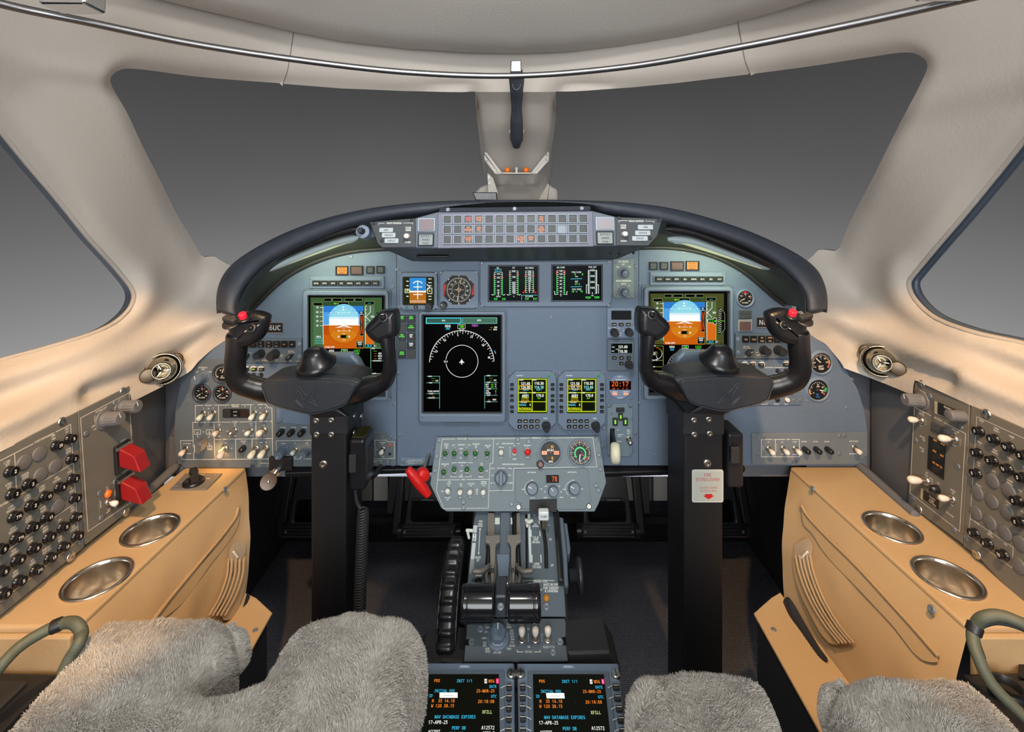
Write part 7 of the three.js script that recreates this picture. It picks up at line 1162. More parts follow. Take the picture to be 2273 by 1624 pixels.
{
  const t = thing('apu_panel', 'grey side panel with white toggles and an orange digital window beside the copilot', 'panel'); PRs.place(t);
  const w = '#dcd8ce';
  plate(t, 'face_plate', PRs, [[150, 12], [768, 288], [755, 800], [690, 1860], [80, 1415], [110, 900]], { map: cV, t: 0.003, mapK: kV, dens: 2800, col: '#6b6860', draw: (p) => {
    p.l(w, 7, [350, 425], [152, 318], [100, 1285], [660, 1720], [728, 620], [480, 492]); const T = (s, x, y, z = 25) => p.t(s, x, y, z, w, { sq: 0.66 });
    T('MAP LIGHT', 245, 148); T('BLEED AIR', 228, 372); T('MAX COOL', 228, 398); T('OFF', 220, 528); T('APU SYSTEM', 415, 458, 26); T('GENERATOR', 610, 585); T('ON', 610, 612); T('RESET', 598, 748); T('MAX RPM', 240, 660, 24); T('100%', 255, 695, 24); T('MAX EGT', 235, 785, 24); T('690°C', 245, 822, 24); T('APU', 290, 1065, 24); T('START', 285, 1095, 24); T('TEST', 418, 1180, 24); T('PUSH', 413, 1312, 22); T('MASTER', 585, 1262, 24); T('ON', 583, 1292, 24); T('OFF', 575, 1428, 24); T('APU HOURS', 550, 1530, 26); p.l(w, 6, [320, 1115], [352, 1130], [350, 1255], [310, 1245]); 'OFF'.split('').forEach((c, i) => T(c, 670, 690 + i * 28, 22)); 'ON'.split('').forEach((c, i) => T(c, 278, 485 + i * 28, 22));
  } });
  const win = (pts, name, col, draw, z, lit) => { if (lit) { const m = plate(t, name, PRs, pts, { map: cV, z, t: 0.001, bev: 0, mapK: kV, dens: 4200, col, draw }); m.material = new THREE.MeshStandardMaterial({ color: 0x080808, roughness: 0.3, emissive: 0xffffff, emissiveMap: m.material.map, emissiveIntensity: 1 }); return m; } return plate(t, name, PRs, pts, { map: cV, z, t: 0.001, bev: 0.0002, mapK: kV, dens: 4200, col, draw, rough: 0.4 }); };
  plate(t, 'meter_frame', PRs, [[375, 250], [612, 350], [605, 485], [372, 392]], { map: cV, z: 0.003, t: 0.0012, mat: std(lin(0.42, 0.40, 0.30), 0.5) });
  win([[412, 262], [610, 348], [603, 480], [410, 395]], 'hour_meter', '#141210', (p) => { p.r('#1b1a18', 400, 250, 620, 490); p.t('QUARTZ', 528, 335, 32, '#ece8dc', { sq: 0.9 }); p.t('12658', 525, 368, 30, '#ece8dc'); p.t('TOTAL HOURS', 530, 402, 22, '#ece8dc', { sq: 0.7 }); }, 0.0042);
  plate(t, 'meter_frame', PRs, [[222, 1228], [428, 1365], [420, 1485], [215, 1350]], { map: cV, z: 0.003, t: 0.0012, mat: std(lin(0.42, 0.40, 0.30), 0.5) });
  win([[250, 1248], [426, 1368], [418, 1478], [246, 1358]], 'hour_meter', '#141210', (p) => { p.t('QUARTZ', 350, 1345, 28, '#d8d4c8', { sq: 0.8 }); p.t('01258', 345, 1375, 28, '#ece8dc'); p.t('TOTAL HOURS', 350, 1405, 22, '#ece8dc', { sq: 0.7 }); }, 0.0042);
  plate(t, 'dark_light', PRs, [[340, 472], [490, 558], [482, 655], [330, 565]], { map: cV, z: 0.003, t: 0.003, mat: M.lampOff });
  plate(t, 'window_frame', PRs, [[308, 638], [500, 745], [475, 1142], [292, 1012]], { map: cV, z: 0.003, t: 0.0012, mat: M.blackGloss });
  win([[318, 652], [496, 752], [472, 1132], [303, 1008]], 'screen', '#060404', (p) => { const o = '#ff9a30'; p.t('APU', 382, 695, 32, o); p.t('RPM', 468, 735, 32, o); p.t('APU', 376, 815, 32, o); p.t('EGT', 460, 868, 32, o); p.t('DC VOLTS', 408, 970, 32, o, { sq: 0.9 }); p.r('#1a1410', 360, 720, 440, 790); p.r('#1a1410', 355, 850, 440, 905); p.r('#1a1410', 350, 985, 440, 1060); }, 0.0042, true);
  toggle(t, PRs, cV(232, 468), { z: 0.003, tip: M.pink, k: 1.05 }); toggle(t, PRs, cV(612, 682), { z: 0.003, tip: M.pink, k: 1.1, len: 1.1 }); toggle(t, PRs, cV(292, 1152), { z: 0.003, tip: M.pink, k: 1.3, len: 1.15 }); toggle(t, PRs, cV(582, 1355), { z: 0.003, tip: M.pink, k: 1.0 });
  knob(t, PRs, cV(238, 248), { r: 0.0125, h: 0.026, mat: M.knobWarm, z: 0.003, skirt: 0.0165, ribs: 13, turn: 0.3 });
  { const [u, v] = PRs.uv(cV(702, 425), 0.003); mesh('meter_knob', lathe([[0.009, 0], [0.0088, 0.020], [0.0078, 0.0225], [0, 0.0225]], 24), M.knobWarm, t).position.set(u, v, 0.003); const [a, b] = PRs.uv(cV(412, 1245), 0.003); mesh('test_button', lathe([[0.0065, 0], [0.0065, 0.005], [0.005, 0.012], [0, 0.013]], 18), M.blackGloss, t).position.set(a, b, 0.003); }
  screws(t, PRs, cV, [[325, 195], [672, 545], [165, 692], [640, 990], [130, 1340]], 0.003, 1.3); screws(t, PRs, cV, [[232, 60], [205, 1470]], 0.003, 1.9, M.steel); screws(t, PRs, cI, [[1252, 1035]], 0.003, 1.2);
}
{
  const t = thing('circuit_breaker_panel', 'grey panel of black numbered circuit breakers on the copilot side wall', 'panel'); PRs.place(t);
  const w = '#dcd8ce';
  const lv = [[865, 585, '5', 'AUDIO', '1'], [1035, 675, '5', 'WARN', 'AUDIO 1'], [1205, 765, '10', 'COMM', '1'], [845, 830, '5', 'AUDIO', '2'], [1015, 918, '5', 'WARN', 'AUDIO 2'], [1185, 1010, '10', 'COMM', '2'], [835, 1060, '5', 'STBY', 'HSI'], [1375, 860, '5', 'NAV', '1'], [1355, 1110, '5', 'NAV', '2'], [1300, 1372, '5', 'DME', '1'], [1325, 1610, '5', 'TAS', '']].map(([x, y, ...r]) => [...cV(x, y), ...r]);
  const li = [[1362, 1052, '2', 'MASTER', ''], [1440, 1112, '2', 'FIRE', 'DETECT'], [1530, 1178, '10', 'ECU', ''], [1700, 900, '5', 'ADF', ''], [1720, 1010, '5', 'XPDR', '']].map(([x, y, ...r]) => [...cI(x, y), ...r]);
  const all = [...lv, ...li], pl = [[1478, 752], [1572, 808], [1390, 820], [1475, 870], [1562, 932], [1382, 938], [1465, 995], [1552, 1055], [1640, 1115], [1632, 1245]];
  plate(t, 'face_plate', PRs, [[1350, 312], [2050, 620], [2050, 1900], [1410, 1215], [1398, 1195], [1303, 1128]].map((p) => cI(...p)), { t: 0.003, dens: 2400, col: '#6b6860', draw: (p) => {
    const q = p.on(cI, p.k * kI); q.l(w, 3.4, [2040, 680], [1384, 378], [1345, 970], [1595, 1138], [1588, 1258], [1334, 1070]); q.l(w, 3.4, [1345, 970], [1334, 1070]); q.t('SECURITY', 1395, 778, 14, w, { sq: 0.66 }).t('SYSTEM', 1393, 792, 14, w, { sq: 0.66 }).t('GPS', 1484, 698, 14, w).t('3', 1484, 715, 14, w).t('SELCAL', 1476, 838, 14, w, { sq: 0.66 }).t('CABIN', 1576, 752, 14, w).t('BRIEFER', 1576, 768, 14, w, { sq: 0.7 }).t('TAS/SAT', 1568, 878, 14, w, { sq: 0.7 }).t('IND', 1566, 894, 14, w).t('APU', 1462, 1042, 14, w);
    all.forEach(([x, y, n, a, b]) => { p.t(a, x + 8, y - 22, 5.6, w, { sq: 0.7 }); p.t(b, x + 8, y - 16.5, 5.6, w, { sq: 0.7 }); });
  } });
  all.forEach(([x, y, n]) => breaker(t, PRs, [x + 7, y + 1.5], n)); pl.forEach((p) => plug(t, PRs, cI(...p)));
  screws(t, PRs, cI, [[1357, 472], [1343, 710], [1320, 1085]], 0.003, 1.2); screws(t, PRs, cI, [[1440, 362], [1383, 1175]], 0.003, 2.0, M.steel);
}
// ---------------------------------------------------------------- control columns with yokes
const cM = crop(690, 660, 210 / 1312);
function controlColumn(s) {
  const w = s < 0 ? 'pilot' : 'copilot', t = thing('control_column', 'black control column and yoke in front of the ' + w + ' seat', 'control column');
  const mp = (x, y) => (s < 0 ? [x, y] : [2298 - x, y - 6]), q = (x, y, z) => at(...mp(x, y), z);
  const flat = (pts, Z) => pts.map(([x, y]) => { const p = q(x, y, Z); return [p.x, p.y]; });
  const ccw = (p) => (s < 0 ? p : p.slice().reverse());
  const pil = (pts, Zf, zb, bev, seg = 4) => extr(ccw(flat(pts, Zf)), -zb, 0, bev, [], seg).translate(0, 0, -Zf);
  const yk = part('yoke', t);
  const body = smooth2([[579, 850], [598, 841], [640, 836], [690, 834], [742, 836], [788, 842], [801, 850], [797, 862], [785, 880], [768, 900], [735, 913], [690, 921], [640, 912], [597, 898], [586, 876]], 3, true);
  mesh('hub_body', pil(body.slice(0, -1), 0.742, 0.075, 0.014), M.yokePad, yk);
  const padO = [[582, 851], [640, 845.5], [690, 843.5], [740, 845.5], [787, 853], [780, 873], [766, 897], [735, 909], [690, 918], [645, 910], [596, 895], [588, 878]];
  const pd = smooth2(padO, 3, true).slice(0, -1); mesh('hub_pad', pil(pd, 0.7385, 0.006, 0.0025), M.yokePad, yk);
  mesh('pad_rim', new THREE.TubeGeometry(new THREE.CatmullRomCurve3(pd.map(([x, y]) => q(x, y, 0.7382)), true), 120, 0.0008, 6, true), M.rimDark, yk);
  { const ln = (pts, r = 0.0007) => mesh('emblem_line', tube(pts.map(([x, y]) => q(...cG(x, y), 0.7378)), r * 0.8, 30, 6), M.rimDark, yk);
    ln([[1290, 610], [1310, 560], [1390, 460], [1425, 415], [1430, 440], [1400, 500], [1330, 580], [1290, 610]], 0.0010); ln([[1240, 415], [1260, 425], [1310, 480], [1335, 500]]); ln([[1240, 415], [1235, 430], [1275, 490], [1300, 545]]); ln([[1345, 560], [1400, 585], [1436, 605]]); ln([[1375, 530], [1410, 570], [1436, 605]]); ln([[1225, 555], [1260, 590], [1305, 622]]); ln([[1228, 545], [1270, 575], [1300, 600]]);
    const c = []; for (let i = 0; i <= 20; i++) { const a = 0.2 + i / 20 * 2.4; c.push([1332 + 98 * Math.cos(a), 515 + 98 * Math.sin(a)]); } ln(c); const d = []; for (let i = 0; i <= 20; i++) { const a = 3.4 + i / 20 * 1.2; d.push([1332 + 98 * Math.cos(a), 515 + 98 * Math.sin(a)]); } ln(d); }
  // clip knob on top of the hub
  const kb = mesh('hub_knob', lathe([[0.0320, -0.004], [0.0325, 0.001], [0.0290, 0.005], [0.0228, 0.012], [0.0190, 0.0195], [0.0158, 0.025], [0.0092, 0.0285], [0, 0.0295]], 30), M.yoke, yk); kb.rotation.set(-Math.PI / 2 + 0.25, 0, 0); kb.position.copy(q(702, 807, 0.765)); kb.rotation.y = s * 0.12;
  mesh('column_head', pil([[727, 786], [781, 785], [795, 800], [810, 830], [740, 850], [690, 830]], 0.84, 0.022, 0.006, 2), M.knobGrey, yk);
  // horns and grips
  const O = [[625, 872, 0.775], [590, 866, 0.76], [558, 858, 0.752], [535, 848, 0.746], [524, 832, 0.742], [522, 808, 0.739], [525, 775, 0.737], [528, 745, 0.737]];
  mesh('outer_horn', sweep(O.map((p) => q(...p)), [[0.020, 0.016], [0.0195, 0.016], [0.0185, 0.016], [0.0180, 0.016], [0.0165, 0.0165], [0.0155, 0.0165], [0.0160, 0.0165], [0.0175, 0.017]], { nu: 24, nv: 70 }), M.yoke, yk);
  const I = [[775, 872, 0.775], [800, 866, 0.762], [828, 856, 0.755], [852, 846, 0.750], [863, 830, 0.746], [865, 806, 0.744], [863, 775, 0.742], [858, 740, 0.742]];
  mesh('inner_horn', sweep(I.map((p) => q(...p)), [[0.021, 0.016], [0.0205, 0.016], [0.0185, 0.016], [0.0150, 0.015], [0.0115, 0.0155], [0.0098, 0.016], [0.0105, 0.0165], [0.0135, 0.017]], { nu: 24, nv: 70 }), M.yoke, yk);
  const oh = smooth2([[500, 714], [515, 704], [532, 697], [556, 692], [580, 697], [590, 703], [588, 726], [578, 748], [566, 762], [548, 771], [524, 776], [506, 772], [501, 740]], 3, true).slice(0, -1);
  mesh('outer_grip_head', pil(oh, 0.722, 0.026, 0.011), M.yoke, yk);
  const ih = smooth2([[725, 450], [760, 390], [820, 330], [868, 282], [905, 232], [960, 214], [1100, 200], [1150, 215], [1178, 330], [1180, 420], [1160, 560], [1000, 645], [930, 660], [850, 630], [770, 560], [735, 500]].map((p) => cM(...p)), 2, true).slice(0, -1);
  mesh('inner_grip_head', pil(ih, 0.724, 0.042, 0.012), M.yoke, yk);
  // buttons on the grips
  const up = (name, geo, m, x, y, z, tilt = 0.5) => { const o = mesh(name, geo, m, yk); o.position.copy(q(x, y, z)); o.rotation.x = -Math.PI / 2 + tilt; return o; };
  up('button_base', lathe([[0.0095, 0], [0.0090, 0.003], [0, 0.003]], 24), M.blackGloss, 541, 708, 0.718); up('red_button', lathe([[0.0062, 0], [0.0062, 0.0085], [0.0054, 0.0098], [0, 0.0098]], 12), M.redHi, 541, 706, 0.718);
  up('trim_switch_base', lathe([[0.0125, 0], [0.0120, 0.003], [0, 0.003]], 26), M.black, 513, 719, 0.716); const rk = up('trim_rocker', rbox(0.024, 0.010, 0.010, 0.003).translate(0, 0, 0.006), M.blackMatte, 513, 716, 0.716); rk.rotation.z = s < 0 ? -0.35 : 0.35;
  const fr = (x, y, z, r) => { const g = part('hat_switch', yk); g.position.copy(q(x, y, z)); g.rotation.x = -0.35; mesh('ring', lathe([[r, 0], [r, 0.0012], [r * 0.7, 0.0016]], 24), M.knobDark, g); mesh('switch_hat', lathe([[r * 0.55, 0], [r * 0.4, 0.004], [0, 0.005]], 16), M.black, g); };
  fr(558, 728, 0.7205, 0.0070); fr(...cM(1005, 280), 0.7225, 0.0075);
  const mark = (x, y, z, a) => { const m = mesh('grip_marking', new THREE.BoxGeometry(0.004, 0.0009, 0.0004), M.white, yk); m.position.copy(q(x, y, z)); m.rotation.z = a; };
  mark(545, 735, 0.7212, s < 0 ? 0.6 : -0.6); mark(573, 722, 0.7212, s < 0 ? 0.6 : -0.6); mark(...cM(992, 234), 0.7228, 0.1); mark(526, 710, 0.7180, 0.3);
  // column
  const [x0, x1] = s < 0 ? [690, 769] : [1518, 1605], Zc = 0.80, a = at(x0, 1000, Zc).x, b = at(x1, 1000, Zc).x;
  const yt = at(0, 962, Zc).y, g = rbox(b - a, yt - 0.004, 0.085, 0.004).translate((a + b) / 2, yt / 2 + 0.002, -Zc - 0.0425); mesh('column_post', worldUV(g), M.post, t);
  const yt2 = at(0, 918, Zc).y; mesh('column_collar', rbox(b - a + 0.005, yt2 - yt + 0.008, 0.093, 0.006).translate((a + b) / 2, (yt + yt2) / 2, -Zc - 0.0435), M.yokePad, t);
  mesh('column_neck', pil([[640, 905], [740, 905], [768, 925], [690, 930]].map(([x, y]) => (s < 0 ? [x + 8, y] : [x + 2, y])), 0.775, 0.08, 0.006), M.yoke, t);
  const bolts = s < 0 ? [[702, 933], [735.5, 932], [703, 964], [735.5, 964]] : [[1540, 932], [1573, 930], [1541, 964], [1575, 962]]; for (const [x, y] of bolts) { const p = at(x, y, Zc - 0.0035); const sc = screw(t, p.x, p.y, p.z, 1.5, M.steel); }
  { const p = at(...(s < 0 ? [718, 1030] : [1570, 1028]), Zc - 0.0005); screw(t, p.x, p.y, p.z, 2.0, M.steel); }
  for (const [y, z] of [[928, 0.83], [950, 0.87], [965, 0.83]]) { if (s > 0) break; const p = V3(b + 0.0035, at(0, y, 0.82).y, -z), c = mesh('side_screw', HW.screw, M.steel, t); c.position.copy(p); c.rotation.y = Math.PI / 2; c.scale.setScalar(1.3); }
  if (s > 0) {
    const pl = flatPl(Zc - 0.001), gP = part('extinguisher_placard', t); pl.place(gP);
    plate(gP, 'placard_face', pl, rrect(1536, 1042, 1606, 1115, 5), { t: 0.0012, bev: 0.0002, dens: 5200, col: '#a9aca4', draw: (p) => { const r = '#a3302c', n = { b: false, sq: 0.92 }; p.l('#c8ccc4', 1, [1538, 1044], [1604, 1044], [1604, 1113], [1538, 1113], [1538, 1044]); p.t('FIRE', 1571, 1054, 9.5, r, n); p.t('EXTINGUISHER', 1571, 1064, 9.5, r, { b: false, sq: 0.82 }); p.t('LOCATED UNDER', 1572, 1082, 5.6, r, n); p.t('CO-PILOTS SEAT', 1572, 1089, 5.6, r, n); p.f('#c01a14', [1565, 1096], [1581, 1096], [1581, 1099.5], [1586, 1099.5], [1573, 1108], [1560, 1099.5], [1565, 1099.5]); } });
    const bx = part('switch_box', t); mesh('box_body', rbox(0.030, 0.10, 0.06, 0.006).translate(at(1622, 1010, 0.84).x, at(1622, 1010, 0.84).y, -0.85), M.black, bx); mesh('box_switch', rbox(0.016, 0.030, 0.008, 0.002).translate(at(1628, 1006, 0.82).x, at(1628, 1006, 0.82).y, -0.816), M.blackMatte, bx);
  }
  return t;
}
controlColumn(-1); controlColumn(1);
// hand microphone with coiled cord beside the pilot column
{
  const t = thing('hand_microphone', 'black hand microphone with a coiled cord clipped beside the pilot column', 'microphone');
  const A = (x, y, z) => at(...cY(x, y), z);
  const c = A(330, 880, 0.82); mesh('microphone_body', rbox(0.030, 0.094, 0.055, 0.007).translate(c.x, c.y, -0.835), M.blackGloss, t);
  mesh('nameplate', rbox(0.024, 0.0015, 0.042, 0.0006).translate(c.x, c.y + 0.0475, -0.835), std(lin(0.10, 0.09, 0.03), 0.3, 0.6), t);
  mesh('talk_key', rbox(0.013, 0.032, 0.010, 0.002).translate(A(238, 810, 0.806).x, c.y + 0.006, -0.806), M.blackMatte, t);
  mesh('grille', rbox(0.004, 0.05, 0.040, 0.002).translate(c.x + 0.0145, c.y, -0.835), M.rubber, t);
  const hk = mesh('hanger_clip', capped([A(145, 1000, 0.815), A(135, 1150, 0.815), A(150, 1270, 0.815), A(185, 1230, 0.815)], 0.0016, 20, 8), M.steelSoft, t);
  mesh('cord_lead', tube([A(270, 1240, 0.82), A(280, 1400, 0.82), A(310, 1540, 0.82), A(355, 1610, 0.82)], 0.0033, 30, 8), M.rubber, t);
  mesh('side_cable', tube([A(430, 1100, 0.86), A(560, 1090, 0.90), A(640, 1000, 0.94), A(680, 940, 0.95)], 0.0058, 30, 10), M.rubber, t);
  const top = at(806, 1128, 0.82), bot = at(798, 1350, 0.80), turns = 38, pts = [];
  for (let i = 0; i <= turns * 14; i++) { const k = i / (turns * 14), a = i / 14 * Math.PI * 2, p = top.clone().lerp(bot, k), r = 0.0088 * (0.85 + 0.15 * Math.min(1, k * 10)); p.x += Math.cos(a) * r; p.z += Math.sin(a) * r; pts.push(p); }
  mesh('coiled_cord', new THREE.TubeGeometry(new THREE.CatmullRomCurve3(pts), turns * 20, 0.0024, 6), M.rubber, t);
}
// ---------------------------------------------------------------- rudder pedals
function pedal(cx, label, armSide) {
  const Z = 1.22, t = thing('rudder_pedal', label, 'pedal', 'rudder pedals'), pl = new Pl(at(cx, 1190, Z), at(cx + 100, 1190, Z), at(cx, 1040, Z + 0.06)); pl.place(t);
  const k = Z / F, u = (px) => px * k, W = 60;
  const out = [[-W + 4, 4], [W - 4, 4], [W - 7, 60], [W - 12, 150], [-W + 12, 150], [-W + 7, 60]].map(([x, y]) => [u(x), u(y)]), hole = rrect(u(-W + 16), u(26), u(W - 16), u(72), 0.008);
  mesh('pedal_plate', extr(out, -0.012, 0.004, 0.003, [hole], 2), M.pedal, t);
  mesh('hole_rim', new THREE.TubeGeometry(new THREE.CatmullRomCurve3(hole.map(([x, y]) => V3(x, y, 0.004)), true), 80, 0.002, 6, true), M.knobDark, t);
  for (let r = 0; r < 4; r++) mesh('tread_rib', keep('rib', () => rbox(u(2 * W - 4), 0.0050, 0.010, 0.0018)), M.pedal, t).position.set(0, u(2 + r * 6.2), 0.010);
  mesh('tread_base', rbox(u(2 * W), u(27), 0.014, 0.003).translate(0, u(11), 0.0), M.pedal, t);
  for (const x of [-1, 1]) { screw(t, x * u(W - 8), u(11), 0.0155, 1, M.screw); mesh('hinge_boss', new THREE.CylinderGeometry(0.017, 0.017, 0.012, 20).rotateZ(Math.PI / 2).translate(x * u(W + 5), u(9), -0.006), M.pedal, t); }
  for (let r = 0; r < 3; r++) mesh('top_rib', keep('rib2', () => rbox(u(2 * W - 30), 0.0035, 0.006, 0.0014)), M.pedal, t).position.set(0, u(128 + r * 6), 0.006);
  for (const x of [].concat(armSide)) { mesh('pedal_arm', rbox(0.022, 0.30, 0.02, 0.004).translate(x * u(W + 18), 0.15, -0.03), M.pedal, t); mesh('arm_link', extr([[-0.008, 0.03], [0.008, 0.03], [0.018, 0.16], [-0.012, 0.18]], 0, 0.006, 0.001).translate(x * u(W + 34), 0.02, -0.02), M.pedal, t); }
}
pedal(690, 'black rudder pedal farthest left, half hidden by the pilot column', [-1]); pedal(952, 'black rudder pedal beside the red t handle', [-1]); pedal(1350, 'black rudder pedal right of the throttle quadrant', [1]); pedal(1594, 'black rudder pedal farthest right, half hidden by the copilot column', [1]);
// footwell lamps under the panel edge
for (const s of [-1, 1]) {
  const t = thing('footwell_light', 'slim lamp bar under the panel edge above the ' + (s < 0 ? 'pilot' : 'copilot') + ' pedals', 'light'), p = V3(s * 0.33 + 0.01, E - 0.548, -0.975), q = V3(s * 0.33, 0.05, -1.15);
  t.position.copy(p); t.lookAt(q); areaLight(LIGHT.foot.color, LIGHT.foot.i, 0.30, 0.02, p, q);
  mesh('lamp_housing', rbox(0.32, 0.03, 0.014, 0.003).translate(0, 0, -0.009), M.black, t); mesh('lamp_lens', new THREE.PlaneGeometry(0.30, 0.02).translate(0, 0, -0.0012), glow(0.95, 0.97, 1, 0.8), t);
}
// red blow-down handle and park brake knob
{
  const t = thing('gear_release_handle', 'bright red t handle hanging below the centre panel', 'handle'), a = at(928, 1070, 0.90);
  const A = at(...cE(110, 415), 0.885), B = at(...cE(285, 640), 0.885), C = at(...cE(235, 460), 0.90);
  mesh('t_bar', sweep([A, A.clone().lerp(B, 0.25), A.clone().lerp(B, 0.5), A.clone().lerp(B, 0.75), B], [[0.0075, 0.008], [0.0098, 0.009], [0.0108, 0.0095], [0.0098, 0.009], [0.0075, 0.008]], { nu: 18, nv: 40 }), M.red, t);
  const d = mesh('red_knob', lathe([[0, -0.012], [0.0125, -0.010], [0.0135, 0], [0.0125, 0.009], [0.008, 0.012], [0, 0.012]], 26), M.red, t); d.position.copy(C); d.rotation.set(-0.2, 0.5, 0);
  mesh('shaft', capped([C, C.clone().add(V3(0.004, 0.014, -0.05))], 0.0045, 10, 10), M.steelSoft, t);
  const b = thing('park_brake_knob', 'round brown park brake knob under the pilot switch panel', 'knob'), P = at(596, 1069, 0.90), Q = at(612, 1047, 0.935);
  const k = mesh('knob_disc', lathe([[0, -0.003], [0.0145, -0.003], [0.0155, -0.002], [0.0155, 0.002], [0.0145, 0.003], [0, 0.003]], 30), M.brown, b); k.position.copy(P); k.lookAt(EYE);
  mesh('shaft', capped([P, Q], 0.0045, 8, 10), M.steel, b); const nu = mesh('hex_nut', new THREE.CylinderGeometry(0.010, 0.010, 0.010, 6), M.chrome, b); nu.position.copy(Q); nu.quaternion.setFromUnitVectors(V3(0, 1, 0), Q.clone().sub(P).normalize()); mesh('bracket', rbox(0.05, 0.03, 0.02, 0.004).translate(Q.x + 0.006, Q.y + 0.012, Q.z - 0.016), M.black, b);
}
// ---------------------------------------------------------------- centre pedestal
const cF = crop(940, 1120, 400 / 1804), kF = 400 / 1804, cZ = crop(880, 1440, 540 / 2273), kZ = 540 / 2273;
const PPr = new Pl(at(1000, 1137, 0.885), at(1300, 1137, 0.885), at(1000, 968, 0.945));
{
  const t = thing('pressurization_panel', 'angled centre panel with green anti ice toggles and round pressurization gauges', 'panel'); PPr.place(t);
  const w = '#dcdcd2', l = (p, ...q) => p.l(w, 4, ...q);
  const out = [[362, 120], [1828, 112], [1845, 250], [1890, 530], [1822, 720], [1785, 792], [450, 790], [402, 758], [303, 545], [345, 250]];
  plate(t, 'face_plate', PPr, out, { map: cE, t: 0.004, mapK: kE, dens: 2600, col: '#6d7a80', draw: (p) => {
    const T = (s, x, y, z = 17) => p.t(s, x, y, z, w, { sq: 0.68 });
    l(p, [530, 138], [412, 140], [360, 600], [425, 765], [828, 760], [842, 360], [868, 357], [876, 135], [650, 136]); l(p, [876, 135], [1070, 133]); l(p, [1115, 132], [1205, 131]); l(p, [1320, 130], [1770, 124], [1806, 388], [1056, 402], [1050, 600], [836, 604]); l(p, [375, 506], [572, 504]); l(p, [632, 503], [838, 500]); T('ANTI ICE / DEICE', 590, 137); T('PRESSURIZATION', 1263, 130); T('LIGHTS', 602, 504);
    T('PITOT &', 450, 186); T('STATIC', 450, 203); T('ON', 450, 220); T('WINDSHIELD', 586, 191); T('L', 531, 217); T('PURGE', 583, 226); T('R', 633, 215); T('WINDSHIELD', 717, 184); T('AIR', 716, 200); T('ON', 716, 216); T('WING INSP', 823, 199); T('ON', 822, 215); for (const [x, y] of [[438, 310], [578, 308], [710, 306], [816, 304], [425, 480], [573, 667], [664, 665], [783, 662]]) T('OFF', x, y); T('ON', 580, 262);
    l(p, [508, 205], [508, 192], [530, 192]); l(p, [640, 190], [662, 190], [662, 202]); T('WING XFLOW', 438, 364); T('ON', 436, 381); T('WING/ENGINE', 592, 352); l(p, [502, 362], [502, 352], [545, 352]); l(p, [640, 351], [682, 350], [682, 362]); T('L', 532, 378); T('ON', 590, 378); T('R', 643, 377); T('OFF', 583, 427); T('ON', 583, 460); l(p, [490, 465], [490, 480], [545, 479]); l(p, [615, 478], [672, 477], [672, 462]); T('ENGINE', 580, 479); T('TAIL', 768, 358); T('AUTO', 767, 375); T('OFF', 815, 427); T('MANUAL', 762, 479);
    T('PASS', 476, 525); T('SAFETY', 474, 543); T('ON', 473, 562); T('OFF', 413, 612); T('SEAT BELT', 462, 667); T('ON', 460, 685); T('NAV', 582, 545); T('ON', 581, 562); T('TAIL FLOOD', 671, 543); T('ON', 670, 560); T('GND REC/', 788, 524); T('ANTI-COLL', 787, 541); T('ON', 786, 558); T('GND', 726, 595); T('REC', 725, 613); T('ON', 724, 632);
    T('PRESS SYSTEM SELECT', 1005, 179); l(p, [904, 190], [904, 179], [925, 179]); l(p, [1085, 178], [1105, 178], [1105, 188]); T('MANUAL', 946, 213); T('AUTO', 943, 306); T('UP', 1062, 199); T('DOWN', 1063, 320); 'MANUAL'.split('').forEach((c, i) => T(c, 1023, 216 + i * 17, 15)); T('EMER DUMP', 1178, 196); T('ON', 1177, 212); T('NORM', 1181, 304); T('DEPRESSURIZE CABIN BEFORE LANDING', 1052, 367); T('PRESS SOURCE', 943, 402); l(p, [852, 412], [852, 402], [885, 402]); l(p, [1000, 402], [1034, 401], [1034, 412]); T('NORM', 942, 422); T('LH', 864, 467); T('BH', 1022, 465); T('OFF', 858, 537); T('EMER', 1030, 535); l(p, [875, 465], [888, 472]); l(p, [1008, 463], [992, 470]); l(p, [875, 540], [890, 532]); l(p, [1010, 538], [992, 530]);
  } });
  const tg = (x, y, m, o = {}) => toggle(t, PPr, cE(x, y), { z: 0.004, tip: m, k: 0.95, len: 0.85, ...o });
  for (const x of [445, 527, 630, 714, 820]) tg(x, 258, M.green, { tilt: -0.15 }); tg(433, 424, M.green, { tilt: -0.15 }); for (const x of [525, 638, 765]) tg(x, 425, M.green, { tilt: 0.25 });
  tg(467, 615, M.white, { tilt: 0.2 }); for (const x of [578, 667, 785]) tg(x, 608, M.white, { tilt: -0.1 }); tg(944, 254, M.white, { tilt: -0.1 }); tg(1063, 268, M.redHi, { tilt: 0.5, k: 0.8 }); tg(1180, 248, M.red, { tilt: -0.1, k: 1.2, len: 0.8 });
  knob(t, PPr, cE(942, 488), { r: 0.0125, h: 0.012, z: 0.004, skirt: 0.0142, ribs: 0 }); { const [u, v] = PPr.uv(cE(942, 490), 0.014); mesh('knob_grip', rbox(0.0075, 0.026, 0.008, 0.002).translate(u, v, 0.0225), M.knobGrey, t); }
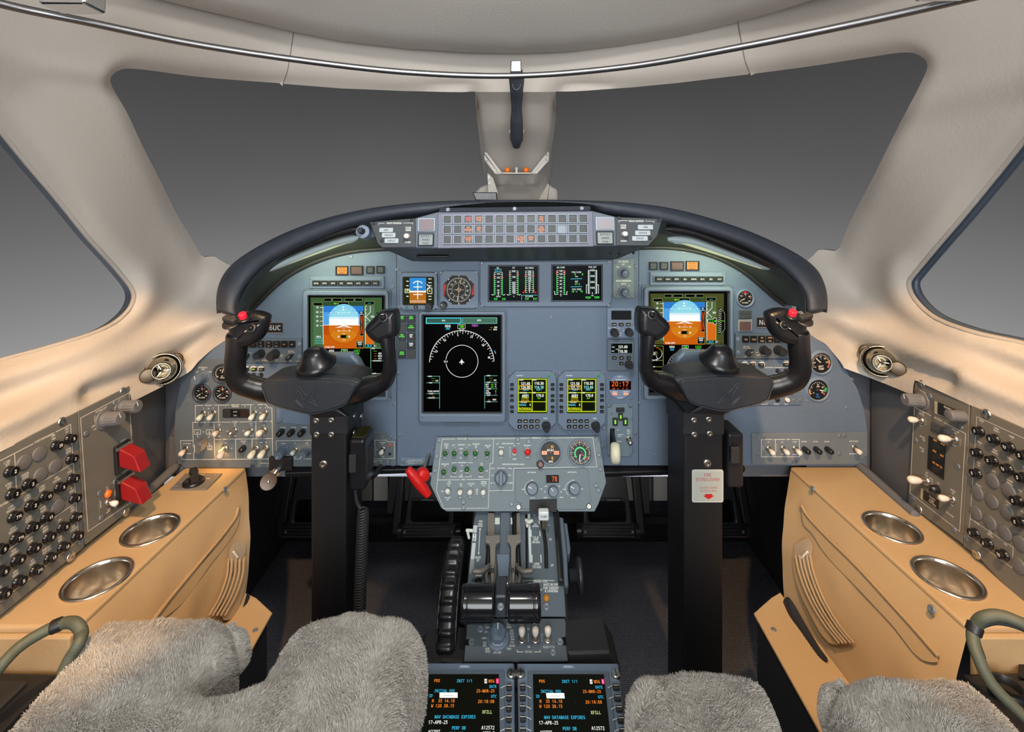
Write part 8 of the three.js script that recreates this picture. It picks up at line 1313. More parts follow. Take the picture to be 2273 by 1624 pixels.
  plate(t, 'temperature_plate', PPr, [[1072, 412], [1712, 404], [1728, 420], [1755, 700], [1738, 712], [1712, 730], [1700, 772], [1130, 768], [1118, 715], [1070, 705]], { map: cE, z: 0.004, t: 0.0025, mapK: kE, dens: 2800, col: '#6a777e', draw: (p) => { const T = (s, x, y, z = 17) => p.t(s, x, y, z, w, { sq: 0.72 }); T('CKPT TEMP SEL', 1219, 438); T('CABIN TEMP SEL', 1582, 436); for (const x of [1222, 1590]) { T('AUTO', x, 509); T('MANUAL', x + 4, 665); T('HOT', x + 82, 588); T('COLD', x - 78, 590); p.arc(w, 4, x, 585, 68, 2.2, 4.5); } T('CKPT', 1346, 565, 15); T('CAB', 1466, 563, 15); T('SEL', 1338, 613, 15); T('SEL', 1484, 613, 15); T('SUPPLY', 1342, 667, 15); T('SUPPLY', 1486, 665, 15); } });
  for (const x of [1222, 1600]) knob(t, PPr, cE(x, 582), { r: 0.0122, h: 0.012, z: 0.0065, skirt: 0, ribs: 0, turn: 1.1 }); knob(t, PPr, cE(1410, 608), { r: 0.0105, h: 0.012, z: 0.0065, ribs: 0, turn: 0.6 });
  plate(t, 'readout_frame', PPr, [[1346, 462], [1464, 462], [1464, 534], [1346, 534]], { map: cE, z: 0.0065, t: 0.0015, mat: M.blackGloss });
  screen(t, 'readout_screen', PPr, 1352, 466, 1460, 530, { map: cE, mapK: kE, z: 0.0084, col: '#0d0503', dens: 5200, draw: (p) => { p.t('8', 1370, 498, 56, '#2a1410', { font: 'monospace', sq: 0.8 }); p.t('78', 1424, 498, 60, '#ff6a20', { font: 'monospace', sq: 0.85 }); } });
  plate(t, 'slot_block', PPr, [[1200, 688], [1445, 680], [1445, 795], [1200, 795]], { map: cE, z: 0.004, t: 0.006, mat: M.blackMatte });
  // gauges in this panel
  const g1 = dial('round cabin altitude selector with amber readouts', PPr, cE(1388, 258), 0.0205, (p) => { p.r('#2a1a06', -40, -66, 36, -32); p.t('31', 20, -48, 34, '#ffb020', { font: 'monospace' }); p.t('SET ALT', 0, -18, 24, '#e8dccb'); for (const [x, s] of [[-62, 'FL'], [60, 'EXER']]) { p.arc('#e8906a', 0, x, 4, 16, 0, 6.29); p.r('#e8906a', x - 26, -12, x + 26, 20); p.t(s, x, 5, 22, '#4a1c10'); } p.arc('#e8906a', 0, 0, 2, 4, 0, 6.29); p.r('#2a1a06', -38, 34, 38, 68); p.t('0', 16, 52, 34, '#ffb020', { font: 'monospace' }); p.t('RATE', 0, 82, 22, '#e8dccb'); }, { z: 0.004, rim: M.ringBlue, bez: 0.003, lit: 0.6 });
  { const [u, v] = PPr.uv(cE(1295, 365), 0.006); mesh('set_knob', lathe([[0.0052, 0], [0.0052, 0.016], [0.0042, 0.018], [0, 0.018]], 18), std(lin(0.22, 0.12, 0.10), 0.4), g1[0]).position.set(u, v, 0.006); mesh('knob_base', lathe([[0.0075, 0], [0.0075, 0.003], [0, 0.003]], 20), M.knobDark, g1[0]).position.set(u, v, 0.004); }
  const g2 = dial('round cabin pressure gauge with a green scale ring', PPr, cE(1655, 262), 0.0228, (p) => { for (let a = 0; a < 360; a += 10) p.tick('#e8e0d0', a % 30 ? 3 : 5, 0, 0, 92, 76, a * Math.PI / 180); p.arc('#3ac878', 12, 0, 6, 48, 2.4, 7.4); p.arc('#d83028', 12, 0, 0, 62, 0.6, 1.0); p.t('3', 10, -2, 24, '#e8dccb'); p.t('FEET', 4, 62, 18, '#5a90d8'); for (let a = 30; a < 340; a += 30) p.t(String(Math.round(a / 60)), 66 * Math.cos(a * 0.01745), 66 * Math.sin(a * 0.01745), 14, '#e8e0d0'); p.arc('#c8906a', 4, 0, 0, 97, 3.6, 5.8); }, { z: 0.004, rim: M.ringBlue, bez: 0.003, lit: 0.25 }); needle(g2[1], 0.0228, 2.95, M.white, 0.75); needle(g2[1], 0.0228, -2.3, M.red, 0.4);
  screws(t, PPr, cE, [[387, 152], [1092, 143], [1192, 160], [1800, 140], [362, 295], [1822, 280], [348, 422], [1835, 408], [1797, 555], [1820, 600], [603, 704], [605, 757], [1037, 722], [1170, 480], [1640, 480], [1170, 668], [1657, 666]], 0.004, 1.3); screws(t, PPr, cE, [[1098, 443], [1703, 440], [1100, 752], [1736, 745]], 0.0045, 1.4, M.steelSoft);
}
const PQ = new Pl(at(1040, 1370, 0.745), at(1260, 1370, 0.745), at(1040, 1135, 0.90));
{
  const t = thing('throttle_quadrant', 'blue grey centre throttle quadrant with two large black cylindrical grips', 'throttle quadrant'); PQ.place(t);
  const inv = () => { t.updateMatrixWorld(true); return t.matrixWorld.clone().invert(); }, IM = inv(), q = (x, y, h = 0) => { const [u, v] = PQ.uv(cF(x, y), h); return V3(u, v, h); };
  const w = '#dfe2dc';
  plate(t, 'top_plate', PQ, [[525, 65], [1290, 65], [1325, 140], [1365, 500], [1405, 780], [1425, 1115], [415, 1115], [450, 690], [490, 250]], { map: cF, t: 0.003, mapK: kF, dens: 3200, col: '#56626b', draw: (p) => {
    const T = (s, x, y, z = 26) => p.t(s, x, y, z, w, { sq: 0.72 });
    T('TRIM', 572, 165, 22); T('NOSE', 570, 190, 22); T('DOWN', 567, 212, 22); p.l(w, 6, [566, 240], [552, 490]); p.f(w, [566, 228], [556, 248], [578, 248]); p.f(w, [552, 500], [542, 478], [564, 478]); T('NOSE', 546, 528, 28); T('UP', 544, 556, 28); T('BRAKE', 552, 702, 24); p.f('#c9cfd2', [500, 205], [538, 205], [532, 278], [494, 278]); p.f('#dfe3e4', [494, 288], [530, 288], [526, 362], [490, 362]); p.t('T', 512, 308, 36, '#1a1c1e'); p.t('O', 508, 342, 36, '#1a1c1e'); p.f('#c9cfd2', [488, 380], [524, 380], [510, 545], [472, 545]); p.f('#8c949a', [470, 548], [510, 548], [500, 685], [460, 685]);
    p.f('#c9d3cf', [1044, 90], [1068, 90], [1072, 250], [1082, 250], [1084, 320], [1075, 320], [1080, 500], [1092, 500], [1092, 578], [1060, 578]); T('UP', 1108, 108, 18); T('T.O.', 1120, 195, 22); T('200 KIAS', 1120, 214, 22); T('T.O. &', 1122, 325, 28); T('APPR', 1124, 350, 26); T('200 KIAS', 1126, 374, 26); T('LAND', 1133, 592, 28); T('175 KIAS', 1134, 622, 28); for (const [x, a, b] of [[1158, 160, 192], [1166, 258, 318], [1176, 498, 578]]) p.l(w, 8, [x - 2, a], [x + 2, b]); T('7°', 1258, 206, 24); T('15°', 1272, 348, 26); T('35°', 1290, 605, 26);
    p.l(w, 5, [996, 795], [998, 758], [1100, 758]); p.l(w, 5, [1245, 758], [1310, 758]); T('ENGINE SYNC', 1172, 763, 28); T('MUST BE OFF', 1275, 800, 30); T('FOR TAKEOFF', 1276, 832, 30); T('& LANDING', 1280, 862, 30); T('OFF', 1172, 850, 24);
  } });
  // slots
  const slot = (pts, r, name, m = M.blackGloss) => mesh(name, tube(pts.map(([x, y]) => { const p = q(x, y, 0.003); p.z = 0.0022; return p; }), r, 30, 8), m, t);
  slot([[1030, 100], [1032, 300], [1036, 640]], 0.0026, 'brake_slot'); slot([[1188, 150], [1202, 260], [1222, 400], [1230, 640]], 0.0040, 'flap_slot'); slot([[680, 90], [672, 300], [650, 700]], 0.0075, 'throttle_slot'); slot([[915, 90], [925, 300], [945, 700]], 0.0075, 'throttle_slot');
  { const bar = (pts, h0, h1, m, name, bev = 0.001) => { const P = pts.map(([x, y]) => PQ.uv(cF(x, y), h1)); return mesh(name, extr(P, h0, h1, bev, [], 2), m, t); };
    bar([[775, 70], [862, 70], [868, 500], [760, 520]], 0.003, 0.012, M.bezelDark, 'centre_rib'); bar([[715, 125], [765, 125], [765, 190], [712, 190]], 0.003, 0.006, M.mint, 'detent_window'); bar([[872, 125], [930, 125], [932, 190], [872, 190]], 0.003, 0.006, M.mint, 'detent_window');
    bar([[640, 75], [712, 80], [712, 300], [640, 300]], 0.003, 0.010, M.throttle, 'lever_cover'); bar([[932, 80], [965, 75], [978, 300], [930, 300]], 0.003, 0.010, M.throttle, 'lever_cover');
    bar([[620, 300], [768, 294], [766, 362], [735, 382], [722, 420], [715, 620], [700, 800], [676, 800], [668, 620], [664, 420], [655, 384], [618, 366]], 0.022, 0.030, M.throttle, 'reverser_lever', 0.002); bar([[838, 294], [975, 294], [978, 362], [938, 384], [925, 420], [920, 620], [912, 800], [888, 800], [876, 620], [872, 420], [862, 382], [834, 362]], 0.022, 0.030, M.throttle, 'reverser_lever', 0.002);
    bar([[735, 490], [862, 490], [860, 570], [845, 800], [755, 800], [738, 570]], 0.003, 0.016, M.bezel, 'centre_bracket'); bar([[756, 712], [840, 708], [842, 782], [756, 785]], 0.016, 0.018, M.black, 'cutoff_tag');
    for (const pts of [[[662, 600], [630, 700], [640, 800]], [[720, 560], [712, 700], [690, 800]], [[876, 580], [880, 700], [870, 800]], [[930, 600], [965, 700], [950, 800]]]) mesh('lever_arm', capped(pts.map(([x, y], i) => q(x, y, 0.010 + i * 0.010)), 0.003, 20, 8), M.throttle, t);
    for (const [a, b, c] of [[[640, 625], [580, 665], [505, 668]], [[955, 640], [1000, 668], [1080, 662]]]) mesh('finger_lift', capped([q(...a, 0.022), q(...b, 0.030), q(...c, 0.032)], 0.0042, 24, 10), M.throttle, t);
    for (const [x, y] of [[690, 660], [895, 655]]) mesh('lever_bolt', lathe([[0.004, 0], [0.004, 0.004], [0.002, 0.010], [0, 0.011]], 12), M.steel, t).position.copy(q(x, y, 0.031));
    for (const [x, y] of [[742, 795], [838, 795]]) mesh('roller', new THREE.SphereGeometry(0.006, 14, 10), M.nickel, t).position.copy(q(x, y, 0.026));
    // throttle grips: two black drums
    const drum = (x0, x1) => { const a = at(...cF(x0, 985), 0.705), b = at(...cF(x1, 985), 0.705), L = b.x - a.x, g = new THREE.LatheGeometry([[0, 0], [0.0225, 0], [0.0248, 0.002], [0.0248, 0.008], [0.0240, 0.009], [0.0240, 0.011], [0.0250, 0.012], [0.0250, L - 0.004], [0.0240, L - 0.001], [0.0225, L], [0, L]].map(([r, y]) => V2(Math.max(r, 1e-5), y)), 48); g.rotateZ(x0 < 700 ? -Math.PI / 2 : Math.PI / 2); g.translate(x0 < 700 ? a.x : b.x, a.y, a.z); g.applyMatrix4(IM); mesh('throttle_grip', g, M.drum, t); };
    drum(378, 712); drum(843, 1168);
    { const a = at(...cF(775, 960), 0.71); const g = rbox(0.019, 0.036, 0.040, 0.004).translate(a.x, a.y - 0.002, a.z - 0.010); g.applyMatrix4(IM); mesh('grip_spacer', g, M.rimDark, t); const p = at(...cF(772, 1018), 0.682).applyMatrix4(IM); const s2 = screw(t, p.x, p.y, p.z, 1.5); }
    for (const x of [585, 960]) { const p = at(...cF(x, 1130), 0.695).applyMatrix4(IM); mesh('grip_button', new THREE.SphereGeometry(0.006, 14, 10), M.nickel, t).position.copy(p); }
    // flap lever
    const fk = at(...cF(1202, 95), 0.845), g = rbox(0.0195, 0.017, 0.014, 0.003), cv = canvas(256, 220), cx = cv.getContext('2d'); cx.fillStyle = '#d9dde0'; cx.fillRect(0, 0, 256, 220); printer(cx, (z) => z, 1).t('FLAP', 128, 110, 72, '#23262a', { sq: 0.9 });
    planar(g, -0.00975, -0.0085, 0.00975, 0.0085); const fm = mesh('flap_handle', g, new THREE.MeshStandardMaterial({ map: canvasTex(cv), roughness: 0.4 }), t); fm.position.copy(fk).applyMatrix4(IM); fm.quaternion.copy(t.quaternion.clone().invert());
    const st = at(...cF(1205, 260), 0.872).applyMatrix4(IM); mesh('flap_stem', capped([fm.position.clone(), st], 0.0032, 8, 10), std(lin(0.20, 0.13, 0.07), 0.5), t);
    // speed brake lever
    mesh('speed_brake_tab', capped([q(1030, 155, 0.012), q(1058, 172, 0.014), q(1084, 160, 0.014)], 0.0034, 14, 10), M.mint, t); mesh('speed_brake_stem', capped([q(1032, 165, 0.003), q(1040, 210, 0.012)], 0.003, 8, 8), M.mint, t);
    mesh('trim_pointer', capped([q(435, 255, 0.012), q(488, 258, 0.012)], 0.0030, 8, 8), M.mint, t); mesh('trim_stem', capped([q(440, 262, 0.012), q(455, 330, 0.004)], 0.0026, 8, 8), M.mint, t);
    // tall black guide plate beside the flap slot
    const gp = []; const Lp = [[1315, -60], [1330, 200], [1345, 450], [1362, 770]]; bar([[1296, -30], [1350, -40], [1378, 300], [1398, 540], [1408, 768], [1352, 764], [1336, 500], [1316, 250]], 0.003, 0.020, M.blackGloss, 'flap_guide', 0.004); bar([[1352, 110], [1400, 130], [1440, 500], [1452, 800], [1430, 830], [1405, 780], [1385, 500]], -0.02, 0.010, M.bezelDark, 'side_cheek', 0.003); bar([[1405, 170], [1440, 180], [1475, 430], [1465, 490], [1440, 480]], -0.02, 0.012, M.bezelDark, 'cheek_boss', 0.004);
    const fd = mesh('friction_knob', (() => { const g = new THREE.LatheGeometry([[0, 0], [0.010, 0], [0.010, 0.012], [0.026, 0.014], [0.027, 0.016], [0.027, 0.020], [0.025, 0.022], [0, 0.022]].map(([r, y]) => V2(Math.max(r, 1e-5), y)), 50); g.rotateZ(-Math.PI / 2); const p = at(...cF(1460, 705), 0.80); g.translate(p.x, p.y, p.z); return g.applyMatrix4(IM); })(), M.knobDark, t);
    { const p = q(1230, 935, 0.003); mesh('sync_light', lathe([[0.0052, 0], [0.0052, 0.002], [0.0038, 0.004], [0, 0.0045]], 20), std(lin(0.55, 0.22, 0.02), 0.35), t).position.copy(p); screw(t, ...q(1230, 1015, 0.003).toArray(), 1.8); const b = q(548, 770, 0.003); mesh('brake_button', lathe([[0.005, 0], [0.005, 0.004], [0, 0.005]], 16), M.black, t).position.copy(b); }
  }
  // body under the plates
  const prof = [[0.60, 0.001], [0.60, E - 0.70], [0.692, E - 0.70], [0.745, E - 0.672], [0.90, E - 0.60], [0.93, E - 0.56], [1.02, E - 0.56], [1.02, 0.001]], bg = extr(prof, -0.078, 0.095, 0.003); bg.rotateY(Math.PI / 2); bg.applyMatrix4(new THREE.Matrix4().makeTranslation(0, 0, 0)); bg.applyMatrix4(IM); mesh('pedestal_body', bg, M.blackMatte, t);
}
{ // trim wheel
  const t = thing('trim_wheel', 'large black ribbed pitch trim wheel left of the throttle quadrant', 'wheel'); t.position.set(-0.104, E - 0.70, -0.80);
  const R = 0.108, n = 34, W = 0.0145;
  const g = grid(n * 12, 12, (u, v) => { const a = u * Math.PI * 2, ph = (u * n) % 1, ridge = Math.exp(-(((ph - 0.5) / 0.20) ** 4)), s = v * 2 - 1, r = R - 0.004 + 0.005 * ridge - 0.010 * Math.abs(s) ** 5; return V3(s * W * (1 + 0.10 * ridge * 0), Math.sin(a) * r, Math.cos(a) * r); }, true);
  mesh('wheel_rim', g, M.blackGloss, t); for (const s of [-1, 1]) mesh('wheel_disc', new THREE.CylinderGeometry(R - 0.012, R - 0.012, 0.004, 60).rotateZ(Math.PI / 2).translate(s * (W - 0.001), 0, 0), M.black, t);
}
const PT = new Pl(at(1040, 1468, 0.69), at(1250, 1468, 0.69), at(1040, 1375, 0.742));
{
  const t = thing('test_selector_panel', 'dark grey panel with a round test selector and three landing light toggles', 'panel'); PT.place(t); const w = '#d8d8ce';
  plate(t, 'face_plate', PT, [[435, 1190], [510, 1175], [530, 1135], [1412, 1135], [1425, 1180], [1425, 1310], [1345, 1330], [1330, 1395], [1430, 1405], [1446, 1562], [405, 1568], [418, 1400], [500, 1398], [505, 1340], [428, 1330]], { map: cF, t: 0.004, mapK: kF, dens: 3200, col: '#4c555c', draw: (p) => {
    const T = (s, x, y, z = 27, a) => p.t(s, x, y, z, w, { sq: 0.72, b: false }); T('TEST', 650, 1184); T('OFF', 750, 1194); T('SPARE', 645, 1230); T('AVN', 625, 1274); T('ANNU', 608, 1334); T('ANTI', 614, 1380); T('SKID', 612, 1408); T('OVER', 640, 1442); T('SPEED', 642, 1470); T('W/S TEMP', 742, 1478); T('FIRE', 852, 1196); T('WARN', 855, 1226); T('LDG', 882, 1260); T('GEAR', 882, 1288); T('BATT', 890, 1318); T('TEMP', 890, 1346); T('STICK', 888, 1378); T('SHAKER', 888, 1410); T('T/REV', 855, 1442);
    for (let i = 0; i < 12; i++) p.tick(w, 4, 745, 1325, 88, 110, i * Math.PI / 6 + 0.26); T('LANDING LIGHTS', 1048, 1184); p.l(w, 5, [938, 1205], [938, 1184], [962, 1184]); p.l(w, 5, [1138, 1184], [1160, 1184], [1160, 1205]); T('L', 978, 1244); T('ON', 1050, 1244); T('R', 1118, 1242); T('PULSE LT', 1246, 1242); for (const x of [1050, 1186]) 'OFF'.split('').forEach((c, i) => T(c, x, 1302 + i * 30)); T('ON', 1054, 1422); T('PULSE LT TCAS', 1256, 1424); p.l(w, 6, [938, 1450], [938, 1472], [1000, 1472]); p.l(w, 6, [1110, 1472], [1170, 1472], [1170, 1448]); T('REC/TAXI', 1054, 1472);
  } });
  knob(t, PT, cF(745, 1325), { r: 0.0140, h: 0.014, z: 0.004, skirt: 0.0180, ribs: 12, mat: M.knobGrey });
  for (const x of [985, 1120, 1245]) toggle(t, PT, cF(x, 1352), { z: 0.004, tip: M.pink, k: 1.05, tilt: 0.35, len: 0.95 });
  screws(t, PT, cF, [[570, 1240], [1295, 1475]], 0.004, 1.5); screws(t, PT, cF, [[485, 1370], [1365, 1370]], 0.002, 1.6); screws(t, PT, cF, [[586, 1190]], 0.004, 1, M.black);
}
// flight management units
const PCd = new Pl(at(1040, 1624, 0.583), at(1250, 1624, 0.583), at(1040, 1470, 0.672));
[[0, 'left'], [1, 'right']].forEach(([s, w]) => {
  const t = thing('flight_computer', w + ' of two flight computer units with orange and cyan text', 'computer'); PCd.place(t);
  const X = (x, y) => { const k = (y - 235) / 540; if (!s) return [x, y]; return [lerp((x - 305) / 650 * (1935 - 1275) + 1275, (x - 235) / 730 * (1995 - 1285) + 1285, clamp(k, -1, 2)), y + 5]; };
  const m = (x, y) => cZ(...X(x, y)); const px = (pts) => pts;
  const out = s ? [[1130, 125], [2062, 125], [2076, 140], [2200, 1500], [1155, 1500]] : [[215, 122], [1092, 122], [1100, 135], [1110, 1500], [-60, 1500], [195, 140]];
  plate(t, 'bezel', PCd, out, { map: cZ, z: -0.02, t: 0.020, mat: M.bezel, bev: 0.002 });
  const sq = s ? [[1275, 235], [1938, 235], [2050, 1300], [1290, 1300]] : [[305, 235], [957, 235], [975, 1300], [170, 1300]], fr = s ? [[1225, 205], [1985, 205], [2130, 1400], [1245, 1400]] : [[250, 200], [1010, 200], [1030, 1400], [105, 1400]];
  plate(t, 'screen_frame', PCd, fr, { map: cZ, z: 0, t: 0.003, mat: M.bezelDark, bev: 0.0012 });
  const scr = plate(t, 'screen', PCd, sq, { map: cZ, z: 0.003, t: 0.0008, bev: 0, mapK: kZ, dens: 6500, col: '#0a0a05', draw: (p) => {
    const q = p.on((x, y) => m(x, y)), O = '#ff8a28', C = '#38c0e8', W = '#f4f4f0', T = (a, x, y, c, z = 46, al = 'center') => q.t(a, x, y, z, c, { font: 'monospace', sq: 0.86, a: al });
    T('POS', 380, 296, O); T('INIT 1/1', 636, 298, C); q.r(W, 822, 278, 846, 320); T('H', 834, 300, '#111', 40); T('MSG', 888, 300, O); q.r('#ff2a78', 930, 274, 956, 322); T('I', 943, 299, W, 40); T('DATE', 902, 350, C, 42); T('INITIAL POS', 450, 390, C, 42); T('25-MAR-25', 832, 392, O); T('ID', 320, 436, C, 42); q.r(W, 402, 405, 572, 456); T('------', 488, 432, '#666', 36); T('UTC', 910, 442, C, 42); T('N  35 14.18', 438, 484, O, 46); T('20:18:08', 838, 490, O); T('W 120 38.15', 432, 530, O, 46); T('XFILL', 848, 588, '#cfe890', 44); T('NAV DATABASE EXPIRES', 548, 634, C, 44); T('17-APR-25', 388, 684, W, 46); T('PERF DB', 582, 738, C, 42); T('A12572', 855, 735, W, 46); T('←ACCEPT', 345, 772, W, 42); T('ENG HRS', 560, 790, C, 42); T('1820.0', 860, 785, W, 42);
  } });
  scr.material = new THREE.MeshPhysicalMaterial({ color: 0x060604, specularIntensity: 0.25, roughness: 0.3, emissive: 0xffffff, emissiveMap: scr.material.map, emissiveIntensity: 1 });
  const L = s ? [[1180, 340], [1180, 438], [1180, 535], [1182, 635], [1182, 742]] : [[188, 338], [170, 430], [152, 532], [138, 632], [120, 738]], Rr = s ? [[2052, 340], [2066, 442], [2082, 542], [2098, 645], [2115, 748]] : [[1053, 342], [1051, 440], [1050, 538], [1050, 640], [1048, 745]];
  for (const [x, y] of [...L, ...Rr]) { pushKey(t, 'line_key', PCd, x - 27, y - 24, x + 27, y + 24, { map: cZ, z: 0, h: 0.005, mat: M.blackMatte, r: 0.002 }); const [u, v] = PCd.uv(cZ(x, y - 4), 0.0052); mesh('key_line', new THREE.BoxGeometry(0.0075, 0.0006, 0.0004).translate(u, v, 0.0053), M.pink, t); }
  const tick = (x0, y0, x1, y1) => { const a = PCd.uv(cZ(x0, y0), 0.003), b = PCd.uv(cZ(x1, y1), 0.003), d = Math.hypot(b[0] - a[0], b[1] - a[1]); const g = new THREE.BoxGeometry(d, 0.0006, 0.0004); g.rotateZ(Math.atan2(b[1] - a[1], b[0] - a[0])); g.translate((a[0] + b[0]) / 2, (a[1] + b[1]) / 2, 0.0033); mesh('line_mark', g, M.white, t); };
  L.forEach(([x, y]) => tick(x + 36, y + 2, x + 78, y + 24)); Rr.forEach(([x, y]) => tick(x - 36, y + 2, x - 78, y + 22));
  for (const [x, y] of s ? [[1160, 240], [2050, 245]] : [[190, 235], [1072, 242]]) { const [u, v] = PCd.uv(cZ(x, y), 0); const k = mesh('quarter_turn_screw', keep('dzus', () => lathe([[0.0068, 0], [0.0068, 0.003], [0.0055, 0.0045], [0, 0.0045]], 20)), M.steel, t); k.position.set(u, v, 0); const sl = mesh('screw_slot', keep('dslot', () => new THREE.BoxGeometry(0.0012, 0.010, 0.0006)), M.black, t); sl.position.set(u, v, 0.0046); }
  pushKey(t, 'name_strip', PCd, ...(s ? [1540, 148, 1668, 176] : [575, 146, 698, 174]), { map: cZ, z: -0.0006, h: 0.001, text: 'UNIVERSAL', ts: 20, col: '#e4e8ea', base: '#73829b' });
});
{ // black covers beside the pedestal
  for (const [s, pts, l] of [[1, [[1258, 1435], [1350, 1432], [1374, 1470], [1374, 1490], [1258, 1490]], 'low black cover block right of the test selector panel'], [-1, [[925, 1475], [935, 1462], [985, 1450], [1030, 1455], [1035, 1490], [925, 1490]], 'low black cover block under the trim wheel']]) { const t = thing('cover_block', l, 'cover'), P = pts.map(([x, y]) => { const p = at(x, y, 0.70); return [p.x, p.y]; }); mesh('cover_body', extr(P, -0.05, 0.01, 0.003).translate(0, 0, -0.70), M.blackMatte, t); mesh('cover_foot', rbox(0.05, P[0][1] - 0.13, 0.05, 0.004).translate((P[0][0] + P[2][0]) / 2, (P[0][1] - 0.13) / 2 + 0.08, -0.725), M.black, t); }
}
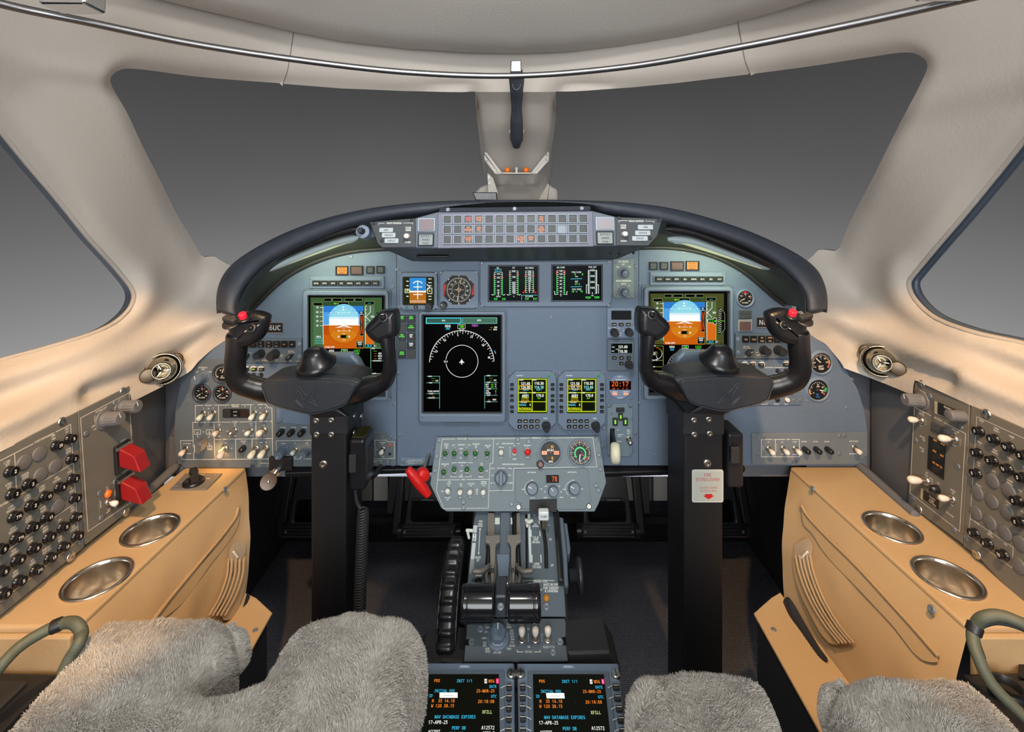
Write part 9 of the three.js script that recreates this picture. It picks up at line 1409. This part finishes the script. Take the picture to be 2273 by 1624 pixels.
// ---------------------------------------------------------------- sheepskin seats
function seat(s, silh, label, flapPts) {
  const H = 0.50, t = thing('pilot_seat', label, 'seat');
  const plan = smooth2(silh, 3, true).slice(0, -1).map(([x, y]) => { const Z = H * F / (y - HY); return [(x - CX) / F * Z, Z]; });
  const R = 0.032, top = (x, z) => {
    const [d] = nearest(plan, x, z), k = Math.min(d, R), e = R - Math.sqrt(Math.max(0, R * R - (R - k) ** 2));
    return E - H - e + 0.006 * noise.noise(x * 22, z * 22, s) + 0.0025 * noise.noise(x * 70, z * 70, s + 3) - 0.004 - 0.02 * sstep(0.12, 0.3, 0.62 - z) * 0;
  };
  const g = gridRegion(plan, [], 0.006, (x, z) => V3(x, top(x, z), -z));
  mesh('sheepskin_base', g, M.woolBase, t);
  const ring = grid(plan.length - 1, 6, (u, v) => { const [x, z] = plan[Math.round(u * (plan.length - 1))]; const c = plan.reduce((a, p) => [a[0] + p[0] / plan.length, a[1] + p[1] / plan.length], [0, 0]); const b = 0.003 * Math.sin(v * Math.PI); return V3(x + (x - c[0]) * b * 3, E - H - R - v * 0.07, -z - (z - c[1]) * b * 3); });
  mesh('cushion_side', ring, M.woolBase, t);
  const bb = box2(plan); mesh('seat_pan', rbox(bb[2] - bb[0] - 0.06, 0.08, 0.07, 0.01).translate((bb[0] + bb[2]) / 2, E - H - 0.13, -bb[1] - 0.045), M.kick, t); mesh('seat_leg', rbox(0.20, E - H - 0.17, 0.06, 0.01).translate((bb[0] + bb[2]) / 2, (E - H - 0.17) / 2, -bb[1] - 0.045), M.black, t);
  // fleece: short leaning locks
  const lock = (() => { const pos = [], idx = [], n = 4; for (let i = 0; i <= n; i++) { const k = i / n, w = 0.0003 * (1 - k * 0.75), y = k * 0.0048, b = 0.0016 * k * k; pos.push(-w, y, b, w, y, b); if (i < n) idx.push(2 * i, 2 * i + 1, 2 * i + 3, 2 * i, 2 * i + 3, 2 * i + 2); } const q = new THREE.BufferGeometry(); q.setAttribute('position', new THREE.Float32BufferAttribute(pos, 3)); q.setIndex(idx); q.computeVertexNormals(); return q; })();
  const N = 420000, im = new THREE.InstancedMesh(lock, M.wool, N), o = new THREE.Object3D(), c = new THREE.Color(); let k = 0;
  const flap = sweep(flapPts.map((p) => at(...p)), [0.006, 0.012, 0.012, 0.007], { nu: 14, nv: 24 }); mesh('sheepskin_flap', flap, M.woolBase, t);
  const tri = [g, ring, flap].map((q) => { const p = q.attributes.position, ix = q.index.array, A = []; let sum = 0; for (let i = 0; i < ix.length; i += 3) { const a = V3().fromBufferAttribute(p, ix[i]), b = V3().fromBufferAttribute(p, ix[i + 1]), d = V3().fromBufferAttribute(p, ix[i + 2]); sum += b.sub(a).cross(d.sub(a)).length() / 2; A.push(sum); } return { p, n: q.attributes.normal, ix, A, sum }; });
  const tot = tri[0].sum + tri[1].sum * 0.5 + tri[2].sum, a = V3(), b = V3(), d = V3(), nn = V3(), f = V3(), up = V3();
  for (let i = 0; i < N; i++) {
    const z = rnd() * tot, T = z < tri[0].sum ? tri[0] : z > tot - tri[2].sum ? tri[2] : tri[1], r = rnd() * T.sum; let lo = 0, hi = T.A.length - 1; while (lo < hi) { const m = (lo + hi) >> 1; if (T.A[m] < r) lo = m + 1; else hi = m; }
    let u = rnd(), v = rnd(); if (u + v > 1) { u = 1 - u; v = 1 - v; }
    a.fromBufferAttribute(T.p, T.ix[lo * 3]); b.fromBufferAttribute(T.p, T.ix[lo * 3 + 1]); d.fromBufferAttribute(T.p, T.ix[lo * 3 + 2]); const P = a.clone().multiplyScalar(1 - u - v).addScaledVector(b, u).addScaledVector(d, v);
    nn.fromBufferAttribute(T.n, T.ix[lo * 3]); if (T === tri[0] && nn.y < 0) nn.negate(); if (T === tri[1]) { const cx = (bb[0] + bb[2]) / 2, cz = -(bb[1] + bb[3]) / 2; if (nn.x * (P.x - cx) + nn.z * (P.z - cz) < 0) nn.negate(); }
    const fa = 5 * noise.noise(P.x * 9, P.z * 9, 2 + s) + 1.5 * noise.noise(P.x * 26, P.z * 26, 5); f.set(Math.cos(fa), -0.1, Math.sin(fa)); up.copy(nn).addScaledVector(f, 0.75 + 0.25 * rnd()).normalize();
    o.position.copy(P).addScaledVector(nn, -0.001); o.quaternion.setFromUnitVectors(V3(0, 1, 0), up); o.rotateY(rnd() * 6.28); const sc = 0.7 + 0.6 * rnd() + 0.3 * noise.noise(P.x * 40, P.z * 40, 9); o.scale.set(sc * 1.2, sc, sc); o.updateMatrix(); im.setMatrixAt(k, o.matrix);
    const q = 0.92 + 0.08 * rnd() + 0.08 * noise.noise(P.x * 28, P.z * 28, 4); c.setRGB(q, q, q * 0.99); im.setColorAt(k, c); k++;
  }
  im.count = k; im.name = 'fleece'; im.userData.kind = 'stuff'; shade(im); t.add(im);
}
seat(-1, [[-60, 1660], [27, 1575], [95, 1498], [136, 1449], [191, 1384], [245, 1350], [327, 1339], [436, 1338], [500, 1356], [522, 1388], [510, 1425], [480, 1450], [456, 1478], [446, 1496], [458, 1508], [505, 1508], [548, 1500], [574, 1482], [596, 1445], [625, 1402], [680, 1354], [730, 1338], [790, 1332], [860, 1338], [920, 1358], [940, 1388], [924, 1440], [893, 1560], [868, 1660], [850, 1800], [500, 1900], [-100, 1800]], 'grey sheepskin pilot seat cushion with a notch in its front edge', [[508, 1398, 0.560], [526, 1424, 0.558], [529, 1462, 0.554], [514, 1500, 0.552]]);
seat(1, [[1402, 1560], [1398, 1510], [1400, 1482], [1425, 1463], [1500, 1457], [1600, 1457], [1660, 1466], [1700, 1492], [1722, 1535], [1742, 1595], [1755, 1650], [1775, 1720], [1820, 1720], [1838, 1650], [1836, 1580], [1838, 1530], [1852, 1495], [1880, 1474], [1960, 1466], [2030, 1470], [2113, 1480], [2158, 1494], [2200, 1526], [2273, 1590], [2360, 1680], [2420, 1820], [1800, 1900], [1415, 1820], [1408, 1680]], 'grey sheepskin copilot seat cushion right of the flight computers', [[1868, 1526, 0.492], [1850, 1552, 0.488], [1845, 1592, 0.480], [1852, 1650, 0.472]]);
renderer.render(scene, camera);
